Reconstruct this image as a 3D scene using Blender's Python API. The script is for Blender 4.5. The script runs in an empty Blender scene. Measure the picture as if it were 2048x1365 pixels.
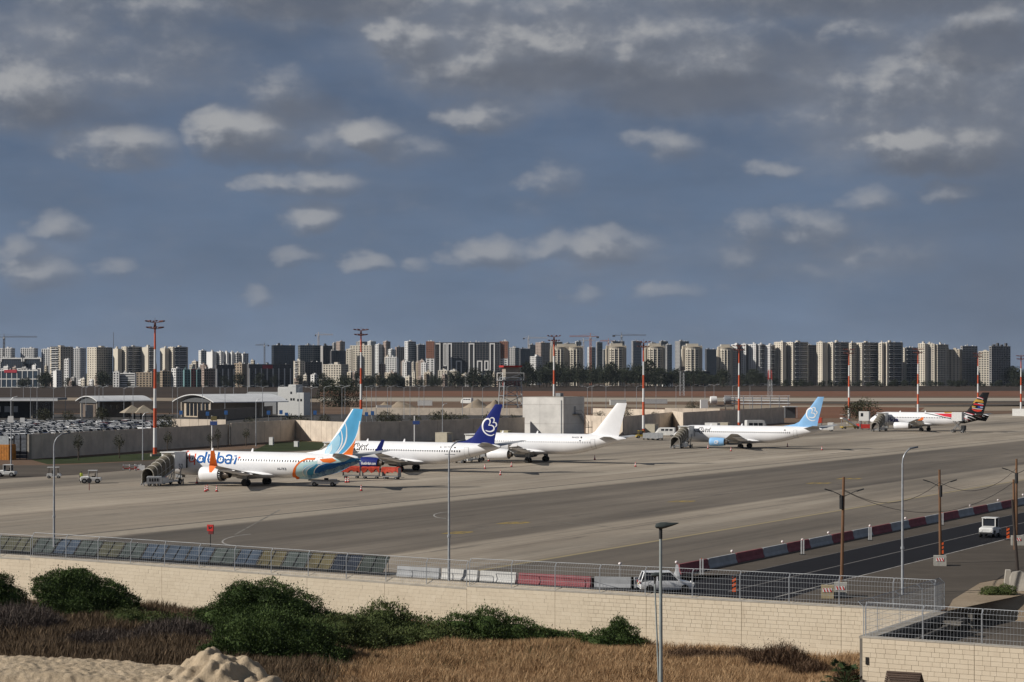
import bpy, bmesh, math, random
from mathutils import Vector, Matrix
R = math.radians
scene = bpy.context.scene
COL = scene.collection
PI = math.pi

# ---------------------------------------------------------------- camera
F, H, YH = 4000.0, 18.1, 746.0           # focal length in photo pixels, eye height, horizon row
cam_d = bpy.data.cameras.new('camera'); cam = bpy.data.objects.new('camera', cam_d); COL.objects.link(cam)
cam.location = (0, 0, H); cam.rotation_euler = (R(90), 0, 0)
cam_d.sensor_width = 36; cam_d.lens = F / 2048 * 36; cam_d.shift_y = (YH - 682.5) / 2048
cam_d.clip_start = 1; cam_d.clip_end = 60000
scene.camera = cam

# ---------------------------------------------------------------- sun, sky, exposure
SUN_EL, SUN_DIR = R(32), Vector((-0.97, -0.24)).normalized()
sl = bpy.data.lights.new('sun', 'SUN'); sl.energy = 4.6; sl.angle = R(0.5); sl.color = (1.0, 0.945, 0.87)
sun = bpy.data.objects.new('sun', sl); COL.objects.link(sun)
sdir = Vector((SUN_DIR.x * math.cos(SUN_EL), SUN_DIR.y * math.cos(SUN_EL), math.sin(SUN_EL)))
sun.rotation_euler = sdir.to_track_quat('Z', 'Y').to_euler(); sun.location = (-300, -100, 300)
scene.view_settings.view_transform = 'Standard'; scene.view_settings.look = 'None'
scene.view_settings.exposure = 0.0; scene.view_settings.gamma = 1.0
try: scene.view_settings.use_curve_mapping = False
except Exception: pass
scene.render.engine = 'CYCLES'
scene.cycles.use_denoising = True
scene.cycles.max_bounces = 6; scene.cycles.diffuse_bounces = 2; scene.cycles.glossy_bounces = 2
scene.cycles.transparent_max_bounces = 6; scene.cycles.volume_bounces = 0
scene.cycles.caustics_reflective = False; scene.cycles.caustics_refractive = False

world = bpy.data.worlds.new('World'); scene.world = world; world.use_nodes = True
SKY_STRENGTH = 0.07
class G:
    """tiny node-graph helper"""
    def __init__(s, nt): s.nt = nt
    def n(s, t, **kw):
        o = s.nt.nodes.new(t)
        for k, v in kw.items(): setattr(o, k, v)
        return o
    def put(s, sock, v):
        if hasattr(v, 'is_linked') or isinstance(v, bpy.types.NodeSocket): s.nt.links.new(v, sock)
        elif v is not None: sock.default_value = v
    def math(s, op, a, b=None, c=None, clamp=False):
        o = s.n('ShaderNodeMath', operation=op, use_clamp=clamp)
        s.put(o.inputs[0], a)
        if b is not None: s.put(o.inputs[1], b)
        if c is not None: s.put(o.inputs[2], c)
        return o.outputs[0]
    def vec(s, op, a, b=None, c=None):
        o = s.n('ShaderNodeVectorMath', operation=op)
        s.put(o.inputs[0], a)
        if b is not None: s.put(o.inputs[1], b)
        if c is not None: s.put(o.inputs[2], c)
        return o.outputs['Value'] if op in ('LENGTH', 'DOT_PRODUCT', 'DISTANCE') else o.outputs[0]
    def xyz(s, x, y, z=0.0):
        o = s.n('ShaderNodeCombineXYZ'); s.put(o.inputs[0], x); s.put(o.inputs[1], y); s.put(o.inputs[2], z); return o.outputs[0]
    def sep(s, v):
        o = s.n('ShaderNodeSeparateXYZ'); s.put(o.inputs[0], v); return o.outputs
    def noise(s, v, scale, detail=3, rough=.5, dist=0.0):
        o = s.n('ShaderNodeTexNoise'); s.put(o.inputs['Vector'], v); o.inputs['Scale'].default_value = scale
        o.inputs['Detail'].default_value = detail; o.inputs['Roughness'].default_value = rough; o.inputs['Distortion'].default_value = dist
        return o.outputs[0]
    def ramp(s, fac, stops, interp='LINEAR'):
        o = s.n('ShaderNodeValToRGB'); s.put(o.inputs[0], fac); cr = o.color_ramp; cr.interpolation = interp
        while len(cr.elements) < len(stops): cr.elements.new(0.5)
        for e, (p, c) in zip(cr.elements, stops):
            e.position = p; e.color = (*c, 1) if not isinstance(c, (int, float)) else (c, c, c, 1)
        return o.outputs[0]
    def mix(s, fac, a, b, blend='MIX'):
        o = s.n('ShaderNodeMix', data_type='RGBA', blend_type=blend); o.clamp_factor = True
        s.put(o.inputs[0], fac)
        for k, v in ((6, a), (7, b)):
            if isinstance(v, (tuple, list)): o.inputs[k].default_value = (*v, 1) if len(v) == 3 else v
            else: s.put(o.inputs[k], v)
        return o.outputs[2]
    def maprange(s, v, a, b, c=0.0, d=1.0, smooth=True):
        o = s.n('ShaderNodeMapRange', interpolation_type='SMOOTHSTEP' if smooth else 'LINEAR')
        s.put(o.inputs[0], v)
        for i, x in enumerate((a, b, c, d)): s.put(o.inputs[1 + i], x)
        return o.outputs[0]

# clouds: centre (px), half-size (px), amount   -> the same sky goes on all round through the noise field
CLOUDS = [(30,200,190,90,1.0),(60,110,170,90,.55),(240,120,260,110,.62),(245,300,125,48,.95),(480,270,115,60,1.05),(590,300,140,44,.6),(735,275,75,42,.9),(760,305,120,40,.6),
 (612,366,125,34,.95),(620,432,80,40,.95),(735,524,62,28,.9),(980,508,100,40,.95),(1100,490,62,36,.8),(1200,492,125,42,.9),
 (820,85,90,62,1.05),(960,110,190,110,.95),(1120,100,190,100,.9),(1250,100,70,60,.85),(970,226,110,50,.75),(1330,110,330,110,.8),(1330,292,90,42,.7),(1330,70,70,46,.75),
 (1625,462,90,48,.8),(1500,462,66,40,.7),(1815,302,130,60,1.1),(1940,300,130,66,.95),(1860,200,300,140,.82),(1985,65,120,60,.8),(1650,180,160,110,.55),
 (1725,75,95,44,.7),(1105,362,70,44,.6),(1725,404,85,30,.7),(1905,394,60,26,.62),(120,462,65,34,.75),(85,556,85,40,.75),(232,536,56,24,.65),
 (512,596,50,22,.65),(555,185,90,60,.62),(1335,582,90,24,.55),(1172,588,45,24,.6),(1480,512,70,26,.55),(1560,338,60,22,.6),(1590,546,110,26,.5),
 (1780,520,130,40,.5),(45,505,50,30,.6),(600,512,60,20,.5),(850,300,70,26,.4),(350,25,420,60,.5),(1000,10,500,50,.6),
 (1700,10,600,50,.55),(835,530,40,18,.5),(1050,420,50,22,.4)]
DARKC = [(1960,112,120,55,1.0),(1130,150,260,34,.75),(1400,190,260,46,.85),(640,5,220,44,.9),(170,245,170,34,.5),(600,225,110,36,.6),(560,318,170,26,.5),(1590,120,120,60,.5),(1800,10,500,40,.7),(1900,345,200,26,.5),(2060,520,330,330,.45)]
VEIL = [(60,110,260,120,.8),(300,150,260,90,.7),(1060,110,380,120,1.0),(1400,160,330,100,.9),(1830,190,420,190,1.0),(600,260,260,70,.6),(1000,15,700,60,.7),(1750,20,500,60,.7),(200,300,170,50,.5),(1640,500,330,90,.5),(1180,520,260,60,.45),(90,520,170,70,.45),(700,380,200,60,.35),(1950,320,200,70,.6)]
def _field(g, p, table):
    acc = None
    for (cx, cy, a, b, w) in table:
        u = math.atan((cx - 1024) / F); v = math.atan((YH - cy) / F)
        ia, ib = F / a, F / b
        q = g.vec('MULTIPLY_ADD', p, (ia, ib, 0), (-u * ia, -v * ib, 0))
        l = g.vec('DOT_PRODUCT', q, q)
        m = g.math('MULTIPLY_ADD', g.math('MINIMUM', l, 3.0), -w * .75, w)
        acc = m if acc is None else g.math('SMOOTH_MAX', acc, m, 0.2)
    return acc
def build_world():
    nt = world.node_tree; nt.nodes.clear(); g = G(nt)
    grp = bpy.data.node_groups.new('cloud_density', 'ShaderNodeTree')
    grp.interface.new_socket('P', in_out='INPUT', socket_type='NodeSocketVector')
    grp.interface.new_socket('D', in_out='OUTPUT', socket_type='NodeSocketFloat')
    k = G(grp); gi = k.n('NodeGroupInput'); go = k.n('NodeGroupOutput')
    p0 = gi.outputs[0]
    # noise coordinates: cells shrink towards the horizon
    sx = k.sep(p0); inv = k.math('DIVIDE', 1.0, k.math('ADD', sx[1], 0.055))
    wp = k.xyz(k.math('MULTIPLY', sx[0], 15.0), k.math('MULTIPLY', sx[1], 22.0), 3.7)
    nz = k.noise(wp, 2.6, 6, .52); nz2 = k.noise(wp, 9.0, 4, .55)
    warp = k.n('ShaderNodeTexNoise'); k.put(warp.inputs['Vector'], wp); warp.inputs['Scale'].default_value = 2.6; warp.inputs['Detail'].default_value = 4
    wv = k.vec('MULTIPLY_ADD', warp.outputs[1], (.030, .016, 0), (-.015, -.008, 0))
    p = k.vec('ADD', p0, wv)
    e = _field(k, p, CLOUDS)
    # general scattered cover everywhere outside the frame
    gen = k.maprange(k.noise(k.xyz(k.math('MULTIPLY', sx[0], k.math('MULTIPLY', inv, .55)), k.math('LOGARITHM', k.math('ADD', k.math('MAXIMUM', sx[1], 0.0), .055), 2.718), 1.3), 2.2, 4, .55), .50, .72, 0, .75)
    outm = k.math('MAXIMUM', k.maprange(k.math('ABSOLUTE', sx[0]), .26, .36), k.maprange(sx[1], .19, .26))
    e = k.math('MAXIMUM', e, k.math('MULTIPLY', gen, outm))
    d = k.math('ADD', k.math('MAXIMUM', e, -.3), k.math('MULTIPLY_ADD', nz, 1.15, -.58))
    d = k.math('ADD', d, k.math('MULTIPLY_ADD', nz2, .26, -.13))
    grp.links.new(d, go.inputs[0])
    tc = g.n('ShaderNodeTexCoord'); dv = g.vec('NORMALIZE', tc.outputs['Generated']); s = g.sep(dv)
    az = g.math('ARCTAN2', s[0], s[1]); el = g.math('ARCSINE', s[2])
    P = g.xyz(az, el, 0.0)
    def dens(off):
        n = g.n('ShaderNodeGroup'); n.node_tree = grp
        g.put(n.inputs[0], g.vec('ADD', P, off) if off else P); return n.outputs[0]
    d0 = dens(None); d1 = dens((-.0050, .0075, 0))
    cover = g.maprange(d0, .08, 1.1); thin = g.maprange(d0, -.5, .5)
    lit = g.maprange(g.math('SUBTRACT', d0, d1), -.34, .46)
    elr = g.math('MULTIPLY', el, 1 / R(90))
    base = g.ramp(elr, [(0.0, (.172, .225, .318)), (.018, (.146, .202, .300)), (.05, (.116, .170, .268)), (.085, (.096, .140, .226)), (.12, (.094, .130, .200)), (.2, (.108, .134, .182)), (1.0, (.12, .14, .17))])
    sky = g.n('ShaderNodeTexSky', sky_type='NISHITA'); sky.sun_disc = False; sky.sun_elevation = SUN_EL
    sky.sun_rotation = math.atan2(SUN_DIR.x, SUN_DIR.y); sky.air_density = 1.0; sky.dust_density = 1.5
    nish = g.mix(1.0, sky.outputs[0], (SKY_STRENGTH * .55,) * 3, 'MULTIPLY')
    bg = g.mix(.10, base, nish)
    vari = g.noise(g.xyz(g.math('MULTIPLY', az, 5), g.math('MULTIPLY', el, 16), 0), 1.6, 5, .55)
    bg = g.mix(1.0, bg, g.ramp(vari, [(.3, .86), (.7, 1.14)]), 'MULTIPLY')
    bg = g.mix(g.math('MULTIPLY', thin, .26), bg, (.165, .186, .232))
    ccol = g.ramp(lit, [(0.0, (.135, .150, .182)), (.35, (.178, .194, .226)), (.6, (.225, .240, .270)), (1.0, (.365, .37, .382))])
    vl = _field(g, g.vec('ADD', P, g.vec('MULTIPLY_ADD', g.noise(P, 22, 5, .6), (.05, .024, 0), (-.025, -.012, 0))), VEIL)
    vl = g.math('ADD', vl, g.math('MULTIPLY_ADD', g.noise(g.xyz(g.math('MULTIPLY', az, 14), g.math('MULTIPLY', el, 30), 2.0), 1.5, 6, .58), .9, -.45))
    bg = g.mix(g.math('MULTIPLY', g.maprange(vl, .05, 1.0), .62), bg, g.ramp(g.maprange(g.noise(g.xyz(g.math('MULTIPLY', az, 16), g.math('MULTIPLY', el, 34), 6.0), 1.3, 5, .55), .3, .7), [(0.0, (.150, .174, .222)), (1.0, (.245, .265, .306))]))
    cov = g.math('MULTIPLY', cover, g.maprange(el, 0.0, .13, .50, .95))
    c = g.mix(cov, bg, ccol)
    dk = _field(g, g.vec('ADD', P, g.vec('MULTIPLY_ADD', g.noise(P, 60, 4, .6), (.02, .012, 0), (-.01, -.006, 0))), DARKC)
    c = g.mix(g.math('MULTIPLY', g.maprange(dk, 0.0, .75), .5), c, (.105, .118, .148))
    below = g.maprange(s[2], -.02, 0.0)
    c = g.mix(below, (.15, .14, .13), c)
    c = g.mix(1.0, c, (1 / SKY_STRENGTH,) * 3, 'MULTIPLY')
    b = g.n('ShaderNodeBackground'); g.put(b.inputs[0], c); b.inputs[1].default_value = SKY_STRENGTH
    o = g.n('ShaderNodeOutputWorld'); nt.links.new(b.outputs[0], o.inputs[0])
    try:
        world.cycles.sampling_method = 'MANUAL'; world.cycles.sample_map_resolution = 512
    except Exception: pass
build_world()

# ---------------------------------------------------------------- helpers
def P(px, py, z=0.0):
    """point at height z seen at photo pixel (px, py)"""
    Y = F * (H - z) / (py - YH); return Vector(((px - 1024) * Y / F, Y, z))
def at(px, Y, z=0.0): return Vector(((px - 1024) * Y / F, Y, z))
def zpx(py, Y): return H - (py - YH) * Y / F
def proj(p): return (1024 + F * p[0] / p[1], YH + F * (H - p[2]) / p[1])
RD = Vector((.5, .866, 0)); CD = Vector((.866, -.5, 0))     # along / across the stand line
def uv(u, v, z=0.0): return RD * u + CD * v + Vector((0, 0, z))
def u_at(px, v):
    k = (px - 1024) / F; return (k * (-.5 * v) - .866 * v) / (.5 - .866 * k)
ORD = ['first','second','third','fourth','fifth','sixth','seventh','eighth','ninth','tenth','eleventh','twelfth','thirteenth','fourteenth','fifteenth','sixteenth','seventeenth','eighteenth','nineteenth']
for _t, _o in (('twenty','twentieth'),('thirty','thirtieth'),('forty','fortieth'),('fifty','fiftieth'),('sixty','sixtieth'),('seventy','seventieth'),('eighty','eightieth')): ORD += [_o] + [f'{_t}-{x}' for x in ORD[:9]]

MATS = {}
def M(name, col=(.5, .5, .5), rough=.6, metal=0.0, var=.12, scale=1.5, bump=0.0, bscale=None, spec=.4, col2=None, coord='Object', detail=4, stretch=None):
    if name in MATS: return MATS[name]
    m = bpy.data.materials.new(name); m.use_nodes = True; g = G(m.node_tree); bs = m.node_tree.nodes['Principled BSDF']
    bs.inputs['Roughness'].default_value = rough; bs.inputs['Metallic'].default_value = metal
    try: bs.inputs['Specular IOR Level'].default_value = spec
    except Exception: pass
    if coord == 'World': v = g.n('ShaderNodeNewGeometry').outputs['Position']
    else: v = g.n('ShaderNodeTexCoord').outputs['Object']
    if stretch: v = g.vec('MULTIPLY', v, stretch)
    nz = g.noise(v, scale, detail, .6)
    c2 = col2 or tuple(c * (1 - 2 * var) for c in col); c1 = tuple(min(1, c * (1 + var * .6)) for c in col) if col2 is None else col
    g.put(bs.inputs['Base Color'], g.ramp(nz, [(.3, c2), (.7, c1)]))
    g.put(bs.inputs['Roughness'], g.math('MULTIPLY_ADD', nz, .2, max(0.02, rough - .1), clamp=True))
    if bump:
        b = g.n('ShaderNodeBump'); b.inputs['Strength'].default_value = bump; b.inputs['Distance'].default_value = .05
        g.put(b.inputs['Height'], g.noise(v, bscale or scale * 6, 4, .65)); g.put(bs.inputs['Normal'], b.outputs[0])
    MATS[name] = m; return m

class MB:
    """collects geometry for ONE mesh object"""
    def __init__(s): s.v = []; s.f = []; s.m = []; s.mi = 0
    def add(s, vs, fs):
        o = len(s.v); s.v += [tuple(p) for p in vs]; s.f += [tuple(i + o for i in f) for f in fs]; s.m += [s.mi] * len(fs); return s
    def box(s, c, d, rz=0.0, mat=None, top=1.0):
        x, y, z = d[0] / 2, d[1] / 2, d[2] / 2; t = top
        vs = [(-x,-y,-z),(x,-y,-z),(x,y,-z),(-x,y,-z),(-x*t,-y*t,z),(x*t,-y*t,z),(x*t,y*t,z),(-x*t,y*t,z)]
        if rz: cs, sn = math.cos(rz), math.sin(rz); vs = [(a*cs-b*sn, a*sn+b*cs, e) for a, b, e in vs]
        if mat is not None: vs = [mat @ Vector(p) for p in vs]
        c = Vector(c); vs = [Vector(p) + c for p in vs]
        return s.add(vs, [(0,3,2,1),(4,5,6,7),(0,1,5,4),(1,2,6,5),(2,3,7,6),(3,0,4,7)])
    def b2(s, x0, x1, y0, y1, z0, z1): return s.box(((x0+x1)/2,(y0+y1)/2,(z0+z1)/2), (abs(x1-x0),abs(y1-y0),abs(z1-z0)))
    def tube(s, pts, r, n=6, caps=True):
        pts = [Vector(p) for p in pts]; k = len(pts); rs = r if isinstance(r, (list, tuple)) else [r] * k
        rings = []; up0 = None
        for i, p in enumerate(pts):
            d = (pts[min(i+1, k-1)] - pts[max(i-1, 0)]).normalized()
            up = Vector((0,0,1)) if abs(d.z) < .9 else Vector((1,0,0))
            a = d.cross(up).normalized(); b = d.cross(a).normalized()
            if up0 is not None and a.dot(up0) < 0: a = -a; b = -b
            up0 = a
            rings.append([p + (a * math.cos(2*PI*j/n) + b * math.sin(2*PI*j/n)) * rs[i] for j in range(n)])
        vs = [q for rg in rings for q in rg]; fs = []
        for i in range(k-1):
            for j in range(n): fs.append((i*n+j, i*n+(j+1)%n, (i+1)*n+(j+1)%n, (i+1)*n+j))
        if caps: fs += [tuple(range(n))[::-1], tuple((k-1)*n+j for j in range(n))]
        return s.add(vs, fs)
    def bar(s, a, b, w=.1): return s.tube([a, b], w * .6, 4)
    def lathe(s, prof, n=16, axis='Z', o=(0,0,0), closed=True):
        """profile [(r, h)] turned about an axis through o"""
        o = Vector(o); vs = []
        for r, h in prof:
            for j in range(n):
                a = 2*PI*j/n; x, y = r*math.cos(a), r*math.sin(a)
                vs.append(o + (Vector((x,y,h)) if axis == 'Z' else Vector((h,x,y)) if axis == 'X' else Vector((x,h,y))))
        fs = []
        for i in range(len(prof)-1):
            for j in range(n): fs.append((i*n+j, i*n+(j+1)%n, (i+1)*n+(j+1)%n, (i+1)*n+j))
        if closed: fs += [tuple(range(n))[::-1], tuple((len(prof)-1)*n+j for j in range(n))]
        return s.add(vs, fs)
    def prism(s, poly, z0, z1):
        n = len(poly); vs = [(p[0],p[1],z0) for p in poly] + [(p[0],p[1],z1) for p in poly]
        return s.add(vs, [tuple(range(n))[::-1], tuple(range(n, 2*n))] + [(i,(i+1)%n,n+(i+1)%n,n+i) for i in range(n)])
    def extr(s, poly, a, b):
        """polygon given as 3-D points at a, swept to a + b"""
        n = len(poly); A = [Vector(p)+Vector(a) for p in poly]; B = [p+Vector(b) for p in A]
        return s.add(A+B, [tuple(range(n))[::-1], tuple(range(n,2*n))] + [(i,(i+1)%n,n+(i+1)%n,n+i) for i in range(n)])
    def loft(s, rings, caps=True):
        n = len(rings[0]); vs = [p for r in rings for p in r]; fs = []
        for i in range(len(rings)-1):
            for j in range(n): fs.append((i*n+j, i*n+(j+1)%n, (i+1)*n+(j+1)%n, (i+1)*n+j))
        if caps: fs += [tuple(range(n))[::-1], tuple((len(rings)-1)*n+j for j in range(n))]
        return s.add(vs, fs)
    def quad(s, a, b, c, d): return s.add([a,b,c,d], [(0,1,2,3)])
    def mesh(s, name, smooth=False, mats=None, fix=True):
        me = bpy.data.meshes.new(name); me.from_pydata(s.v, [], s.f)
        for m in (mats or []): me.materials.append(m)
        if mats and len(mats) > 1: me.polygons.foreach_set('material_index', s.m)
        if fix and len(s.f) < 60000:
            bm = bmesh.new(); bm.from_mesh(me); bmesh.ops.recalc_face_normals(bm, faces=bm.faces[:]); bm.to_mesh(me); bm.free()
        if smooth:
            me.polygons.foreach_set('use_smooth', [True] * len(me.polygons))
            try: me.set_sharp_from_angle(angle=R(38))
            except Exception: pass
        me.update(); return me
    def obj(s, name, mats, parent=None, smooth=False, fix=True):
        mats = mats if isinstance(mats, list) else [mats]
        o = bpy.data.objects.new(name, s.mesh(name, smooth, mats, fix)); COL.objects.link(o)
        if parent is not None: o.parent = parent
        return o
def tag(o, label=None, cat=None, group=None, kind=None):
    if label: o['label'] = label
    if cat: o['category'] = cat
    if group: o['group'] = group
    if kind: o['kind'] = kind
    return o
def thing(name, label, cat, loc=(0,0,0), rz=0.0, group=None):
    o = bpy.data.objects.new(name, None); COL.objects.link(o); o.location = loc; o.rotation_euler = (0, 0, rz); o.empty_display_size = .3
    return tag(o, label, cat, group)
def children(o): return [c for c in KIDS.get(o.name, [])] if False else list(o.children)
def copy_tree(o, loc=None, rz=None, label=None, group=None, parent=None, mi=None):
    c = o.copy(); COL.objects.link(c)
    if parent is not None: c.parent = parent
    if loc is not None: c.location = loc
    if rz is not None: c.rotation_euler = (0, 0, rz)
    if label: c['label'] = label
    if group: c['group'] = group
    for ch in list(o.children): copy_tree(ch, parent=c)
    return c
def swap_mat(root, part, m):
    for ch in root.children:
        if ch.name.split('.')[0] == part:
            ch.material_slots[0].link = 'OBJECT'; ch.material_slots[0].material = m
def poly_sheet(name, pts, z, m, kind='structure', label=None, cat=None, parent=None):
    bm = bmesh.new(); vs = [bm.verts.new((p[0], p[1], z if z is not None else p[2])) for p in pts]; f = bm.faces.new(vs)
    bmesh.ops.triangulate(bm, faces=[f]); me = bpy.data.meshes.new(name)
    for f in bm.faces:
        if f.normal.z < 0: f.normal_flip()
    bm.to_mesh(me); bm.free(); me.materials.append(m)
    o = bpy.data.objects.new(name, me); COL.objects.link(o)
    if parent is not None: o.parent = parent
    return tag(o, label, cat, kind=kind)
def text_polys(body, size=1.0, shear=0.0, offset=0.0, spacing=1.0, res=3):
    cu = bpy.data.curves.new('lettering', 'FONT'); cu.body = body; cu.size = size; cu.shear = shear; cu.offset = offset; cu.space_character = spacing
    cu.resolution_u = res; cu.fill_mode = 'FRONT'
    o = bpy.data.objects.new('lettering', cu); COL.objects.link(o)
    dg = bpy.context.evaluated_depsgraph_get(); me = bpy.data.meshes.new_from_object(o.evaluated_get(dg))
    vs = [(v.co.x, v.co.y) for v in me.vertices]; fs = [tuple(p.vertices) for p in me.polygons]
    bpy.data.objects.remove(o); bpy.data.curves.remove(cu); bpy.data.meshes.remove(me)
    return vs, fs
def text_obj(name, body, size, m, parent, mat, offset=.0, align=True, shear=0.0):
    vs, fs = text_polys(body, size, shear, offset)
    if align:
        cx = (min(v[0] for v in vs)+max(v[0] for v in vs))/2; cy = (min(v[1] for v in vs)+max(v[1] for v in vs))/2
        vs = [(x-cx, y-cy) for x, y in vs]
    mb = MB(); mb.add([mat @ Vector((x, y, 0)) for x, y in vs], fs)
    return mb.obj(name, m, parent, fix=False)
# ---------------------------------------------------------------- ground materials
def apron_material():
    m = bpy.data.materials.new('apron_concrete'); m.use_nodes = True; g = G(m.node_tree); bs = m.node_tree.nodes['Principled BSDF']
    pos = g.n('ShaderNodeNewGeometry').outputs['Position']
    u = g.vec('DOT_PRODUCT', pos, tuple(RD)); v = g.vec('DOT_PRODUCT', pos, tuple(CD))
    st = g.xyz(g.math('MULTIPLY', u, .012), g.math('MULTIPLY', v, .16), 0)
    streak = g.noise(st, 1.0, 6, .62); blot = g.noise(g.vec('MULTIPLY', pos, (.02, .02, .02)), 1.0, 5, .6)
    fine = g.noise(pos, .9, 5, .7)
    wob = g.math('MULTIPLY_ADD', streak, 5.0, -2.5)
    vw = g.math('ADD', v, wob)
    vs = g.math('MULTIPLY_ADD', g.math('SUBTRACT', streak, .5), 1.2, v)
    def band(a, b, soft, src): return g.math('MULTIPLY', g.maprange(src, a - soft, a + soft), g.math('SUBTRACT', 1.0, g.maprange(src, b - soft, b + soft)))
    light = g.ramp(streak, [(.28, (.185, .152, .115)), (.42, (.285, .238, .182)), (.55, (.335, .284, .220)), (.75, (.40, .348, .28))])
    dark = g.ramp(streak, [(.28, (.092, .075, .057)), (.45, (.140, .116, .089)), (.6, (.178, .149, .116)), (.8, (.24, .203, .160))])
    f_dark = g.math('MAXIMUM', band(-148.0, -110.5, 1.3, vw), g.maprange(vw, -96, -93.4))
    c = g.mix(f_dark, light, dark)
    wide = g.noise(g.xyz(g.math('MULTIPLY', u, .0045), g.math('MULTIPLY', v, .045), 9.0), 1.0, 4, .55)
    c = g.mix(1.0, c, g.ramp(wide, [(.3, .52), (.44, .86), (.56, 1.04), (.72, 1.28)]), 'MULTIPLY')
    oil = g.noise(g.xyz(g.math('MULTIPLY', u, .05), g.math('MULTIPLY', v, .30), 2.0), 1.0, 5, .7)
    c = g.mix(g.math('MULTIPLY', g.maprange(oil, .56, .72), .62), c, (.055, .047, .04))
    # thin tyre marks and slab joints
    tm = g.noise(g.xyz(g.math('MULTIPLY', u, .006), g.math('MULTIPLY', v, .9), 4.0), 1.0, 3, .6)
    c = g.mix(g.math('MULTIPLY', g.maprange(tm, .57, .66), .42), c, (.05, .045, .04))
    jt = g.math('MULTIPLY', g.math('LESS_THAN', g.math('PINGPONG', u, 3.75), .05), .38)
    jt2 = g.math('MULTIPLY', g.math('LESS_THAN', g.math('PINGPONG', v, 3.75), .05), .38)
    c = g.mix(g.math('MAXIMUM', jt, jt2), c, (.05, .045, .04))
    c = g.mix(g.maprange(g.noise(g.vec('MULTIPLY', pos, (.05, .05, .05)), 1, 6, .7), .62, .78, 0, .5), c, (.06, .052, .045))
    c = g.mix(1.0, c, g.ramp(blot, [(.25, .78), (.75, 1.16)]), 'MULTIPLY')
    c = g.mix(g.math('MULTIPLY', band(-153.2, -149.0, .5, vs), .8), c, g.ramp(fine, [(.3, (.30, .255, .195)), (.7, (.36, .31, .245))]))
    c = g.mix(g.math('MULTIPLY', band(-153.9, -153.2, .12, v), .8), c, (.045, .04, .036))
    c = g.mix(g.math('MULTIPLY', band(-94.45, -93.85, .12, v), .55), c, (.42, .335, .16))
    c = g.mix(g.math('MULTIPLY', band(-206.5, -205.9, .12, v), .35), c, (.06, .055, .05))
    c = g.mix(1.0, c, g.ramp(fine, [(.2, .86), (.8, 1.1)]), 'MULTIPLY')
    g.put(bs.inputs['Base Color'], c); bs.inputs['Roughness'].default_value = .85
    return m
def field_material(name, stops, sc=(.004, .03, .1), rough=.95, bump=0.0):
    m = bpy.data.materials.new(name); m.use_nodes = True; g = G(m.node_tree); bs = m.node_tree.nodes['Principled BSDF']
    pos = g.n('ShaderNodeNewGeometry').outputs['Position']
    a = g.noise(g.vec('MULTIPLY', pos, sc), 1, 6, .62); b = g.noise(pos, .35, 5, .7)
    k = g.math('MULTIPLY_ADD', b, .35, g.math('MULTIPLY', a, .65))
    g.put(bs.inputs['Base Color'], g.ramp(k, stops)); bs.inputs['Roughness'].default_value = rough
    try: bs.inputs['Specular IOR Level'].default_value = .15
    except Exception: pass
    if bump:
        bp = g.n('ShaderNodeBump'); bp.inputs['Strength'].default_value = bump; bp.inputs['Distance'].default_value = .15
        g.put(bp.inputs['Height'], g.noise(pos, 2.2, 6, .7)); g.put(bs.inputs['Normal'], bp.outputs[0])
    return m
m_apron = apron_material()
m_field = field_material('dry_field', [(.3, (.020, .015, .012)), (.5, (.042, .030, .022)), (.7, (.080, .056, .039))], (.002, .02, .1))
m_brown = field_material('brown_soil', [(.3, (.095, .060, .040)), (.5, (.150, .098, .066)), (.7, (.21, .145, .10))], (.004, .02, .1))
m_red = field_material('red_soil', [(.3, (.12, .055, .032)), (.6, (.19, .095, .058)), (.8, (.25, .15, .10))], (.02, .05, .1))
m_sandy = field_material('sandy_ground', [(.3, (.19, .15, .11)), (.5, (.29, .235, .175)), (.7, (.37, .31, .24))], (.006, .03, .1))
m_rway = field_material('runway_concrete', [(.3, (.26, .225, .18)), (.5, (.36, .32, .26)), (.7, (.43, .385, .325))], (.002, .03, .1))
m_asph = field_material('road_asphalt', [(.25, (.009, .0085, .010)), (.55, (.013, .0125, .0145)), (.8, (.021, .020, .021))], (.05, .05, .1), .8)
m_asph2 = field_material('old_asphalt', [(.25, (.055, .046, .037)), (.5, (.088, .074, .060)), (.75, (.135, .114, .092))], (.03, .08, .1), .85)
m_lot = field_material('lot_asphalt', [(.3, (.045, .042, .04)), (.7, (.085, .08, .075))], (.03, .05, .1), .85)
m_dirt = field_material('dirt_verge', [(.25, (.17, .13, .09)), (.5, (.28, .22, .155)), (.75, (.37, .30, .22))], (.05, .08, .1), .95, .5)
m_lawn = field_material('lawn_soil', [(.3, (.020, .027, .010)), (.55, (.034, .046, .016)), (.8, (.06, .066, .028))], (.1, .1, .1))
m_white = M('white_road_paint', (.42, .40, .37), .7, var=.25, scale=.6, coord='World')
m_yellow = field_material('worn_yellow_paint', [(.3, (.18, .145, .085)), (.48, (.38, .27, .07)), (.7, (.50, .36, .09))], (.5, .5, .5), .7)
m_grey_line = M('worn_grey_line', (.16, .15, .14), .8, coord='World')

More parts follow.
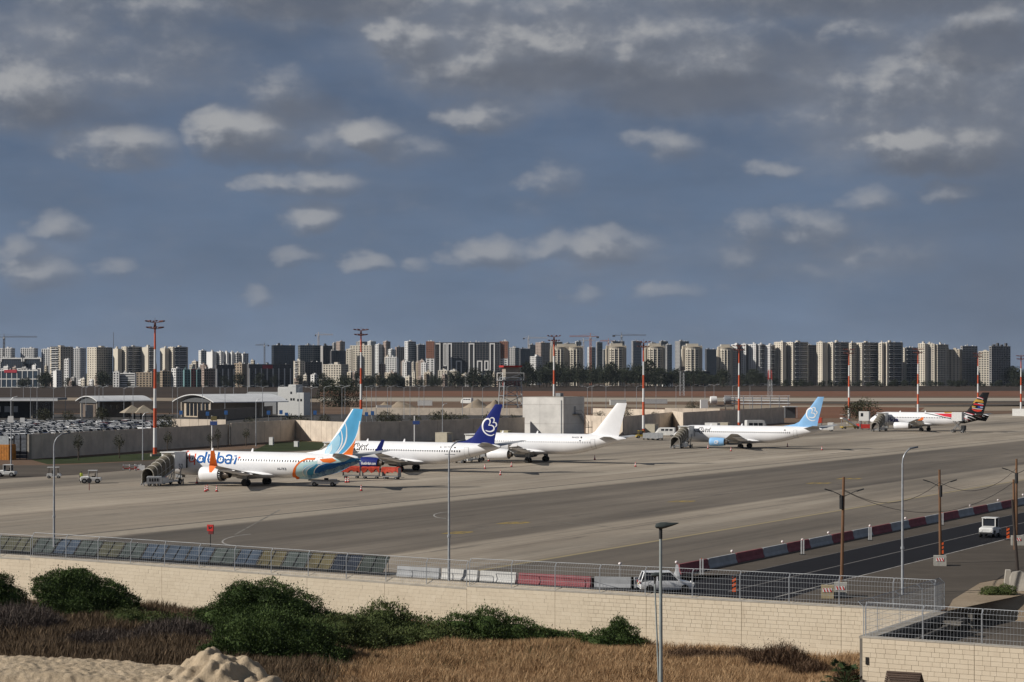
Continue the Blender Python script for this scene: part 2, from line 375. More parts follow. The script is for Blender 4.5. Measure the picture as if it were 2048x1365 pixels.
# ---------------------------------------------------------------- ground
WD = Vector((.869, -.495, 0)); WN = Vector((-.495, -.869, 0)); WA = Vector((-47.1, 197.3, 0))   # retaining wall line
CORNER = Vector((24.0, 137.0, 0)); WB = CORNER - WN * 24.0                                      # return wall
WB = WA + WD * ((WB - WA).dot(WD)); RETL = (WB - CORNER).length
slope_top = [WB, Vector((41.8, 163.0, 0)), Vector((70, 168, 0)), Vector((400, 200, 0))]
def wl(t): return WA + WD * t
WEND = (WB - WA).dot(WD)
near = [wl(-700), WB] + slope_top[1:] + [Vector((9000, 200, 0))]; far = [Vector((-9000, 3400, 0)), Vector((200, 3400, 0)), Vector((400, 3400, 0)), Vector((800, 3400, 0)), Vector((2500, 3400, 0)), Vector((9000, 3400, 0))]
gm = MB(); gm.v = [tuple(p) for p in near + far]; nn = len(near); gm.f = [(i, i+1, nn+i+1, nn+i) for i in range(nn-1)] + [(0, nn, nn + nn)]; gm.v.append((-9000, 2000, 0)); gm.m = [0] * nn
tag(gm.obj('ground', m_brown, fix=False), kind='structure')
YARD = -1.5
sb = [WB + Vector((.6, -1.5, 0)), P(1935, 1238, YARD), P(2048, 1243, YARD) + Vector((0,0,0)), Vector((70, 162, 0)), Vector((400, 190, 0))]
mb = MB()
tops = [WB, P(1915, 1212), slope_top[1], slope_top[2], slope_top[3]]
import itertools
rs = random.Random(5)
rows = []
for i in range(len(tops) - 1):
    for k in range(6 if i < 3 else 2):
        t = k / (6 if i < 3 else 2); rows.append((tops[i].lerp(tops[i+1], t), sb[i].lerp(sb[i+1], t)))
rows.append((tops[-1], sb[-1])); NS = 6
vs = []
for a, b in rows:
    for j in range(NS + 1):
        t = j / NS; p = a.lerp(b, t); z = (1 - t) ** 1.3 * 0.0 + YARD * (t ** .8)
        vs.append((p.x + rs.uniform(-.2, .2), p.y + rs.uniform(-.2, .2), z + (rs.uniform(-.12, .12) if 0 < j < NS else -.002)))
mb.add(vs, [(i*(NS+1)+j, i*(NS+1)+j+1, (i+1)*(NS+1)+j+1, (i+1)*(NS+1)+j) for i in range(len(rows)-1) for j in range(NS)])
tag(mb.obj('dirt_slope', m_dirt, smooth=True), kind='structure')
yo = CORNER + WD * .3
poly_sheet('yard', [yo, CORNER + WD * 400] + [sb[4] - Vector((0, .0, 0)), sb[3], sb[2], sb[1], sb[0], WB + WD * .3 + WN*.5], YARD, m_asph2)

ap = [wl(-75), wl(-20), wl(WEND - 6)] + [uv(u_at(x, -62.3), -62.3) for x in (1700, 2300)] + [uv(u_at(2300, -62.3) + 150, -62.3)] + \
     [P(2350, 824), P(2048, 827), P(1900, 832), P(1760, 838), P(1680, 846), P(1568, 850.5), P(1300, 871), P(1168, 873), P(1000, 884), P(700, 897), P(560, 905), P(420, 918), P(285, 938), P(150, 950), P(0, 958), P(-250, 975)]
poly_sheet('apron', ap, .012, m_apron)
# service road along the wall
def strip(name, v0, v1, u0, u1, z, m): return poly_sheet(name, [uv(u0, v0), uv(u1, v0), uv(u1, v1), uv(u0, v1)], z, m)
UR = u_at(2400, -67)
UL = 140.0
poly_sheet('service_road', [wl(55), wl(WEND - 13)] + [uv(u_at(1700, -62.1), -62.1), uv(UR, -62.1), uv(UR, -72.25), uv(165, -72.25), uv(150, -74.5), wl(48)], .024, m_asph)
strip('road_shoulder', -76.2, -72.25, 160, UR, .018, m_asph2)
strip('edge_line', -62.25, -62.08, 150, UR, .030, m_white)
strip('centre_line', -67.25, -67.05, 152, UR, .030, m_grey_line)
strip('edge_line', -72.2, -72.05, 168, UR, .030, m_grey_line)
poly_sheet('old_pavement', [wl(WEND - 14), WB, P(1915, 1200), P(1960, 1166), P(2048, 1150), P(2300, 1120), uv(UR, -62.1), uv(u_at(1700, -62.1), -62.1)], .018, m_asph2)
poly_sheet('dirt_verge', [WB + WD * .5, P(1906, 1200), P(1960, 1167), P(2048, 1151), P(2400, 1128), P(2400, 1200), P(2048, 1189.5), slope_top[1]], .030, m_dirt)
# inner ring road, lawns
poly_sheet('perimeter_road', [P(-200, 940), P(0, 931), P(95, 931), P(170, 929), P(300, 922), P(420, 905), P(560, 893), P(700, 890), P(1000, 880), P(1168, 871), P(1168, 873.5), P(1000, 884.5), P(700, 897.5), P(560, 905.5), P(420, 918.5), P(285, 938.5), P(150, 950.5), P(0, 958.5), P(-250, 975.5)], .018, m_asph2)
poly_sheet('lawn', [P(62, 920), P(300, 907), P(352, 904), P(345, 915), P(296, 921), P(166, 927), P(95, 929)], .03, m_lawn)
poly_sheet('lawn', [P(540, 886), P(600, 883), P(660, 886), P(650, 892), P(640, 900), P(545, 904), P(500, 905)], .03, m_lawn)
poly_sheet('parking_lot', [P(-400, 890), P(60, 912), P(455, 889), P(590, 879), P(1045, 870), P(1045, 829), P(-400, 829)], .015, m_lot)
# bands of the far airfield
def bandpx(name, pts_top, pts_bot, z, m): return poly_sheet(name, [P(*p) for p in pts_bot] + [P(*p) for p in reversed(pts_top)], z, m)
bandpx('far_field', [(-900, 768), (3000, 768)], [(-900, 783), (600, 782), (1300, 783), (3000, 782)], .05, m_field)
bandpx('red_field', [(600, 782.5), (3000, 782)], [(600, 792.5), (1300, 793), (3000, 792.5)], .04, m_red)
bandpx('runway', [(560, 795.5), (1200, 796), (1700, 796.5), (2600, 796.5)], [(560, 803), (1200, 804), (1700, 803), (2600, 801)], .06, m_rway)
bandpx('taxiway', [(1540, 804), (1760, 804), (2048, 801.5), (2600, 799)], [(1540, 807), (1740, 808.5), (2048, 806), (2600, 803)], .05, m_asph2)
bandpx('sandy_strip', [(1100, 809), (1700, 812), (2600, 808)], [(1100, 813), (1800, 823), (2048, 822), (2600, 818)], .045, m_sandy)
bandpx('red_soil', [(1590, 815), (1700, 814), (1850, 816)], [(1590, 838), (1700, 836), (1840, 823)], .055, m_red)
bandpx('dark_field', [(-900, 775), (640, 775)], [(-900, 828), (640, 826)], .06, m_field)
bandpx('sandy_strip', [(-900, 795), (250, 796), (640, 798)], [(-900, 799), (250, 802), (640, 805)], .075, m_sandy)
bandpx('taxiway', [(1830, 812), (2048, 806.5), (2600, 806)], [(1830, 814), (2048, 811), (2600, 812)], .065, m_asph2)
# worn markings
for k, (px, py, w, h) in enumerate([(918, 1066, 44, 6), (1030, 1046.5, 52, 4), (1366, 1003.5, 46, 4), (1640, 967, 44, 3.4), (1700, 958, 46, 3)]):
    c = P(px, py); s = (py - YH) / H; L = w / s; d = 3.2
    mbk = MB()
    for (a, b, cc, dd) in ((0, 1, 0, .22), (0, .85, .8, 1), (0, .16, .16, .84), (.4, .55, .16, .84), (.8, .95, .3, .84)):
        q = [c + Vector((L * (t - .5), 0, 0)) + RD * d * (e - .5) for t, e in ((a, cc), (b, cc), (b, dd), (a, dd))]
        mbk.add([(p.x, p.y, .024) for p in q], [(0, 1, 2, 3)])
    tag(mbk.obj('stand_marking', m_yellow), kind='structure')
for (px, py, r0) in ((505, 1080, 9.0), (905, 1031, 7.0)):
    c = P(px, py); mbk = MB(); n = 14
    for i in range(n):
        a0, a1 = PI * .62 + i * PI * .8 / n, PI * .62 + (i + 1) * PI * .8 / n
        mbk.add([(c.x + r * math.cos(a) * .35, c.y + r * math.sin(a) * .9, .026) for r, a in ((r0, a0), (r0, a1), (r0 - .5, a1), (r0 - .5, a0))], [(0, 1, 2, 3)])
    tag(mbk.obj('guide_marking', m_white), kind='structure')
for (x0, y0, x1, y1) in ((560, 1020, 470, 1070), (930, 1062, 1010, 1052), (860, 1060, 790, 1068), (1090, 1042, 1230, 1056), (1250, 1058, 1400, 1064), (1130, 1031, 1210, 1035)):
    a, b = P(x0, y0), P(x1, y1); d = (b - a).normalized(); n = Vector((-d.y, d.x, 0)) * .14
    mbk = MB(); mbk.add([(p.x, p.y, .022) for p in (a - n, b - n, b + n, a + n)], [(0, 1, 2, 3)]); tag(mbk.obj('faint_line', M('faint_line', (.22, .20, .17), .8, coord='World', scale=.5, var=.3)), kind='structure')

# low ground in front of the wall
def low_z(x, y):
    d = (Vector((x, y, 0)) - WA).dot(WN)                 # metres in front of the wall
    z = -4.3 + .25 * math.sin(x * .21 + 1) * math.sin(y * .17) + .12 * math.sin(x * .9) * math.sin(y * .8 + x * .3)
    lim = 18.1 - .166 * y
    if d > 34: z += min((d - 34) * .05, max(0.0, lim - 1.6 - z) * .8)
    return z
gx = [-150 + i * 2.0 for i in range(151)]; gy = [24 + j * 2.0 for j in range(96)]
mb = MB(); mb.v = [(x, y, low_z(x, y)) for y in gy for x in gx]; nx = len(gx)
mb.f = [(j*nx+i, j*nx+i+1, (j+1)*nx+i+1, (j+1)*nx+i) for j in range(len(gy)-1) for i in range(nx-1)]; mb.m = [0] * len(mb.f)
tag(mb.obj('low_ground', field_material('grassland_soil', [(.3, (.085, .055, .035)), (.55, (.14, .095, .06)), (.8, (.20, .145, .095))], (.2, .2, .2)), smooth=True), kind='structure')
# far hill behind the town
mb = MB(); hx = [-3000 + 100 * i for i in range(61)]; hy = [3350, 3600, 3900, 4300, 4800, 5400, 6500, 9000]
hz = [-1, 6, 16, 26, 30, 24, 10, -2]
mb.v = [(x, y, hz[j] * (.75 + .3 * math.sin(x * .0031 + .6 * j) - .45 * max(0, min(1, (x - 150) / 500)))) for j, y in enumerate(hy) for x in hx]
mb.f = [(j*61+i, j*61+i+1, (j+1)*61+i+1, (j+1)*61+i) for j in range(len(hy)-1) for i in range(60)]; mb.m = [0] * len(mb.f)
tag(mb.obj('hill', field_material('wooded_hill', [(.3, (.022, .030, .020)), (.6, (.035, .045, .028)), (.8, (.07, .07, .05))], (.01, .01, .01)), smooth=True), kind='structure')
# ---------------------------------------------------------------- retaining walls of limestone blocks
def stone_material(name, dark, mid, pale, island):
    m = bpy.data.materials.new(name); m.use_nodes = True; g = G(m.node_tree); bs = m.node_tree.nodes['Principled BSDF']
    geo = g.n('ShaderNodeNewGeometry'); pos = geo.outputs['Position']
    rnd = geo.outputs['Random Per Island'] if island else g.n('ShaderNodeObjectInfo').outputs['Random']
    a = g.noise(pos, 3.2, 5, .7); b = g.noise(g.vec('MULTIPLY', pos, (.25, .25, .6)), 1, 4, .6)
    k = g.math('ADD', g.math('MULTIPLY', rnd, .15), g.math('ADD', g.math('MULTIPLY', a, .45), g.math('MULTIPLY', b, .40)))
    c = g.ramp(k, [(.25, dark), (.5, mid), (.75, pale)])
    c = g.mix(g.maprange(g.noise(g.vec('MULTIPLY', pos, (.8, .8, .16)), 1, 5, .65), .6, .78, 0, .35), c, (.30, .235, .15))
    g.put(bs.inputs['Base Color'], c); bs.inputs['Roughness'].default_value = .9
    bp = g.n('ShaderNodeBump'); bp.inputs['Strength'].default_value = .4; bp.inputs['Distance'].default_value = .02
    g.put(bp.inputs['Height'], g.noise(pos, 9, 5, .7)); g.put(bs.inputs['Normal'], bp.outputs[0])
    return m
SD, SM_, SP = (.53, .445, .335), (.62, .53, .40), (.67, .58, .45)
m_stone = stone_material('limestone', SD, SM_, SP, False); m_stone_i = stone_material('limestone_mass', SD, SM_, SP, True)
m_mortar = M('mortar', (.47, .405, .315), .95, scale=2, coord='World')
m_coping = M('coping_concrete', (.42, .38, .32), .9, scale=1.2, coord='World', bump=.3)
m_dark = M('dark_opening', (.012, .011, .010), .9)
def t_at(px, base=WA):
    k = (px - 1024) / F; return (k * base.y - base.x) / (.869 + .495 * k)
ubm = MB(); ubm.box((0, 0, 0), (1, 1, 1)); 
def unit_block():
    bm = bmesh.new(); bmesh.ops.create_cube(bm, size=1.0)
    for v in bm.verts:                                     # front edges eased
        if v.co.y < 0: v.co.x *= .985; v.co.z *= .965
    me = bpy.data.meshes.new('stone'); bm.to_mesh(me); bm.free(); me.materials.append(m_stone); return me
STONE = unit_block(); WROT = math.atan2(WD.y, WD.x)
def stone_wall(name, label, base, t0, t1, topf, joints, singles, depth, seed, zlow=-4.7):
    rnd = random.Random(seed); root = thing(name, label, 'wall', base + WD * t0 + Vector((0, 0, zlow)), 0)
    inv = -Vector(root.location)
    core = MB(); ts = sorted({t0, t1} | {j for j in joints if t0 < j < t1})
    for a, b in zip(ts, ts[1:]):
        for tt in (0,):
            q = []
            for t in (a, b - .001):
                z = topf(t + (0.001 if t == a else -.001)); p = base + WD * t
                q.append([(p + WN * depth * .94 + Vector((0,0,zlow)) + inv), (p + WN * depth * .94 + Vector((0,0,z-.03)) + inv), (p + Vector((0,0,.045)) + inv), (p + Vector((0,0,zlow)) + inv)])
            core.loft(q)
    core.obj('core', m_mortar, root)
    cop = MB()
    for a, b in zip(ts, ts[1:]):
        q = []
        for t in (a + .01, b - .012):
            z = topf(t); p = base + WD * t
            q.append([p + WN*(depth+.04) + Vector((0,0,z-.05)) + inv, p + WN*(depth+.04) + Vector((0,0,z+.015)) + inv, p + WN*(depth-.30) + Vector((0,0,z+.05)) + inv, p + WN*(depth-.30) + Vector((0,0,z-.02)) + inv])
        cop.loft(q)
    cop.obj('coping', m_coping, root)
    mass = MB(); n_s = 0; cands = []
    for a, b in zip(ts, ts[1:]):
        zt0 = min(topf(a + .01), topf(b - .01)); z = -.06; row = 0
        slope = (topf(b - .01) - topf(a + .01)) / (b - a)
        while z > zlow + .3:
            h = .325; t = a + .012; first = True
            while t < b - .05:
                L = rnd.choice((.42, .55, .68, .8, .95)) * (rnd.uniform(.5, 1) if first and row % 2 else 1); first = False
                if t + L > b - .25: L = b - .012 - t
                zc = topf(a + .01) + slope * (t - a) + z - h / 2
                cands.append((t + L / 2, zc, L - .008, h - .008, rnd.uniform(-.006, .008), math.atan(slope)))
                t += L
            z -= h; row += 1
    def rank(c): return singles(c)
    cands.sort(key=rank)
    for i, (t, zc, L, h, pr, an) in enumerate(cands):
        c = base + WD * t + WN * (depth * .94 - .04 + .03 + pr) + Vector((0, 0, zc))
        if i < 300:
            o = bpy.data.objects.new('stone', STONE); COL.objects.link(o); o.parent = root
            o.location = c + inv; o.scale = (L, .14, h); o.rotation_euler = (0, -an, WROT)
        else: mass.box(c + inv, (L, .14, h), WROT)
    if mass.f: tag(mass.obj('stone', m_stone_i, root, fix=False), kind='stuff')
    return root
TM = t_at(941)
def top1(t):
    if t < 0: return -.30
    if t < TM: return -.48 * t / TM
    return -.25 * (1 - (t - TM) / (WEND - TM))
J1 = [0, TM] + [t_at(x) for x in (332, 405 if False else 622, 777, 1117, 1299, 1489, 1688)]
w1 = stone_wall('retaining_wall', 'long pale limestone retaining wall below the apron fence, running behind the bushes', WA, -16, WEND, top1, J1,
    lambda c: (0 if t_at(1180) < c[0] < t_at(1722) else 1, -c[1] if c[1] > -3.2 else 9), .6, 3)
inv1 = Vector(w1.location)
def drain(root, p):
    mbd = MB(); mbd.box((0, 0, 0), (.2, .12, .5), WROT); o = mbd.obj('drain_slot', m_dark, root); o.location = p - Vector(root.location)
drain(w1, WA + WD * t_at(950) + WN * .6 + Vector((0, 0, -3.3)))
w2 = stone_wall('retaining_wall', 'near limestone wall at lower right behind the wooden roof', CORNER - WN * .6, 0, 30, lambda t: 0.0, [7.8 + 7.8 * k for k in range(-1, 3)],
    lambda c: (c[0] // 1.2 * .0 + (0 if c[0] < 15 else 1), -c[1]), .6, 8, -6.0)
drain(w2, CORNER + WD * .35 + WN * .03 + Vector((0, 0, -1.6)))
# return wall with its overhanging slab: shades the yard side
rw = thing('return_wall', 'pale concrete slab edge with a dark shaded wall under it, between the two limestone walls', 'wall', CORNER)
RV = -WN; m_conc = M('concrete_slab', (.33, .30, .255), .9, scale=1.5, coord='World', bump=.3); m_dconc = M('shaded_concrete', (.16, .145, .125), .9, scale=1.5, coord='World', bump=.3)  # parts under the slab get darker concrete, their shade put into the colour
def rp(r, s, z): return RV * r + WD * s + Vector((0, 0, z))
def rbox(mb, r0, r1, s0, s1, z0, z1):
    mb.add([rp(r0,s0,z0), rp(r1,s0,z0), rp(r1,s1,z0), rp(r0,s1,z0), rp(r0,s0,z1), rp(r1,s0,z1), rp(r1,s1,z1), rp(r0,s1,z1)], [(0,3,2,1),(4,5,6,7),(0,1,5,4),(1,2,6,5),(2,3,7,6),(3,0,4,7)])
q = MB(); rbox(q, .3, RETL - .7, -.35, .75, -.16, .02); q.obj('slab', m_conc, rw)
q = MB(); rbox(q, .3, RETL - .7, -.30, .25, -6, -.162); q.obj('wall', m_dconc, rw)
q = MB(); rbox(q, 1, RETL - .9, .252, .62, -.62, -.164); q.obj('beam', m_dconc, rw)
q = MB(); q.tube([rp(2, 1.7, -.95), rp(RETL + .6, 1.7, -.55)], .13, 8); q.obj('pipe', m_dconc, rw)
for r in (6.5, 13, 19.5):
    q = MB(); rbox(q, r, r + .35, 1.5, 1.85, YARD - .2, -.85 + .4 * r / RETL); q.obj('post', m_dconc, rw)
q = MB(); rbox(q, RETL - 3.2, RETL - 2.5, .8, 2.6, -.62, -.35); q.obj('bracket', m_dconc, rw)

# ---------------------------------------------------------------- fences
m_galv = M('galvanised_steel', (.44, .46, .48), .45, .35, scale=3, var=.1)
m_wire = M('fence_wire', (.50, .52, .54), .5, .2, var=.05)
def fence(name, label, pts, tops_lean, bays_label=None, h=2.0):
    """pts: list of ground points of the posts; lean: horizontal vector of the bent top"""
    root = thing(name, label, 'fence', pts[0]); o = Vector(pts[0]); up = Vector((0, 0, 1))
    for i, p in enumerate(pts):
        p = Vector(p) - o; q = MB(); q.tube([p + up * -.05, p + up * h, p + up * (h + .33) + tops_lean], .032, 6); q.obj('post', m_galv, root)
    for a, b in zip(pts, pts[1:]):
        a = Vector(a) - o; b = Vector(b) - o; L = (b - a).length
        if L < 1: continue
        d = (b - a) / L; a2 = a + d * .06; b2 = b - d * .06; n = max(4, round(L / .24)); q = MB()
        for k in range(n + 1):
            p = a2.lerp(b2, k / n)
            q.tube([p + up * .05 - tops_lean * .35, p + up * .34, p + up * h, p + up * (h + .31) + tops_lean], .0095, 3, False)
        for z, w, rr in ((.05, -.35, .012), (.34, 0, .011), (.78, 0, .011), (1.22, 0, .011), (1.66, 0, .011), (h, 0, .012), (h + .32, 1, .024)):
            q.tube([a2 + up * z + tops_lean * w, b2 + up * z + tops_lean * w], rr, 4 if rr > .02 else 3, False)
        q.obj('mesh_panel', m_wire, root, fix=False)
    return root
def ft(t): return WA + WD * t + WN * .42 + Vector((0, 0, top1(t) + .03))
fp1 = [-8.5] + [t_at(x) for x in (6,)] + [-.12]
fence('mesh_fence', 'galvanised mesh fence bay at the far left on the lower part of the long wall', [ft(t) for t in fp1], WN * -.28)
fence('mesh_fence', 'galvanised mesh fence on the long wall in front of the solar panels', [ft(t_at(x)) for x in (71, 138, 202, 267, 335, 404, 475, 548, 622, 698, 777, 858)] + [ft(TM - .12)], WN * -.28)
fence('mesh_fence', 'galvanised mesh fence on the long wall in front of the white car and barriers', [ft(TM + .15)] + [ft(t_at(x)) for x in (1028, 1115, 1204, 1295, 1389, 1484, 1582, 1682, 1790)] + [ft(WEND - .3)], WN * -.28)
fence('mesh_fence', 'mesh fence with angled arms running back along the slab between the walls', [CORNER + rp(r, -.1, .02) for r in (.5, 3.4, 8.2, 13.2, 18.6, RETL - .9)], WD * -.38)
fence('mesh_fence', 'mesh fence along the top of the near limestone wall at the right', [CORNER + WD * (.12 + 4.05 * k) - WN * .3 + Vector((0, 0, .02)) for k in range(7)], WN * -.28)

# ---------------------------------------------------------------- solar panels behind the fence
m_frame = M('panel_frame', (.05, .05, .05), .5, .3)
def glassy(name, col): 
    return M(name, col, .22, 0, var=.2, scale=.8, spec=.7, coord='World')
reflect_tint = {'blue': glassy('panel_blue', (.055, .076, .108)), 'olive': glassy('panel_olive', (.088, .085, .052)), 'green': glassy('panel_green', (.068, .083, .075)), 'yellow': glassy('panel_yellow', (.125, .105, .052)), 'dark': glassy('panel_dark', (.022, .028, .042)), 'speck': glassy('panel_speck', (.05, .06, .05))}  # tints put the sky reflected in each panel into its base colour
order = ['olive','olive','green','blue','green','olive','green','green','blue','blue','blue','green','green','blue','yellow','speck','green','yellow','yellow','green','dark','speck']
edges = [-36, 10, 45, 88, 131, 175, 220, 264.5, 307.5, 353, 401, 451, 496, 546, 594, 644, 698, 752]
cols17 = ['olive','olive','green','blue','green','olive','green','blue','blue','blue','green','blue','yellow','green','yellow','dark','speck']
word = {'olive': 'olive', 'green': 'grey-green', 'blue': 'blue', 'yellow': 'yellowish', 'dark': 'dark navy', 'speck': 'dark speckled green'}
for i in range(17):
    t0, t1 = t_at(edges[i]) + .06, t_at(edges[i+1]) - .02; L = t1 - t0
    root = thing('solar_panel', f'{word[cols17[i]]} solar panel pair, {ORD[i]} from the left behind the mesh fence', 'solar panel', WA + WD * t0 - WN * 1.1, WROT, 'solar panels in a row behind the fence')
    hgt = 1.32; run = 1.25
    for k in range(2):
        q = MB(); x0, x1 = L * (k * .5) + .03, L * (k * .5 + .5) - .03
        q.add([(x0, 0, .25), (x1, 0, .25), (x1, run, .25 + hgt), (x0, run, .25 + hgt), (x0, .03, .22), (x1, .03, .22), (x1, run + .03, .22 + hgt), (x0, run + .03, .22 + hgt)], [(0,1,2,3),(4,7,6,5),(0,4,5,1),(1,5,6,2),(2,6,7,3),(3,7,4,0)])
        q.obj('panel', reflect_tint[cols17[i]], root, fix=False)
        q = MB()
        for a, b in (((x0,0),(x1,0)), ((x1,0),(x1,run)), ((x1,run),(x0,run)), ((x0,run),(x0,0))):
            q.bar((a[0], a[1] - .01, .27 + hgt * a[1] / run), (b[0], b[1] - .01, .27 + hgt * b[1] / run), .05)
        q.obj('panel_frame', m_frame, root)
    for x in (.2, L - .2):
        q = MB(); q.bar((x, run, 0), (x, run, 1.5), .06); q.obj('leg', m_frame, root)
        q = MB(); q.bar((x, .1, 0), (x, .1, .3), .06); q.obj('leg', m_frame, root)

# ---------------------------------------------------------------- concrete barriers
m_bred = M('faded_red_paint', (.30, .085, .095), .8, var=.18, scale=.8, coord='World'); m_bgrey = M('barrier_grey', (.40, .41, .42), .85, var=.12, scale=.8, coord='World'); m_bwhite = M('barrier_white', (.62, .61, .58), .85, var=.1, scale=.8, coord='World')
def jersey(a, b, m, label, grp='concrete barriers along the service road'):
    a, b = Vector(a), Vector(b); d = (b - a); L = d.length - .12; rz = math.atan2(d.y, d.x)
    q = MB(); prof = [(-.30, .0), (-.30, .10), (-.17, .36), (-.11, .92), (.11, .92), (.17, .36), (.30, .10), (.30, .0)]
    ring = lambda x: [(x, p[0], p[1]) for p in prof]
    q.loft([ring(.06), ring(L * .5), ring(L + .06)])
    o = q.obj('concrete_barrier', m); o.location = a; o.rotation_euler = (0, 0, rz); return tag(o, label, 'barrier', grp)
bpx = [1356, 1414, 1470, 1524, 1572, 1617, 1662, 1704, 1742, 1780, 1816, 1849, 1881, 1915, 1945, 1973, 2001, 2031, 2060]
for i, (a, b) in enumerate(zip(bpx, bpx[1:])):
    red = i % 2 == 0
    jersey(uv(u_at(a, -76.8), -76.8), uv(u_at(b, -76.8), -76.8), m_bred if red else m_bgrey,
        f'{"dull red" if red else "grey"} concrete barrier, {ORD[i // 2]} {"red" if red else "grey"} one along the road counting from the fence')
wb = lambda px, d: WA + WD * t_at(px) - WN * d
jersey(wb(1235, 3.0), wb(1293, 5.6), m_bgrey, 'grey concrete barrier behind the fence, to the left of the white car roof'); jersey(wb(1297, 5.8), uv(u_at(1354, -76.8), -76.8), m_bgrey, 'grey concrete barrier just above the white car, before the first red one')
jersey(wb(1168, 1.8), wb(1232, 2.9), m_bgrey, 'grey concrete barrier next to the long red one behind the fence')
jersey(wb(1020, 1.5), wb(1165, 1.7), m_bred, 'long washed-out red barrier right behind the fence'); jersey(wb(943, 1.5), wb(1017, 1.5), m_bwhite, 'white concrete barrier beside the long red one behind the fence')
jersey(wb(866, 1.5), wb(940, 1.5), m_bwhite, 'white concrete barrier at the foot of the middle street lamp'); jersey(wb(776, 1.5), wb(863, 1.5), m_bgrey, 'grey concrete barrier right of the solar panels')
# small round lights along the barriers
m_ball = M('frosted_lamp', (.75, .68, .66), .3); m_stem = M('stem_paint', (.5, .5, .5), .6)
for i, (px, py) in enumerate([(1240, 1128), (1353, 1125), (1464, 1103), (1565, 1084), (1605, 1080), (1657, 1066), (1740, 1052), (1811, 1037), (1940, 1012), (1996, 1001), (2046, 990)]):
    u = u_at(px, -77.6); p = uv(u, -77.6); s = F / p.y; z = H - (py - YH) / s
    r = thing('edge_light', f'small round white lamp above the barriers, {ORD[i]} from the left', 'edge light', p, 0, 'round edge lights over the barriers')
    q = MB(); q.tube([(0, 0, 0), (0, 0, z - .1)], .035, 6); q.obj('stem', m_stem, r)
    q = MB(); q.lathe([(.02, z - .14), (.12, z - .09), (.16, z), (.12, z + .1), (.02, z + .15)], 10); q.obj('lamp', m_ball, r, True)
# delineators
m_wp = M('white_plastic', (.78, .78, .76), .5); m_rub = M('black_rubber', (.018, .018, .018), .8); m_or = M('orange_plastic', (.80, .13, .03), .5, var=.05); m_redp = M('signal_red', (.55, .03, .025), .5, var=.06)
for i, (px, v) in enumerate([(1403, -74.6), (1605, -74.4), (1740, -74.4), (1884, -74.4)]):
    p = uv(u_at(px, v), v); r = thing('delineator', f'twin white marker posts on a round base by the road, {ORD[i]} from the left', 'marker post', p, 0, 'white marker posts by the barriers')
    for sx in (-.11, .11):
        q = MB(); q.box((sx, 0, .78), (.12, .05, 1.45)); q.obj('post', m_wp, r)
    q = MB(); q.lathe([(.34, 0), (.34, .05), (.12, .09)], 14); q.obj('base', m_rub, r); q = MB(); q.box((0, 0, 1.52), (.1, .06, .05)); q.obj('cap', m_or, r)
for i, (px, py, lab) in enumerate([(2016, 1081, 'orange and black warning panel on a rubber foot beside the tow tractor'), (1884, 1112, 'orange warning panel half hidden behind the second wooden pole'), (1468, 1189, 'orange warning panel standing behind the fence on the dark road')]):
    p = P(px, py); r = thing('warning_marker', lab, 'warning panel', p, R(-8))
    q = MB(); q.box((0, 0, .05), (.7, .45, .09)); q.obj('foot', m_rub, r); q = MB(); q.box((0, 0, .8), (.30, .05, 1.2)); q.obj('board', m_or, r)
    for k in range(3):
        q = MB(); z = .45 + .38 * k; q.add([(-.15, -.028, z), (.15, -.028, z + .16), (.15, -.028, z + .30), (-.15, -.028, z + .14)], [(0, 1, 2, 3)]); q.obj('stripe', m_rub, r)

# ---------------------------------------------------------------- street lamps, poles
def curved_lamp(px, py_base, h, lab, reach=1.1, dirx=Vector((.85, .5, 0)), ground=0.0):
    p = P(px, py_base, ground); r = thing('street_lamp', lab, 'street lamp', p)
    q = MB(); q.tube([(0, 0, 0), (0, 0, h * .3), (0, 0, h - 1.3)], [.12, .105, .075], 10)
    q.obj('column', m_galv, r, True); q = MB(); q.lathe([(.15, h * .31), (.15, h * .31 + .2)], 10); q.obj('collar', m_galv, r)
    pts = [(0, 0, h - 1.3)] + [tuple(dirx * reach * (1 - math.cos(a)) + Vector((0, 0, h - 1.3 + 1.2 * math.sin(a)))) for a in [R(15 * k) for k in range(1, 6)]]
    q = MB(); q.tube(pts, .06, 8); q.obj('arm', m_galv, r, True)
    e = Vector(pts[-1]); q = MB(); q.loft([[tuple(e + dirx * x + Vector((-dirx.y, dirx.x, 0)) * y + Vector((0, 0, z + .12 * x))) for y, z in ((-w, 0), (-w, .06), (-w * .5, .13), (w * .5, .13), (w, .06), (w, 0))] for x, w in ((-.1, .07), (.1, .15), (.7, .13), (.85, .06))])
    q.obj('lamp_head', M('lamp_grey', (.20, .21, .22), .5), r, True); return r
curved_lamp(108, 1111, 12.1, 'tall grey curved street lamp behind the solar panels at the left')
curved_lamp(898, 1162, 12.2, 'tall grey curved street lamp in the middle, in front of the dark-blue-tailed aircraft')
curved_lamp(1805, 1190, 12.0, 'tall grey curved street lamp at the right, near the fence corner')
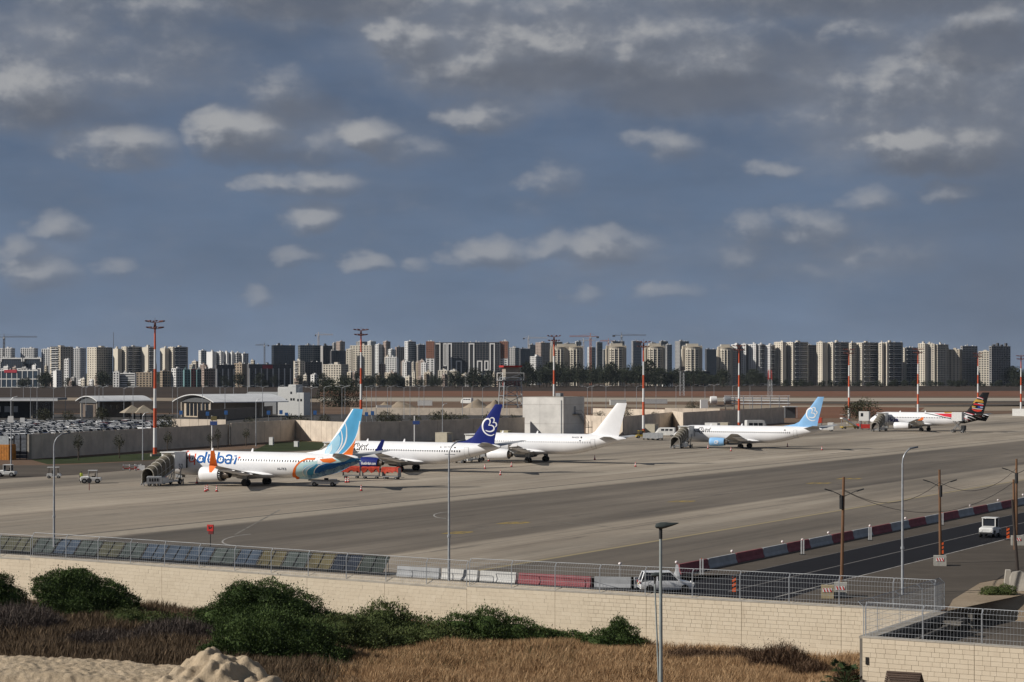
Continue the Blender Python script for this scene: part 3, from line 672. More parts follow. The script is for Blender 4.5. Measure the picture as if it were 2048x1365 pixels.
def flat_lamp(p, h, lean, lab, rr):
    r = thing('street_lamp', lab, 'street lamp', p); q = MB(); q.tube([(0, 0, 0), (lean, 0, h)], [rr * 1.25, rr * .78], 12); q.obj('column', M('lamp_column', (.36, .40, .39), .45, .2), r, True)
    q = MB(); q.tube([(lean, 0, h), (lean, 0, h + .42)], rr * .95, 10); q.obj('spigot', m_frame, r)
    hd = M('lamp_head_dark', (.055, .065, .062), .45, scale=3); q = MB(); z = h + .38
    secs = []
    for x, w, t, dz in ((-.20, .06, .03, .06), (-.17, .14, .09, .06), (0, .17, .15, .06), (.20, .14, .12, .09), (.42, .09, .07, .13), (.64, .03, .02, .18)):
        secs.append([(lean + x, y * w, z + dz + k * t) for y, k in ((-1, -.1), (-1, .3), (-.55, 1), (.55, 1), (1, .3), (1, -.1), (.5, -.6), (-.5, -.6))])
    q.loft(secs); q.obj('lamp_head', hd, r, True); return r
p = at(1322.5, 72, 0); flat_lamp(Vector((p.x, 72, 2.0)), zpx(1078, 72) - 2.0, -.02, 'grey lamp post with a flat dark wedge-shaped head in the foreground', .066)
p = at(1327, 104, 0); flat_lamp(Vector((p.x, 104, -4.2)), zpx(1168, 104) + 4.2, -.45, 'thin leaning grey lamp post just left of the foreground lamp post', .050)

m_wood = M('pole_wood', (.20, .105, .055), .85, var=.25, scale=2, stretch=(1, 1, .15)); m_oldwood = M('tarred_wood', (.045, .035, .03), .85)
m_block = M('block_concrete', (.40, .385, .345), .9, scale=2, bump=.3)
m_signw = M('sign_white', (.80, .79, .77), .5, var=.03); m_cable = M('black_cable', (.015, .014, .013), .6)
def hazard_block(p, d, lab, rz=R(-10), m=None):
    r = thing('concrete_block', lab, 'concrete block', p, rz); q = MB(); w, dd, h = d
    q.prism([(-w/2, -dd/2), (w/2, -dd/2), (w/2, dd/2), (-w/2, dd/2)], 0, h); q.obj('block', m or m_block, r)
    q = MB(); q.box((-.02, -dd/2 - .015, h * .66), (.72, .03, .32)); b = q.obj('sign_plate', m_signw, r)
    for k in range(3):
        q = MB(); x = -.26 + .24 * k; y = -dd/2 - .034; q.add([(x - .10, y, h*.66 + .15), (x + .02, y, h*.66 + .15), (x + .14, y, h*.66 - .15), (x + .02, y, h*.66 - .15)], [(0, 1, 2, 3)]); q.obj('stripe', m_redp, b, fix=False)
    return r
def lamp_pole(px, py, h, lab, arms=True, lean=(0, 0), m=None):
    p = P(px, py); r = thing('utility_pole', lab, 'utility pole', p); q = MB(); q.tube([(0, 0, 0), (lean[0], lean[1], h)], [.15, .11], 9); q.obj('pole', m or m_wood, r, True)
    if arms:
        for sx in (-1, 1):
            q = MB(); q.tube([(lean[0], 0, h - 1.6), (lean[0] + sx * .5, -.1, h - 1.35), (lean[0] + sx * 1.0, -.15, h - 1.12)], .035, 6); a = q.obj('arm', m_frame, r)
            q = MB(); q.box((lean[0] + sx * 1.3, -.2, h - 1.05), (.62, .22, .10), 0, Matrix.Rotation(-sx * .3, 3, 'Y')); q.obj('lamp_head', m_frame, a)
        q = MB(); q.lathe([(.17, h - 2.6), (.18, h - 2.3), (.17, h - 1.5)], 8); q.obj('bracket', m_frame, r)
    return r
p1 = P(1681, 1194); hazard_block(P(1681, 1194), (1.05, 1.05, 1.15), 'grey concrete block holding the first wooden pole behind the fence'); lamp_pole(1683, 1190, 9.6, 'brown wooden pole with two lamps, nearest of the row beside the road', lean=(.18, 0))
hazard_block(P(1655, 1197), (1.0, .7, 1.05), 'yellowish concrete block with a striped sign and dark hole behind the fence', m=M('yellow_concrete', (.40, .33, .20), .9, scale=2))
hazard_block(P(1880, 1132), (1.15, .9, .95), 'concrete block with a striped sign under the middle wooden pole'); lamp_pole(1881, 1127, 8.9, 'brown wooden pole with two lamps, middle one beside the road', lean=(-.1, 0))
hazard_block(P(2035, 1091), (1.3, .9, 1.0), 'concrete block with a striped sign at the right edge of the picture'); lamp_pole(2033, 1085, 8.9, 'brown wooden pole with two lamps at the right edge of the picture')
lamp_pole(2030, 1100, 7.2, 'shorter brown pole close beside the rightmost wooden pole', False, (-.15, 0))
lamp_pole(2036, 1152, 6.8, 'dark leaning pole in front of the rightmost wooden poles', False, (-.5, 0), m_oldwood)
def cable(a, b, sag, lab):
    pts = [Vector(a).lerp(Vector(b), k / 16) - Vector((0, 0, sag * 4 * (k/16) * (1 - k/16))) for k in range(17)]
    q = MB(); o = pts[0].copy(); q.tube([p - o for p in pts], .022, 5); c = q.obj('overhead_cable', m_cable); c.location = o; tag(c, lab, 'cable', 'cables strung between the wooden poles')
t1, t2, t3, t4 = P(1683, 1190) + Vector((.16, 0, 8.6)), P(1881, 1127) + Vector((-.1, 0, 7.7)), P(2033, 1085) + Vector((0, 0, 7.9)), P(2030, 1100) + Vector((-.15, 0, 6.9))
cable(t1, t2, 1.5, 'sagging black cable from the nearest wooden pole to the middle one'); cable(t2, t3, 1.5, 'sagging black cable from the middle wooden pole to the right one'); cable(t1 + Vector((0, 0, -.1)), t4, 2.4, 'long low black cable from the nearest wooden pole to the short one at the right')
# big broken barrier lump at the right edge
q = MB(); q.loft([[(x, -.45, 0), (x, -.42, .4), (x, -.26, h), (x, .26, h), (x, .42, .4), (x, .45, 0)] for x, h in ((0, 1.1), (.25, 1.55), (.9, 1.62), (1.3, 1.45), (3.2, 1.7))])
b = q.obj('concrete_barrier', M('old_concrete', (.42, .385, .33), .9, scale=1, bump=.4)); b.location = P(2020, 1182); b.rotation_euler = (0, R(-3), R(-16)); tag(b, 'big pale weathered barrier beside the low bush at the right edge', 'barrier')
q = MB(); q.loft([[(x, -.35, 0), (x, -.2, 1.3), (x, .2, 1.3), (x, .35, 0)] for x in (0, 1.0)]); b = q.obj('concrete_barrier', MATS['old_concrete']); b.location = P(2017, 1172); b.rotation_euler = (0, 0, R(80)); tag(b, 'short pale concrete barrier end behind the big one at the right edge', 'barrier')
# red sign box behind the panels
p = wb(361, 4.5); r = thing('warning_sign', 'red box sign with a black arrow on a thin post above the solar panels', 'sign', p, R(-20))
q = MB(); q.tube([(0, 0, 0), (0, 0, 2.6)], .04, 6); q.obj('post', m_frame, r); q = MB(); q.box((0, 0, 3.2), (.66, .16, .62)); q.obj('board', m_redp, r)
q = MB(); q.box((.06, 0, 2.74), (.5, .14, .28)); q.obj('lower_board', M('dark_red', (.16, .02, .02), .6), r)
q = MB(); y = -.085; q.add([(-.18, y, 3.38), (-.06, y, 3.38), (-.02, y, 3.24), (.14, y, 3.3), (.16, y, 3.4), (.24, y, 3.2), (.02, y, 3.1), (-.14, y, 3.06)], [tuple(range(8))]); q.obj('arrow', m_rub, r)
# wooden roof at the lower right
m_slat = M('brown_slats', (.085, .055, .04), .8, var=.25, scale=2.5, stretch=(.2, 2, 2))
rk = at(1808, 124, 0); r = thing('wooden_shelter', 'small brown wooden slatted roof in front of the near limestone wall', 'shelter', Vector((rk.x, 124, -4.2)), R(-22))
rz = zpx(1345, 124) + 4.2
for sy in (-1, 1):
    for k in range(7):
        y = sy * (.07 + .155 * k); z = rz - .02 - .118 * k; q = MB(); q.box((0, y, z), (2.15, .14, .03), 0, Matrix.Rotation(-sy * .64, 3, 'X')); q.obj('slat', m_slat, r)
for sx in (-1, 1):
    q = MB(); q.bar((sx * .95, -1.1, rz - .92), (sx * .95, 0, rz - .08), .09); q.bar((sx * .95, 1.1, rz - .92), (sx * .95, 0, rz - .08), .09); q.obj('gable', m_slat, r)
    for sy in (-1, 1):
        q = MB(); q.box((sx * .92, sy * .8, (rz - .8) / 2), (.1, .1, rz - .8)); q.obj('post', m_slat, r)
# ---------------------------------------------------------------- aircraft
m_hull = M('hull_white', (.86, .86, .87), .38, var=.03, scale=.45, spec=.5)
m_wing = M('wing_grey', (.42, .43, .44), .4, .1, var=.1, scale=.8)
m_bare = M('bare_metal', (.55, .54, .52), .3, .8, var=.15, scale=4); m_tyre = M('tyre', (.014, .014, .014), .85); m_hub = M('wheel_hub', (.35, .35, .35), .5, .3)
m_win = M('cabin_glass', (.018, .022, .03), .55, spec=.15, var=.1); m_seam = M('door_seam', (.28, .29, .31), .6); m_gear = M('gear_grey', (.30, .31, .32), .5, .2)
m_hot = M('exhaust_metal', (.20, .17, .145), .4, .7, var=.25, scale=5); m_soot = M('exhaust_dark', (.02, .02, .02), .8)
S737 = dict(L=38.02, gx=18.6, sec=[(0,2.80,2.72,.04),(.35,3.35,2.30,.55),(.9,3.75,1.98,.98),(1.8,4.35,1.68,1.40),(2.8,4.98,1.48,1.66),(4.2,5.33,1.37,1.83),(6.5,5.41,1.34,1.88),(10,5.41,1.34,1.88),(17,5.41,1.34,1.88),(24,5.41,1.34,1.88),(26,5.41,1.45,1.87),(28,5.41,1.75,1.80),(30,5.41,2.2,1.66),(32,5.39,2.75,1.43),(34,5.35,3.3,1.11),(36,5.27,3.88,.74),(37.4,5.14,4.35,.42),(38.02,4.95,4.60,.2)],
  fin=[(5.0,31.2,36.7),(6.5,32.35,36.95),(12.42,36.95,38.45)], dorsal=[(28.0,5.38),(31.2,5.95),(32.4,6.55)], stab=(33.3,4.2,4.9,7.17,38.2,1.5,5.75), wing=[(1.5,13.2,7.9,1.95,.95),(5.6,15.9,5.2,2.45,.62),(16.9,21.9,1.7,3.95,.2)],
  wl=dict(tip=(17.85,24.1,.65,6.35)), eng=dict(y=4.83,z=1.62,r=1.06,x0=11.6,x1=15.4,core=16.3), mg=2.86, ng=3.1, wr=.56, zwin=3.92, win=(5.6,30.6), doors=(4.6,31.4))
SMAX = dict(S737); SMAX.update(L=38.6, zwin=4.15, wl=dict(tip=(18.35,23.35,.65,6.3)), eng=dict(y=4.83,z=1.86,r=1.24,x0=11.4,x1=15.6,core=17.0,chev=True))
S320 = dict(L=37.57, gx=17.7, sec=[(0,3.25,3.12,.05),(.45,3.85,2.62,.62),(1.1,4.32,2.28,1.08),(2.0,4.92,2.02,1.48),(3.2,5.50,1.84,1.77),(4.8,5.84,1.75,1.94),(7,5.88,1.74,1.975),(12,5.88,1.74,1.975),(18,5.88,1.74,1.975),(24,5.88,1.74,1.975),(26,5.88,1.86,1.95),(28,5.88,2.16,1.85),(30,5.87,2.62,1.68),(32,5.82,3.18,1.4),(34,5.70,3.78,1.05),(36,5.50,4.38,.65),(37.2,5.30,4.82,.36),(37.57,5.15,4.92,.22)],
  fin=[(5.2,29.7,35.9),(6.2,30.6,36.1),(12.1,35.6,37.75)], dorsal=[(28.8,5.86),(30.0,6.0),(30.7,6.35)], stab=(31.6,4.1,4.95,6.2,35.6,1.6,5.6), wing=[(1.6,11.4,7.2,2.25,.9),(6.4,14.4,4.6,2.85,.55),(16.9,20.3,1.6,4.2,.2)],
  wl=None, eng=dict(y=5.75,z=1.75,r=1.17,x0=9.7,x1=14.4,core=15.2), mg=3.8, ng=5.07, wr=.58, zwin=4.25, win=(6.0,30.5), doors=(5.0,30.6))
S737N = dict(S737); S737N['wl'] = None
def crom(tab, n):
    """smooth resample of a table by its first column"""
    out = []; k = len(tab)
    for i in range(k - 1):
        p0, p1, p2, p3 = tab[max(i-1,0)], tab[i], tab[i+1], tab[min(i+2,k-1)]
        m = n if p2[0] - p1[0] > .9 else 2
        for j in range(m):
            t = j / m; h = p2[0] - p1[0]; row = [p1[0] + h * t]
            for c in range(1, len(p1)):
                d1 = (p2[c]-p0[c])/(p2[0]-p0[0]) * h; d2 = (p3[c]-p1[c])/(p3[0]-p1[0]) * h
                if i == 0: d1 = (p2[c]-p1[c]) * 1.5
                if p1[c] == p2[c]: d1 = d2 = 0
                row.append((2*t**3-3*t**2+1)*p1[c] + (t**3-2*t**2+t)*d1 + (-2*t**3+3*t**2)*p2[c] + (t**3-t**2)*d2)
            out.append(row)
    out.append(list(tab[-1])); return out
def airfoil(xle, c, z, y, th, n=6):
    up = [(0,0),(.05,.42),(.2,.85),(.4,1.0),(.7,.62),(1,.03)]; lo = [(.7,-.28),(.4,-.5),(.2,-.5),(.05,-.3)]
    return [(xle + c * a, y, z + th * .5 * b - .02 * c * a) for a, b in up + lo]
class Plane:
    def __init__(s, spec, px, py, name, label, mats):
        s.S = spec; s.gx = spec['gx']; s.mt = mats
        s.root = thing(name, label, 'airplane', P(px, py, .012), R(-28.5))
        s.Mx = Matrix.Translation(s.root.location) @ Matrix.Rotation(R(-28.5), 4, 'Z'); s.Mi = s.Mx.inverted()
        s.tab = crom(spec['sec'], 4); s.build()
    def sec(s, x):
        t = s.tab
        if x <= t[0][0]: return t[0][1:]
        for a, b in zip(t, t[1:]):
            if x <= b[0]:
                k = (x - a[0]) / max(1e-6, b[0] - a[0]); return [a[i] + (b[i]-a[i]) * k for i in (1, 2, 3)]
        return t[-1][1:]
    def fus_y(s, x, z):
        zt, zb, hw = s.sec(x + s.gx); q = (z - (zt+zb)/2) / max(.01, (zt-zb)/2); return -hw * math.sqrt(max(0, 1 - q*q)) if abs(q) < 1 else 0.0
    def fin_le(s, z):
        f = s.S['fin']
        for a, b in zip(f, f[1:]):
            if z <= b[0]: k = (z-a[0])/(b[0]-a[0]); return a[1]+(b[1]-a[1])*k - s.gx, a[2]+(b[2]-a[2])*k - s.gx
        return f[-1][1]-s.gx, f[-1][2]-s.gx
    def fin_y(s, x, z):
        le, te = s.fin_le(z); c = min(.995, max(.004, (x - le) / (te - le))); return -(.26 - .016 * (z - 5)) * min(1, 2.6 * math.sqrt(c) * (1 - c))
    def eng_y(s, x, z):
        e = s.S['eng']; return -e['y'] - math.sqrt(max(0, (e['r'] + .01)**2 - (z - e['z'])**2))
    def pix(s, px, py, surf):
        o = s.Mi @ Vector((0, 0, H)); d = (s.Mi.to_3x3() @ Vector(((px-1024)/F, 1, -(py-YH)/F))); y = -1.8 if surf == 'fus' else 0
        if surf == 'eng': y = -s.S['eng']['y'] - s.S['eng']['r']
        for _ in range(6):
            k = (y - o.y) / d.y; p = o + d * k; y = {'fus': s.fus_y, 'fin': s.fin_y, 'eng': s.eng_y}[surf](p.x, p.z)
        return p.x, p.z
    def decal(s, name, polys, surf, m, off=.012, cut=.2, faces=None, parent=None):
        """polys in local (x, z); laid onto the port surface"""
        bm = bmesh.new()
        if faces:
            vs = [bm.verts.new((x, 0, z)) for x, z in faces[0]]
            for f in faces[1]:
                try: bm.faces.new([vs[i] for i in f])
                except ValueError: pass
        else:
            for pl in polys:
                try:
                    f = bm.faces.new([bm.verts.new((x, 0, z)) for x, z in pl])
                except ValueError: pass
        bmesh.ops.triangulate(bm, faces=bm.faces[:])
        zs = [v.co.z for v in bm.verts]; xs = [v.co.x for v in bm.verts]
        def slices(lo, hi, st, axis):
            k = math.ceil(lo / st)
            while k * st < hi:
                co = (0,0,k*st) if axis == 'z' else (k*st,0,0); no = (0,0,1) if axis == 'z' else (1,0,0)
                bmesh.ops.bisect_plane(bm, geom=bm.verts[:]+bm.edges[:]+bm.faces[:], plane_co=co, plane_no=no); k += 1
        slices(min(zs), max(zs), cut, 'z'); slices(min(xs), max(xs), cut * 2.5, 'x')
        fn = {'fus': s.fus_y, 'fin': s.fin_y, 'eng': s.eng_y}[surf]
        for v in bm.verts:
            y = fn(v.co.x, v.co.z); o_ = off * 1.4 + .005
            if surf == 'fus':
                zt, zb, hw = s.sec(v.co.x + s.gx); ny, nz = y / max(.01, hw*hw), (v.co.z - (zt+zb)/2) / max(.01, ((zt-zb)/2)**2); l = math.hypot(ny, nz) or 1
                v.co.y = y + ny/l*o_; v.co.z += nz/l*o_
            else: v.co.y = y - o_
        for f in bm.faces:
            f.normal_update()
            if f.normal.y > 0: f.normal_flip()
            f.smooth = True
        me = bpy.data.meshes.new(name); bm.to_mesh(me); bm.free(); me.materials.append(m)
        o = bpy.data.objects.new(name, me); COL.objects.link(o); o.parent = parent or s.root; return o
    def pdecal(s, name, polys, surf, m, off=.012, **k):
        if name == 'tail_paint': k.setdefault('cut', .07)
        return s.decal(name, [[s.pix(x, y, surf) for x, y in pl] for pl in polys], surf, m, off, **k)
    def stroke(s, name, lines, surf, m, off=.02, local=False):
        """lines: (points px, width px)"""
        polys = []
        for pts, w in lines:
            q = [(i, *p) for i, p in enumerate(pts)]; q = [(r[1], r[2]) for r in crom(q, 4)] if len(q) > 2 else [p[1:] for p in q]
            L, Rr = [], []
            for i, p in enumerate(q):
                a = q[max(i-1,0)]; b = q[min(i+1,len(q)-1)]; dx, dy = b[0]-a[0], b[1]-a[1]; l = math.hypot(dx, dy) or 1
                ww = w if not isinstance(w, tuple) else w[0] + (w[1]-w[0]) * math.sin(PI * i / (len(q)-1))
                L.append((p[0]-dy/l*ww/2, p[1]+dx/l*ww/2)); Rr.append((p[0]+dy/l*ww/2, p[1]-dx/l*ww/2))
            for i in range(len(q)-1): polys.append([L[i], L[i+1], Rr[i+1], Rr[i]])
        return s.pdecal(name, polys, surf, m, off)
    def text(s, name, body, box, surf, m, bold=.02, shear=0.0, off=.014, spacing=1.0):
        """box: px left, top, right, bottom of the drawn letters"""
        vs, fs = text_polys(body, 1, shear, bold, spacing); x0, x1 = min(v[0] for v in vs), max(v[0] for v in vs); y0, y1 = min(v[1] for v in vs), max(v[1] for v in vs)
        a = s.pix(box[0], (box[1]+box[3])/2, surf); b = s.pix(box[2], (box[1]+box[3])/2, surf); mx = (box[0]+box[2])/2
        zt = s.pix(mx, box[1], surf)[1]; zb = s.pix(mx, box[3], surf)[1]
        pts = [(a[0] + (b[0]-a[0])*(x-x0)/(x1-x0), zb + (zt-zb)*(y-y0)/(y1-y0)) for x, y in vs]
        return s.decal(name, None, surf, m, off, faces=(pts, fs))
    def build(s):
        S, gx, root, mt = s.S, s.gx, s.root, s.mt
        n = 56; q = MB()
        for x, zt, zb, hw in s.tab:
            q.v += [(x-gx, -hw*math.sin(2*PI*j/n), (zt+zb)/2 + (zt-zb)/2*math.cos(2*PI*j/n)) for j in range(n)]
        k = len(s.tab); q.f = [(i*n+j, i*n+(j+1)%n, (i+1)*n+(j+1)%n, (i+1)*n+j) for i in range(k-1) for j in range(n)] + [tuple(range(n)), tuple((k-1)*n+j for j in range(n))]
        q.m = [0]*len(q.f); s.fus = q.obj('fuselage', m_hull, root, True)
        q = MB(); w0 = S['wing'][0]; xa, xb = w0[1]-2.2-gx, w0[1]+w0[2]+3.4-gx; rings = []
        zb = S['sec'][7][2]
        for t in [i/12 for i in range(13)]:
            f = math.sin(PI*min(1, max(0, t)))**.55 if 0 < t < 1 else .05
            rings.append([(xa+(xb-xa)*t, 2.12*f*math.sin(2*PI*j/16)*(1.0), zb+.62 + (.78*f)*math.cos(2*PI*j/16) - (.1 if f > .1 else 0)) for j in range(16)])
        q.loft(rings); q.obj('belly_fairing', m_hull, root, True)
        # fin with dorsal fillet
        q = MB(); rings = []; ch = [0,.02,.06,.12,.22,.36,.52,.7,.86,1.0]
        zs = [S['fin'][0][0] + (S['fin'][-1][0]-S['fin'][0][0])*i/8 for i in range(9)]
        for z in zs:
            le, te = s.fin_le(z); port = [(le+(te-le)*c, s.fin_y(le+(te-le)*c, z), z) for c in ch]; rings.append(port + [(x, -y, z) for x, y, z in port[-2:0:-1]])
        q.loft(rings); fin = q.obj('fin', mt.get('fin', m_hull), root, True)
        d = [(x-gx, z) for x, z in S['dorsal']]; q = MB(); le = s.fin_le(d[-1][1])[0]
        base = [(d[0][0], d[0][1]-.25), (le+1.5, 5.0)]
        sec_ = lambda x, zt, w: [(x, -w, 5.0), (x, -.05, zt), (x, .05, zt), (x, w, 5.0)]
        q.loft([sec_(d[0][0], d[0][1], .06), sec_((d[0][0]+d[1][0])/2, (d[0][1]*.55+d[1][1]*.45), .12), sec_(d[1][0], d[1][1], .2), sec_(d[2][0], d[2][1], .24), sec_(d[2][0]+1.2, d[2][1], .26)])
        q.obj('dorsal_fillet', mt.get('dorsal', m_hull), root, True)
        sx, sc, sz, sp, tx, tc_, tz = S['stab']
        for sd in (-1, 1):
            q = MB(); q.loft([airfoil(sx-gx, sc, sz, sd*.3, .34), airfoil(tx-gx, tc_, tz, sd*sp, .12)]); q.obj('stabilizer', mt.get('stab', m_wing), root, True)
            q = MB(); q.loft([airfoil(x-gx, c, z, sd*y, th) for y, x, c, z, th in S['wing']]); w = q.obj('wing', m_wing, root, True)
            for i, fy in enumerate((.26, .46, .68)):
                y = 1.6 + fy*16; W = S['wing']; a, b = (W[0], W[1]) if y < W[1][0] else (W[1], W[2]); t = (y-a[0])/(b[0]-a[0]); xt = a[1]+a[2]+(b[1]+b[2]-a[1]-a[2])*t; zz = a[3]+(b[3]-a[3])*t
                q = MB(); q.lathe([(.02, xt-gx-2.3), (.2, xt-gx-1.5), (.24, xt-gx-.5), (.05, xt-gx+.9)], 8, 'X', (0, sd*y, zz-.36)); q.obj('flap_fairing', mt.get('fairing', m_hull), w, True)
            W2 = S['wing'][-1]
            if S['wl']:
                ty, txx, tcc, tzz = S['wl']['tip']; q = MB()
                a = airfoil(W2[1]-gx, W2[2], W2[3], sd*W2[0], W2[4]); mid = [(x+.55, sd*(abs(y)+.55), z+.35) for x, y, z in airfoil(W2[1]-gx, W2[2]*.82, W2[3], sd*W2[0], .14)]
                tip = [(txx-gx + (p[0]-(W2[1]-gx))/W2[2]*tcc, sd*(ty+(p[2]-W2[3])), tzz) for p in a]
                q.loft([a, mid, tip]); q.obj('winglet', mt.get('winglet', m_hull), root, True)
                if S['eng'].get('chev'):
                    q = MB(); t2 = [(x+.6, sd*(abs(y)+.75), z-1.0) for x, y, z in airfoil(W2[1]-gx, .5, W2[3], sd*W2[0], .06)]; m2 = [(x+.25, sd*(abs(y)+.3), z-.05) for x, y, z in airfoil(W2[1]-gx, W2[2]*.8, W2[3], sd*W2[0], .14)]
                    q.loft([m2, t2]); q.obj('lower_winglet', mt.get('winglet', m_hull), root, True)
            elif S is not S737N:
                q = MB(); x = W2[1]-gx; q.extr([(x+.2, sd*W2[0]-.03, W2[3]-.5), (x+1.9, sd*W2[0]-.03, W2[3]-.35), (x+2.2, sd*W2[0]-.03, W2[3]+.55), (x+1.5, sd*W2[0]-.03, W2[3]+.5)], (0,0,0), (0,.06,0)); q.obj('wingtip_fence', mt.get('winglet', m_hull), root)
            e = S['eng']; r = e['r']; x0, x1, xc = e['x0']-gx, e['x1']-gx, e['core']-gx; L = x1-x0; o = (0, sd*e['y'], e['z'])
            q = MB(); prof = [(r*.80, x0+.55), (r*.80, x0+.2), (r*.87, x0), (r*.95, x0+.14), (r, x0+.55*L*.5), (r*1.0, x0+L*.45), (r*.93, x0+L*.8), (r*.80, x1)]
            en = q.lathe(prof, 26, 'X', o, False).obj('engine', mt.get('engine', m_hull), root, True)
            q = MB(); q.lathe([(r*.805, x0+.5), (.25, x0+.5), (.16, x0+.35), (.02, x0+.15)], 20, 'X', o); q.obj('fan', m_soot, en, True)
            q = MB(); q.lathe([(r*.80, x0+.21), (r*.875, x0-.005), (r*.955, x0+.13)], 26, 'X', o, False); q.obj('inlet_lip', m_bare, en, True)
            q = MB(); q.lathe([(r*.78, x1-.5), (r*.60, x1-.3), (r*.52, x1+.1), (r*.42, xc-.1), (r*.40, xc-.3)], 20, 'X', o, False); q.obj('exhaust', m_hot, en, True)
            q = MB(); q.lathe([(r*.41, xc-.45), (r*.30, xc-.4), (.03, xc+.35)], 14, 'X', o); q.obj('exhaust_cone', m_soot, en, True)
            if e.get('chev'):
                q = MB(); nn = 36; vs = []
                for j in range(nn):
                    a = 2*PI*j/nn; vs += [(x1-.45, o[1]+r*.885*math.cos(a), o[2]+r*.885*math.sin(a)), (x1+(.32 if j % 2 else -.12), o[1]+r*.80*math.cos(a), o[2]+r*.80*math.sin(a))]
                q.add(vs, [(2*j, 2*((j+1)%nn), 2*((j+1)%nn)+1, 2*j+1) for j in range(nn)]); q.obj('chevron_ring', m_soot, en)
            q = MB(); y = sd*e['y']; W = S['wing']; t = (e['y']-W[0][0])/(W[1][0]-W[0][0]); wx = W[0][1]+(W[1][1]-W[0][1])*t-gx; wz = W[0][3]+(W[1][3]-W[0][3])*t
            q.loft([[(x0+L*.25, y+a, e['z']+r*.9) for a in (-.1,.1)] + [(x1+.9, y+a, e['z']+r*.15) for a in (.12,-.12)], [(x0+L*.5, y+a, e['z']+r+.12) for a in (-.12,.12)] + [(wx+3.6, y+a, wz-.1) for a in (.12,-.12)]])
            q.obj('pylon', mt.get('engine', m_hull) if False else m_wing, root)
            g = MB(); g.tube([(0, sd*S['mg'], S['wr']), (-.1, sd*S['mg'], 2.0)], .14, 8); g.bar((0, sd*S['mg'], 1.0), (-.1, sd*(S['mg']-1.3), 1.8), .1); g.box((-.05, sd*(S['mg']+.25), 1.45), (.9, .05, 1.0))
            gr = g.obj('landing_gear', m_gear, root)
            for wy in (-.43, .43):
                q = MB(); wr = S['wr']; c = (0, sd*S['mg']+wy, wr); q.lathe([(wr*.5, -.19), (wr*.86, -.2), (wr, -.12), (wr, .12), (wr*.86, .2), (wr*.5, .19)], 18, 'Y', c); w = q.obj('wheel', m_tyre, gr, True)
                q = MB(); q.lathe([(wr*.5, -.205), (wr*.5, .205)], 14, 'Y', c)
        for c in list(root.children):
            if c.name.split('.')[0] == 'landing_gear':
                for wch in list(c.children):
                    pass
        ng = S['ng']-gx; g = MB(); g.tube([(ng, 0, .35), (ng-.15, 0, 1.9)], .11, 8); g.bar((ng+.1, 0, .8), (ng+1.1, 0, 1.7), .08); g.box((ng+.2, -.42, 1.25), (1.3, .04, .7)); g.box((ng+.2, .42, 1.25), (1.3, .04, .7))
        gr = g.obj('nose_gear', m_gear, root)
        for wy in (-.22, .22):
            q = MB(); q.lathe([(.17, -.1), (.33, -.1), (.36, 0), (.33, .1), (.17, .1)], 16, 'Y', (ng, wy, .36)); q.obj('wheel', m_tyre, gr, True)
        # cabin windows, both sides
        x = S['win'][0]; q = MB()
        while x < S['win'][1]:
            for sd in (-1, 1):
                xx = x - gx; vs = []
                for dx, dz in ((-.12,-.1),(-.12,.1),(-.06,.18),(.06,.18),(.12,.1),(.12,-.1),(.06,-.18),(-.06,-.18)):
                    y = s.fus_y(xx+dx, S['zwin']+dz) - .018; vs.append((xx+dx, y if sd < 0 else -y, S['zwin']+dz))
                q.add(vs, [tuple(range(8)) if sd > 0 else tuple(range(8))[::-1]])
            x += .508
        tag(q.obj('window', mt.get('window', m_win), root, fix=False), kind='stuff')
        for dx, w, z0, z1 in ((S['doors'][0], .86, S['zwin']-1.15, S['zwin']+.68), (S['doors'][1], .8, S['zwin']-1.12, S['zwin']+.62)):
            a, b = dx-gx, dx-gx+w
            o = s.decal('door', [[(a,z0),(b,z0),(b,z1),(a,z1)]], 'fus', m_hull, .018)
            e = .05; s.decal('door_seam', [[(a-e,z0-e),(b+e,z0-e),(b+e,z1+e),(a-e,z1+e)]], 'fus', mt.get('seam', m_seam), .011, parent=o)
        s.decal('cockpit_window', [[(1.95-gx, S['zwin']+.28),(3.0-gx, S['zwin']+.25),(2.95-gx, S['zwin']+.72),(2.45-gx, S['zwin']+.66)]], 'fus', m_win, .012)
        for ax, az in ((9.5, .42), (17.5, .5)):
            zt = s.sec(ax)[0]; q = MB(); q.extr([(ax-gx, -.03, zt-.03), (ax-gx+.45, -.03, zt-.03), (ax-gx+.5, -.03, zt+az), (ax-gx+.28, -.03, zt+az)], (0,0,0), (0,.06,0)); q.obj('antenna', m_hull, root)
HEART = [([(491,436),(462,450),(425,444),(388,418),(366,380),(362,335),(374,295),(398,270),(424,263),(442,276),(446,300),(438,322),(428,336)], 1),
         ([(428,336),(458,336),(482,350),(489,374),(478,394),(452,405),(422,403),(396,392)], 1),
         ([(444,262),(464,252),(484,258),(491,278),(485,298),(474,309)], .85), ([(474,309),(499,305),(515,320),(514,342),(500,358)], .85)]
def heart(box, w):
    sx, sy = (box[2]-box[0])/157, (box[3]-box[1])/200
    return [([(box[0]+(x-361)*sx, box[1]+(y-250)*sy) for x, y in pts], (w*.55*k, w*1.15*k)) for pts, k in HEART]
def z2(x, y): return (570 + x/6.823, 800 + y/6.823)
def z1(x, y): return (330 + x/6.823, 800 + y/6.823)
def z3(x, y): return (680 + x/6.206, 790 + y/6.206)
def z4(x, y): return (900 + x/5.535, 790 + y/5.535)
def z5(x, y): return (1260 + x/4.876, 780 + y/4.876)
def z6(x, y): return (1660 + x/5.278, 770 + y/5.278)
def pl(f, *pts): return [f(*p) for p in pts]
paint = lambda n, c, r=.6: M(n, c, r, var=.05, scale=.7, spec=.12)
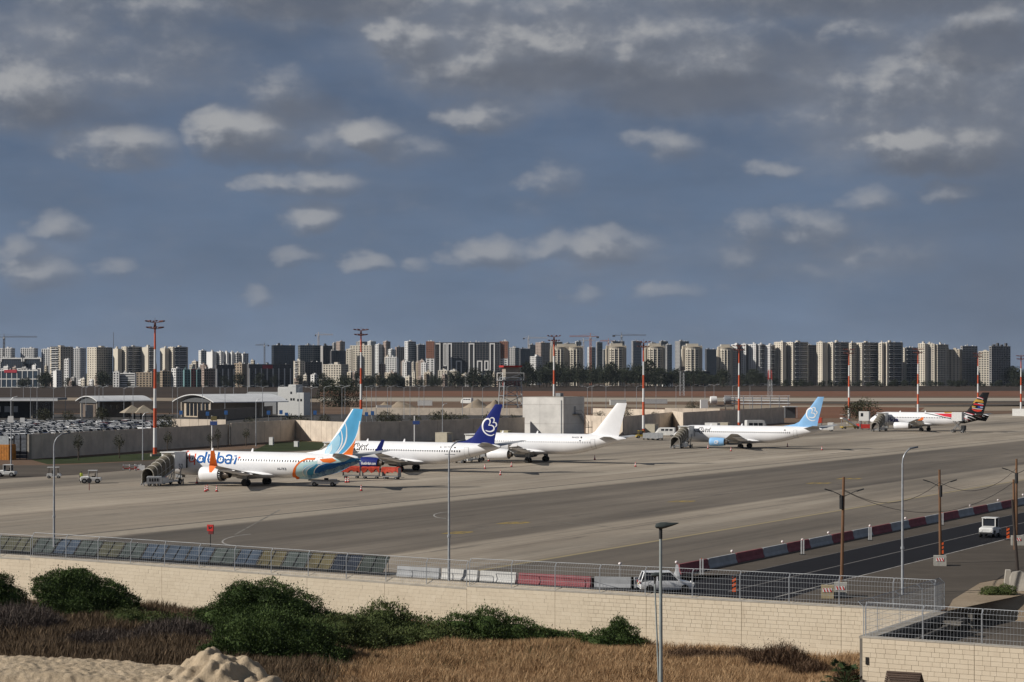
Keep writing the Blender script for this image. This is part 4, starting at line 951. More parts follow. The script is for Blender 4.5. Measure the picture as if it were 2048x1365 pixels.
c_or = paint('livery_orange', (.82, .18, .03)); c_sky = paint('livery_sky_blue', (.10, .40, .68)); c_pale = paint('livery_pale_blue', (.36, .62, .78)); c_deep = paint('livery_deep_blue', (.012, .10, .32))
c_teal = paint('livery_teal', (.05, .28, .48)); c_mint = paint('livery_mint', (.50, .70, .72)); c_navy = paint('livery_navy', (.012, .022, .16)); c_ltb = paint('livery_light_blue', (.26, .50, .80)); c_wh = paint('livery_white', (.84, .84, .85))
c_txb = paint('letter_blue', (.015, .12, .38)); c_ink = paint('letter_ink', (.02, .022, .03)); c_slate = paint('letter_slate', (.06, .07, .10)); c_blk = paint('livery_black', (.012, .012, .014)); c_red = paint('livery_red', (.60, .03, .05)); c_gold = paint('livery_gold', (.46, .27, .05))
c_coral = paint('livery_coral', (.80, .12, .06))

A1 = Plane(SMAX, 513, 971, 'airliner', 'white airliner with orange and blue lettering and a light blue swirled tail', dict(fin=m_hull, winglet=c_or, window=M('smoked_glass', (.05, .058, .07), .6, spec=.12)))
def ell(cx, cy, rx, ry, a0=0, a1=360, n=14, sk=.0): return [(cx + rx*math.cos(R(a0+(a1-a0)*k/n)) - sk*ry*math.sin(R(a0+(a1-a0)*k/n)), cy + ry*math.sin(R(a0+(a1-a0)*k/n))) for k in range(n+1)]
for nm, lines in (('d', [(ell(488, 810, 42, 42, 0, 360, 16, .15), 3.6), ([(572,712),(553,785),(535,862)], 3.7)]), ('u', [([(606,742),(590,805),(596,848),(625,852),(655,828)], 3.5), ([(678,742),(662,800),(648,868)], 3.7)]), ('b', [([(742,716),(722,790),(704,868)], 3.7), (ell(760, 818, 42, 42, 0, 360, 16, .15), 3.6)]), ('a', [([(832,778),(865,756),(902,764),(908,795),(888,876)], 3.5), (ell(860, 842, 34, 27, 0, 360, 14, .1), 3.4)]), ('i', [([(978,786),(962,830),(946,880)], 3.8), ([(946,768),(982,768)], 2.2)])):
    A1.stroke('lettering', [(pl(z1, *pts), w) for pts, w in lines], 'fus', c_txb, .012)
A1.stroke('lettering', [(pl(z1, (328,700),(300,712),(289,760),(284,810),(292,862)), 2.4), (pl(z1, (272,770),(312,764)), 1.8), (pl(z1, (318,745),(312,790)), 0.1)], 'fus', c_coral, .012); A1.stroke('lettering', [(pl(z1, (338,738),(330,800),(346,846),(380,846),(404,820)), 2.4), (pl(z1, (420,735),(408,810),(402,888)), 2.5)], 'fus', c_coral, .012)
A1.pdecal('lettering_dot', [pl(z1, (1000,785),(1012,776),(1028,778),(1032,790),(1020,802),(1003,804))], 'fus', c_coral, .014)
A1.text('registration', 'A6-FKB', (554.3, 935.5, 572.6, 940.5), 'fus', c_slate, .0)
A1.pdecal('fin_paint', [pl(z2, (938,118),(1062,130),(1035,300),(1000,420),(955,540),(890,640),(800,720),(700,775),(560,803),(528,785),(545,700),(590,620),(660,545),(740,450),(850,270))], 'fin', c_sky, .012)
A1.pdecal('fin_paint', [pl(z2, (548,700),(592,622),(660,548),(735,470),(755,520),(745,620),(690,720),(600,795),(530,786))], 'fin', c_pale, .016)
A1.pdecal('fin_paint', [pl(z2, (560,700),(600,640),(640,600),(640,680),(600,750),(545,785))], 'fin', paint('livery_ice', (.58, .76, .86)), .018)
A1.stroke('fin_stripe', [(pl(z2, (757,395),(778,470),(782,560),(755,645),(690,730),(600,790)), (.6, 2.6)), (pl(z2, (822,310),(842,400),(842,500),(815,600),(755,690),(680,755),(560,802)), (.8, 3.0)), (pl(z2, (642,602),(632,680),(580,765)), (.3, 1.3)), (pl(z2, (1024,290),(996,430),(950,550),(880,650),(790,735),(680,785)), 1.6)], 'fin', c_wh, .022)
A1.pdecal('fin_paint', [pl(z2, (985,465),(960,570),(932,680),(916,782),(820,812),(700,800),(690,788),(790,742),(880,660),(950,560))], 'fin', c_or, .016)
A1.pdecal('tail_paint', [pl(z2, (152,905),(200,870),(280,850),(420,838),(480,800),(560,805),(660,805),(760,800),(880,800),(1010,800),(1046,832),(985,872),(880,912),(780,968),(650,1012),(520,1042),(440,1070),(300,1085),(190,1078),(140,1000))], 'fus', c_mint, .010)
A1.pdecal('tail_paint', [pl(z2, (260,900),(380,880),(560,862),(470,905),(420,955),(405,1010),(430,1060),(330,1078),(280,1030),(275,960))], 'fus', c_pale, .013)
A1.pdecal('tail_paint', [pl(z2, (330,925),(420,880),(560,862),(470,905),(420,955),(405,1010),(430,1055),(350,1074),(305,1040),(300,980))], 'fus', c_teal, .016)
A1.pdecal('tail_paint', [pl(z2, (470,900),(560,868),(700,862),(820,840),(900,800),(1010,798),(1046,832),(985,872),(880,912),(780,968),(650,1012),(520,1042),(440,1050),(405,1000),(420,940))], 'fus', c_deep, .019)
A1.pdecal('tail_paint', [pl(z2, (900,795),(1010,798),(1046,832),(1000,850),(900,850),(820,850))], 'fus', paint('livery_mid_blue', (.03, .20, .48)), .022)
A1.stroke('tail_stripe', [(pl(z2, (560,866),(480,890),(425,930),(398,985),(410,1040)), (.6, 1.8)), (pl(z2, (380,880),(300,915),(245,965),(250,1020),(310,1072)), (.5, 1.5)), (pl(z2, (420,885),(330,935),(296,985),(312,1050)), (.4, 1.4))], 'fus', c_wh, .025)
A1.pdecal('tail_paint', [pl(z2, (418,795),(300,796),(220,826),(158,880),(118,938),(104,1000),(118,1056),(160,1084),(200,1078),(158,1036),(143,980),(158,915),(215,852),(300,818),(400,822))], 'fus', c_or, .025)
A1.pdecal('tail_paint', [pl(z2, (470,812),(560,802),(650,796),(705,832),(620,860),(520,852))], 'fus', c_or, .026)

A2 = Plane(S737, 816, 942.5, 'airliner', 'white airliner with a dark blue tail and dark blue engine', dict(fin=c_navy, dorsal=c_navy, winglet=c_navy, engine=c_navy))
A2.stroke('fin_emblem', heart((965, 835.5, 993.5, 871.5), 2.6), 'fin', c_wh)
A2.text('lettering', 'blue', (683, 888.5, 707, 898), 'fus', c_slate, .0, .25); A2.text('lettering', 'ird', (721, 888, 735.5, 897.2), 'fus', c_ink, .012, .28); A2.stroke('lettering', heart((708.5, 886.5, 720.5, 903.5), 1.2), 'fus', c_ink)
A2.text('lettering', 'bluebirdair.com', (722, 924, 751.5, 930), 'eng', c_wh, .02, .2)
A2.text('registration', 'SX-TZE', (888, 893.2, 903, 896.8), 'fus', paint('letter_grey', (.3,.32,.35)), 0); A2.pdecal('flag', [pl(z3, (1416,650),(1440,650),(1438,664),(1414,664))], 'fus', c_ink); A2.pdecal('flag', [pl(z3, (1246,644),(1258,644),(1258,658),(1246,658))], 'fus', c_ink)
A2.pdecal('stripe_text', [pl(z3, (1300,735),(1430,738),(1430,743),(1300,740))], 'fus', c_slate)

A3 = Plane(S320, 1074, 925, 'airliner', 'all white airliner without any markings on its tail', dict(window=M('pale_blind', (.46, .47, .49), .5)))
A3.text('registration', '9H-KEX', z4(1350, 464) + z4(1432, 482), 'fus', c_slate, 0); A3.pdecal('flag', [pl(z4, (1446,464),(1462,464),(1462,482),(1446,482))], 'fus', c_ink); A3.pdecal('flag', [pl(z4, (1430,503),(1450,503),(1450,514),(1430,514))], 'fus', c_slate)

A4 = Plane(S737N, 1490, 897, 'airliner', 'white airliner with a light blue tail and light blue engine', dict(fin=c_ltb, dorsal=c_ltb, engine=c_ltb))
A4.stroke('fin_emblem', heart((1613, 815, 1634.5, 842), 2.2), 'fin', c_wh)
A4.text('lettering', 'blue', (1377, 856, 1396, 863.5), 'fus', c_slate, 0, .25); A4.stroke('lettering', heart((1397, 855, 1408, 867.5), 1.1), 'fus', c_ink); A4.text('lettering', 'ird', (1409.5, 856, 1421, 863), 'fus', c_ink, .012, .28)
A4.stroke('engine_emblem', heart((1429, 881.5, 1436.5, 888.5), 1.0), 'eng', c_wh); A4.pdecal('flag', [pl(z5, (1503,389),(1520,389),(1518,399),(1501,399))], 'fus', c_ink)

A5 = Plane(S320, 1850, 863, 'airliner', 'far white airliner with a black tail striped red and gold', dict(fin=c_blk, dorsal=c_blk, stab=M('dark_stab', (.10,.11,.11), .4), winglet=c_or))
A5.text('lettering', 'arkia', (1768, 834.5, 1797, 844.3), 'fus', paint('letter_indigo', (.03, .02, .16)), .03)
A5.pdecal('tail_paint', [pl(z6, (1380,292),(1500,288),(1600,305),(1680,330),(1645,385),(1560,375),(1420,408),(1370,402),(1340,360))], 'fus', c_blk, .012)
A5.stroke('tail_stripe', [(pl(z6, (1405,292),(1500,318),(1600,352)), 1.2), (pl(z6, (1420,318),(1490,340),(1540,362)), 1.4), (pl(z6, (1530,310),(1600,326),(1660,346)), 1.0), (pl(z6, (1395,330),(1450,352),(1500,375)), 1.2)], 'fus', c_wh, .017)
A5.stroke('tail_stripe', [(pl(z6, (1420,290),(1520,316),(1600,338)), 1.0), (pl(z6, (1400,345),(1470,372)), 1.2)], 'fus', c_red, .018)
A5.pdecal('tail_paint', [pl(z6, (1100,303),(1300,306),(1300,348),(1215,336))], 'fus', c_red, .014); A5.stroke('tail_stripe', [(pl(z6, (1000,300),(1150,330),(1300,366)), (1.0, 1.6))], 'fus', c_blk, .013); A5.pdecal('tail_paint', [pl(z6, (1200,290),(1290,288),(1300,300),(1215,302))], 'fus', c_gold, .014)
A5.pdecal('fin_paint', [pl(z6, (1538,152),(1612,163),(1624,188),(1600,190),(1575,172),(1540,178),(1520,196),(1510,190))], 'fin', c_gold, .016)
A5.pdecal('fin_paint', [pl(z6, (1498,250),(1540,262),(1604,262),(1598,280),(1560,286),(1520,276),(1500,262))], 'fin', paint('livery_scarlet', (.58, .06, .04)), .016)
A5.pdecal('fin_paint', [pl(z6, (1522,196),(1560,200),(1620,212),(1618,222),(1560,214),(1512,208))], 'fin', c_red, .016); A5.pdecal('fin_paint', [pl(z6, (1500,222),(1535,226),(1535,242),(1498,240))], 'fin', c_gold, .016)
A5.pdecal('fin_paint', [pl(z6, (1560,226),(1616,232),(1612,246),(1560,244))], 'fin', paint('livery_royal', (.02, .06, .30)), .016); A5.stroke('fin_stripe', [(pl(z6, (1552,134),(1585,142),(1616,154)), 1.0), (pl(z6, (1560,196),(1620,206)), .8), (pl(z6, (1500,244),(1550,254),(1610,258)), .9), (pl(z6, (1585,234),(1614,238)), 1.0)], 'fin', c_wh, .02)
A5.stroke('fin_stripe', [(pl(z6, (1556,130),(1590,136),(1618,148)), .8)], 'fin', c_red, .021)
# ---------------------------------------------------------------- ground support equipment
m_canvas = M('tunnel_canvas', (.17, .148, .108), .85, var=.3, scale=1.2, bump=.5, bscale=3); m_hoop = M('hoop_steel', (.52, .50, .46), .5, .2)
m_cab = M('cab_white', (.72, .72, .70), .45, var=.06); m_gsegrey = M('gse_grey', (.30, .31, .32), .55, .2); m_tarp = M('orange_tarp', (.60, .065, .03), .6, var=.25, scale=2.5, bump=.6, bscale=4)
m_gsw = M('gse_white', (.70, .70, .68), .4, var=.08); m_gsb = M('gse_black', (.02, .02, .022), .6); m_gred = M('gse_red', (.50, .04, .03), .5); m_gyel = M('gse_yellow', (.50, .36, .05), .5, var=.15)
PORT = Vector((-math.sin(R(28.5)), -math.cos(R(28.5)), 0)); AFT = Vector((math.cos(R(28.5)), -math.sin(R(28.5)), 0))
def wheel(parent, c, r=.35, w=.25, axis='Y'):
    q = MB(); q.lathe([(r*.5, -w/2), (r*.93, -w/2), (r, -w/4), (r, w/4), (r*.93, w/2), (r*.5, w/2)], 14, axis, c); o = q.obj('wheel', m_tyre, parent, True)
    q = MB(); q.lathe([(r*.5, -w/2-.012), (r*.5, w/2+.012)], 10, axis, c); q.obj('hub', m_hub, o); return o
def stairs_unit(loc, h, number, label, canvas=True):
    """x points away from the aircraft door, y to the aircraft's nose side"""
    r = thing('boarding_stairs', label, 'boarding stairs', loc, math.atan2(PORT.y, PORT.x), 'covered boarding stairs at the aircraft doors')
    x0, x1 = .5, 3.4; L = h * 1.95; xe = x1 + L
    q = MB(); q.b2(x0, x1, -1.35, 1.35, h-.25, h+2.35); q.obj('head_cabin', m_cab, r)
    q = MB(); q.b2(x0-.25, x1+.3, -1.45, 1.45, h+2.352, h+2.5); q.obj('roof', m_cab, r)
    q = MB(); q.add([(x0-.45, s*1.3, z) for s in (-1, 1) for z in (h-.2, h+2.3)] + [(x0, s*1.34, z) for s in (-1, 1) for z in (h-.2, h+2.3)], [(0,1,5,4),(2,6,7,3),(1,3,7,5),(0,4,6,2)]); q.obj('bellows', m_gsb, r)
    if number:
        text_obj('number', number, 1.15, M('number_ink', (.03, .04, .07), .6), r, Matrix.Translation((1.9, 1.36, h+.15)) @ Matrix.Rotation(PI, 4, 'Z') @ Matrix.Rotation(R(90), 4, 'X'), .01)
    slope = lambda x: h - (x - x1) / L * (h - .35)
    N = 10
    if canvas:
        def horse(x, z, w, t): 
            out = [(x, -w, z-.15), (x, -w, z+1.35)] + [(x, w*math.cos(PI - PI*k/8), z+1.35+1.0*math.sin(PI*k/8)) for k in range(1, 8)] + [(x, w, z+1.35), (x, w, z-.15)]
            return out + [(p[0], p[1]*(1-t/w), p[2]-(t if 1 < i < 9 else 0)) for i, p in reversed(list(enumerate(out)))]
        q = MB(); q.loft([horse(x1+.05+ (L-.3)*k/N, slope(x1+(L-.3)*k/N), 1.16 + (.03 if k % 2 else -.03), .07) for k in range(N+1)]); q.obj('canopy', m_canvas, r, True)
        for k in range(0, N+1, 2):
            x = x1+.05+(L-.3)*k/N; q = MB(); q.tube([(p[0], p[1]*1.03, p[2]+.03) for p in horse(x, slope(x), 1.17, .1)[:11]], .05, 5); q.obj('hoop', m_hoop, r)
    else:
        for k in range(0, 8):
            x = x1+(L-.3)*k/7; 
            for s in (-1, 1):
                q = MB(); q.bar((x, s*1.1, slope(x)), (x, s*1.1, slope(x)+1.1), .05); q.obj('baluster', m_hoop, r)
        for s in (-1, 1):
            q = MB(); q.bar((x1, s*1.1, h+1.1), (xe, s*1.1, 1.45), .06); q.obj('handrail', m_hoop, r)
    for s in (-1, 1):
        q = MB(); q.extr([(x1-.2, s*1.22, h-.42), (xe, s*1.22, .1), (xe, s*1.22, .35), (x1-.2, s*1.22, h-.1)], (0,-.05,0), (0,.1,0)); q.obj('stringer', m_gsegrey, r)
        q = MB(); q.bar((x1, s*1.3, h+.75), (xe, s*1.3, 1.15), .05); q.obj('handrail', m_hoop, r)
    n = 14; q = MB()
    for k in range(n): x = x1 + L*(k+.5)/n; q.box((x, 0, slope(x)-.1), (L/n*1.1, 2.1, .05))
    tag(q.obj('step', m_gsegrey, r), kind='stuff')
    q = MB(); q.b2(.9, xe-1.0, -.95, .95, .45, .72); q.obj('chassis', m_gsw, r)
    q = MB(); q.b2(xe-3.2, xe-1.6, .98, 1.0+.9, .4, 1.35); q.obj('engine_box', m_gsw, r)
    for x in (1.3, 3.0):
        for s in (-1, 1):
            q = MB(); q.bar((x, s*.8, .7), (x+.2, s*1.1, h-.25), .16); q.obj('support_leg', m_gsegrey, r)
            q = MB(); q.bar((x+1.2, s*.8, .7), (x-.1, s*1.0, h-.3), .1); q.obj('brace', m_gsegrey, r)
    for x in (1.6, xe-2.0):
        for s in (-1, 1): wheel(r, (x, s*.95, .42), .42, .3)
    for x in (1.0, xe-.7):
        for s in (-1, 1):
            q = MB(); q.b2(x-.08, x+.08, s*1.15-.08, s*1.15+.08, .0, .9); q.obj('jack', m_gsegrey, r)
    return r
def door_pt(A, x): 
    v = A.Mx @ Vector((x - A.gx, -1.95, 0)); v.z = .012; return v
stairs_unit(door_pt(A1, 5.0), 2.8, '50', 'covered boarding stairs numbered 50 at the airliner with orange and blue lettering')
stairs_unit(door_pt(A2, 5.0), 2.8, None, 'covered boarding stairs half hidden behind the light blue swirled tail')
stairs_unit(door_pt(A3, 5.4), 3.2, None, 'open ribbed boarding stairs at the all white airliner', False)
stairs_unit(door_pt(A4, 5.0), 2.8, '38', 'covered boarding stairs numbered 38 at the airliner with the light blue tail')
stairs_unit(door_pt(A5, 5.4), 3.2, None, 'covered boarding stairs at the far airliner with the black striped tail')

def baggage_cart(px, py, rz, label, full=True):
    r = thing('baggage_cart', label, 'baggage cart', P(px, py, .012), rz, 'baggage carts under orange tarpaulins'); L, W = 2.9, 1.6
    q = MB(); q.b2(-L/2, L/2, -W/2, W/2, .42, .56); q.obj('bed', m_gsegrey, r)
    for x in (-L/2, L/2-.05):
        q = MB(); q.b2(x, x+.05, -W/2, W/2, .565, 2.0); q.obj('end_panel', m_gsegrey, r)
    q = MB(); rnd = random.Random(px); n = 9
    top = [[(-L/2-.08+(L+.16)*i/n, y, 2.05 + rnd.uniform(-.06, .08) - (.16 if abs(y) > .8 else 0)) for y in (-.86, -.4, .1, .5, .86)] for i in range(n+1)]
    q.add([p for rw_ in top for p in rw_], [(i*5+j, i*5+j+1, (i+1)*5+j+1, (i+1)*5+j) for i in range(n) for j in range(4)]); 
    q.add([(p[0], p[1], p[2]-.06) for rw_ in top for p in rw_], [(i*5+j, (i+1)*5+j, (i+1)*5+j+1, i*5+j+1) for i in range(n) for j in range(4)])
    for y, j in ((-.9, 0), (.9, 4)):
        lo = [rnd.uniform(.85, 1.45) if full else (1.9 - abs(math.sin(i * .8 + px)) * .9) for i in range(n+1)]
        q.add([top[i][j] for i in range(n+1)] + [(top[i][j][0], y + rnd.uniform(-.05, .05), lo[i]) for i in range(n+1)], [(i, i+1, n+2+i, n+1+i) for i in range(n)])
    q.obj('tarpaulin', m_tarp, r, True, fix=False)
    for x in (-1.0, 1.0):
        for s in (-1, 1): wheel(r, (x, s*.62, .24), .24, .16)
    q = MB(); q.bar((L/2, 0, .4), (L/2+.9, 0, .3), .07); q.obj('drawbar', m_gsegrey, r)
baggage_cart(703, 957, R(-4), 'baggage cart with a full orange tarpaulin, just under the dark blue fuselage tail'); baggage_cart(742, 958, R(-4), 'baggage cart with a torn hanging orange tarpaulin, middle of the three', False); baggage_cart(783, 959, R(-18), 'baggage cart with an orange tarpaulin, rightmost of the three under the dark blue engine')

def tow_tractor(px, py, rz, label, s=1.0, group='white tow tractors', ladder=False):
    r = thing('tow_tractor', label, 'tow tractor', P(px, py, .012), rz, group)
    q = MB(); q.loft([[(x, y*w, z) for y, z in ((-1, .45), (-1, h*.9), (-.85, h), (.85, h), (1, h*.9), (1, .45))] for x, w, h in ((1.75, .72, .95), (1.65, .78, 1.1), (.4, .82, 1.22), (.35, .84, 1.0), (-1.5, .84, .95), (-1.6, .8, .85))]); q.obj('body', m_gsw, r)
    q = MB()
    for x in (.45, -.85):
        for y in (-.7, .7): q.b2(x-.05, x+.05, y-.05, y+.05, .9, 2.05)
    q.obj('cab_frame', m_gsw, r); q = MB(); q.b2(-.95, .55, -.8, .8, 2.052, 2.14); q.obj('cab_roof', m_gsw, r)
    q = MB(); q.b2(.40, .42, -.64, .64, 1.22, 2.0); q.obj('windscreen', m_win, r); q = MB(); q.b2(-.86, -.84, -.64, .64, 1.1, 2.0); q.obj('rear_window', m_win, r)
    q = MB(); q.b2(-.6, -.05, -.5, .5, .95, 1.15); q.b2(-.65, -.55, -.5, .5, 1.1, 1.6); q.obj('seat', m_gsb, r)
    for x in (1.1, -1.0):
        for sd in (-1, 1): wheel(r, (x, sd*.72, .42), .42, .26)
    for sd in (-1, 1):
        q = MB(); q.lathe([(.09, 0), (.09, .03)], 10, 'X', (1.76, sd*.5, .78)); q.obj('headlight', m_signw, r)
    q = MB(); q.b2(1.76, 1.9, -.7, .7, .45, .62); q.obj('bumper', m_gsb, r); return r
tow_tractor(14, 954, R(178), 'white tow tractor with an open cab at the left edge of the picture')
tow_tractor(183, 967, R(-172), 'white tow tractor with a person standing beside it')
tt = tow_tractor(1980, 1074, R(-118), 'white tow tractor driving on the dark service road at the right')
def golf_cart(px, py, rz, label):
    r = thing('golf_cart', label, 'golf cart', P(px, py, .012), rz)
    q = MB(); q.loft([[(x, y*.58, z) for y, z in ((-1, .3), (-1, h), (1, h), (1, .3))] for x, h in ((1.2, .55), (.95, .85), (.6, .9), (.55, .42), (-.2, .42), (-.25, .8), (-1.15, .8), (-1.2, .45))]); q.obj('body', m_gsw, r)
    for x in (.75, -.9):
        for s in (-1, 1):
            q = MB(); q.bar((x, s*.52, .8), (x*.85, s*.52, 1.85), .05); q.obj('roof_post', m_gsb, r)
    q = MB(); q.b2(-1.1, .85, -.6, .6, 1.85, 1.93); q.obj('roof', m_gsw, r); q = MB(); q.b2(-.3, -.2, -.5, .5, .8, 1.35); q.obj('seat_back', m_gsb, r)
    for x in (.8, -.8):
        for s in (-1, 1): wheel(r, (x, s*.5, .26), .26, .2)
golf_cart(108, 957, R(5), 'white golf cart with a flat roof on the apron left of the stairs')

def person(loc, rz, label, pose, vest, scale=1.0):
    """continuous skinned body; clothing as child meshes"""
    pts, edges, rad = pose
    me = bpy.data.meshes.new('person'); me.from_pydata(pts, edges, []); o = bpy.data.objects.new('person', me); COL.objects.link(o)
    md = o.modifiers.new('skin', 'SKIN'); lay = me.skin_vertices[0]
    for i, rr in enumerate(rad): lay.data[i].radius = (rr, rr); lay.data[i].use_root = i == 0
    o.modifiers.new('sub', 'SUBSURF').levels = 1
    dg = bpy.context.evaluated_depsgraph_get(); m2 = bpy.data.meshes.new_from_object(o.evaluated_get(dg)); bpy.data.objects.remove(o)
    skin = M('skin_tone', (.42, .26, .18), .6); dark = M('dark_trousers', (.02, .022, .03), .8); hair = M('dark_hair', (.015, .012, .01), .7)
    m2.materials.clear(); [m2.materials.append(m) for m in (skin, dark)]
    for p in m2.polygons: p.material_index = 0 if p.center.z > 1.47 or (abs(p.center.y) > .3 and p.center.z < .95 and p.center.z > .7) else 1
    b = bpy.data.objects.new('person', m2); COL.objects.link(b); b.location = loc; b.rotation_euler = (0, 0, rz); b.scale = (scale,)*3; tag(b, label, 'person')
    q = MB(); zz = pts[1][2]; x = pts[1][0]
    q.loft([[(x + a*.15*math.cos(2*PI*k/12), a*.24*math.sin(2*PI*k/12), zz + z) for k in range(12)] for a, z in ((.95, -.2), (1.05, .05), (1.08, .25), (.8, .42), (.35, .47))]); q.obj('safety_vest', vest, b, True)
    hd = pts[4]; q = MB(); q.lathe([(.02, .15), (.10, .12), (.122, .03), (.115, -.02)], 12, 'Z', (hd[0]-.01, hd[1], hd[2]+.02)); q.obj('hair', hair, b, True)
    q = MB(); q.box((hd[0]+.115, hd[1], hd[2]-.01), (.05, .03, .05)); q.obj('nose', skin, b); return b
stand = ([(0,0,.95),(0,0,1.15),(0,0,1.40),(0,0,1.52),(0,0,1.66),(0,.10,.92),(.02,.11,.50),(0,.12,.06),(.14,.13,.03),(0,-.10,.92),(-.02,-.11,.50),(0,-.12,.06),(.14,-.13,.03),(0,.20,1.40),(.02,.25,1.12),(.10,.27,.86),(.13,.27,.77),(0,-.20,1.40),(.02,-.25,1.12),(.10,-.27,.86),(.13,-.27,.77)],
 [(0,1),(1,2),(2,3),(3,4),(0,5),(5,6),(6,7),(7,8),(0,9),(9,10),(10,11),(11,12),(2,13),(13,14),(14,15),(15,16),(2,17),(17,18),(18,19),(19,20)],
 [.14,.14,.15,.06,.105,.10,.075,.05,.045,.10,.075,.05,.045,.07,.055,.042,.045,.07,.055,.042,.045])
sit = ([(0,0,.95),(.0,0,1.15),(0,0,1.40),(0,0,1.52),(.02,0,1.66),(.12,.10,.93),(.45,.12,.93),(.50,.12,.5),(.62,.12,.47),(.12,-.10,.93),(.45,-.12,.93),(.50,-.12,.5),(.62,-.12,.47),(0,.20,1.40),(.15,.25,1.15),(.38,.2,1.15),(.46,.18,1.16),(0,-.20,1.40),(.15,-.25,1.15),(.38,-.2,1.15),(.46,-.18,1.16)], stand[1], stand[2])
m_lime = M('lime_vest', (.42, .75, .06), .6, var=.1); m_lime2 = M('yellow_vest', (.55, .62, .08), .6, var=.1)
person(P(162.5, 966.5, .012), R(-60), 'person in a yellow safety vest and dark trousers standing by the white tow tractor', stand, m_lime2, 1.03)
pv_ = tt.location + Matrix.Rotation(R(-118), 3, 'Z') @ Vector((-.3, .0, .05)); person(pv_, R(-118), 'person in a lime green vest sitting in the tow tractor on the road', sit, m_lime, .98)

# cones
def cone_proto():
    r = thing('traffic_cone', 'x', 'traffic cone', (0,0,0), 0, 'traffic cones around the parked aircraft')
    q = MB(); q.b2(-.24, .24, -.24, .24, 0, .06); q.obj('base', m_rub, r)
    q = MB(); q.lathe([(.19, .06), (.05, .92), (.03, .95)], 14); q.obj('body', m_redp, r, True)
    for a, b in ((.30, .46), (.60, .74)):
        q = MB(); f = lambda z: .19 - (z - .06) * .163 + .006
        q.lathe([(f(a), a), (f(b), b)], 14, closed=False); q.obj('band', m_signw, r)
    return r
cp = cone_proto(); cones = [(394,967,'below the nose of the airliner numbered 50, alone'),(411,984,'left one of the pair in front of the white engine'),(415,982,'right one of the pair in front of the white engine'),(433.5,984,'just right of the pair in front of the white engine'),(722.5,982.5,'alone in front of the orange baggage carts'),(692,966,'left one beside the grey belt loader'),(697,965.5,'right one beside the grey belt loader'),(977.5,923,'under the dark blue tail, nearest the white engine'),(970,938,'on the apron below the dark blue tail, left of two'),(1001,951,'on the apron below the dark blue tail, nearest the camera'),(1023,934,'alone in front of the all white airliner wheels'),(1189.5,920,'alone behind the wheels of the all white airliner'),(1271,934,'alone right of the all white airliner shadow'),(1416,898,'left of the light blue engine'),(1462,903,'under the light blue engine'),(1575,894,'under the rear of the light blue tailed airliner'),(1644,901,'alone right of the light blue tailed airliner')]
for i, (x, y, w) in enumerate(cones):
    o = cp if i == 0 else copy_tree(cp); o.location = P(x, y, .012); o['label'] = f'red and white traffic cone {w}'
# belt loader
r = thing('belt_loader', 'grey belt loader with a raised conveyor under the dark blue tail', 'belt loader', P(648, 973, .012), R(-6))
q = MB(); q.b2(-2.0, 2.2, -.8, .8, .4, .8); q.obj('chassis', m_gsw, r); q = MB(); q.b2(.9, 2.0, -.75, .75, .81, 1.15); q.obj('hood', m_gsw, r); q = MB(); q.b2(.0, .6, .1, .7, .82, 1.3); q.obj('seat', m_gsb, r)
q = MB(); q.extr([(-2.4, -.75, .9), (2.6, -.75, .78), (2.6, -.75, .98), (-2.4, -.75, 1.12)], (0, 0, 0), (0, .65, 0)); c = q.obj('conveyor', m_gsegrey, r)
q = MB(); q.extr([(-2.3, -.7, 1.125), (2.5, -.7, .985), (2.5, -.7, 1.0), (-2.3, -.7, 1.14)], (0, 0, 0), (0, .55, 0)); q.obj('belt', m_rub, c)
q = MB(); q.bar((-2.2, -.4, 1.0), (-3.2, -.4, 1.7), .12); q.obj('boom', m_gsegrey, r)
for x in (-1.4, 1.5):
    for s in (-1, 1): wheel(r, (x, s*.75, .36), .36, .25)
# red generator and grey cart in front of the stairs
def gen(px, py, rz, label, m, name='ground_power_unit'):
    r = thing(name, label, 'generator', P(px, py, .012), rz); q = MB(); q.loft([[(x, y*.7, z) for y, z in ((-1, .45), (-1, h), (-.8, h+.12), (.8, h+.12), (1, h), (1, .45))] for x, h in ((-1.2, 1.35), (-1.1, 1.5), (1.1, 1.5), (1.2, 1.35))]); q.obj('housing', m, r)
    for k in range(4):
        q = MB(); q.b2(-.8+.4*k, -.55+.4*k, -.72, -.705, .8, 1.3); q.obj('vent', m_gsb, r)
    for x in (-.8, .8):
        for s in (-1, 1): wheel(r, (x, s*.6, .28), .28, .18)
    q = MB(); q.bar((-1.2, 0, .5), (-2.0, 0, .35), .08); q.obj('drawbar', m_gsegrey, r)
gen(318, 969, R(8), 'red ground power unit beside the foot of the stairs numbered 50', m_gred); gen(309, 973, R(8), 'small grey ribbed ground power unit in front of the red one', M('gse_silver', (.42,.43,.44), .5, .3))
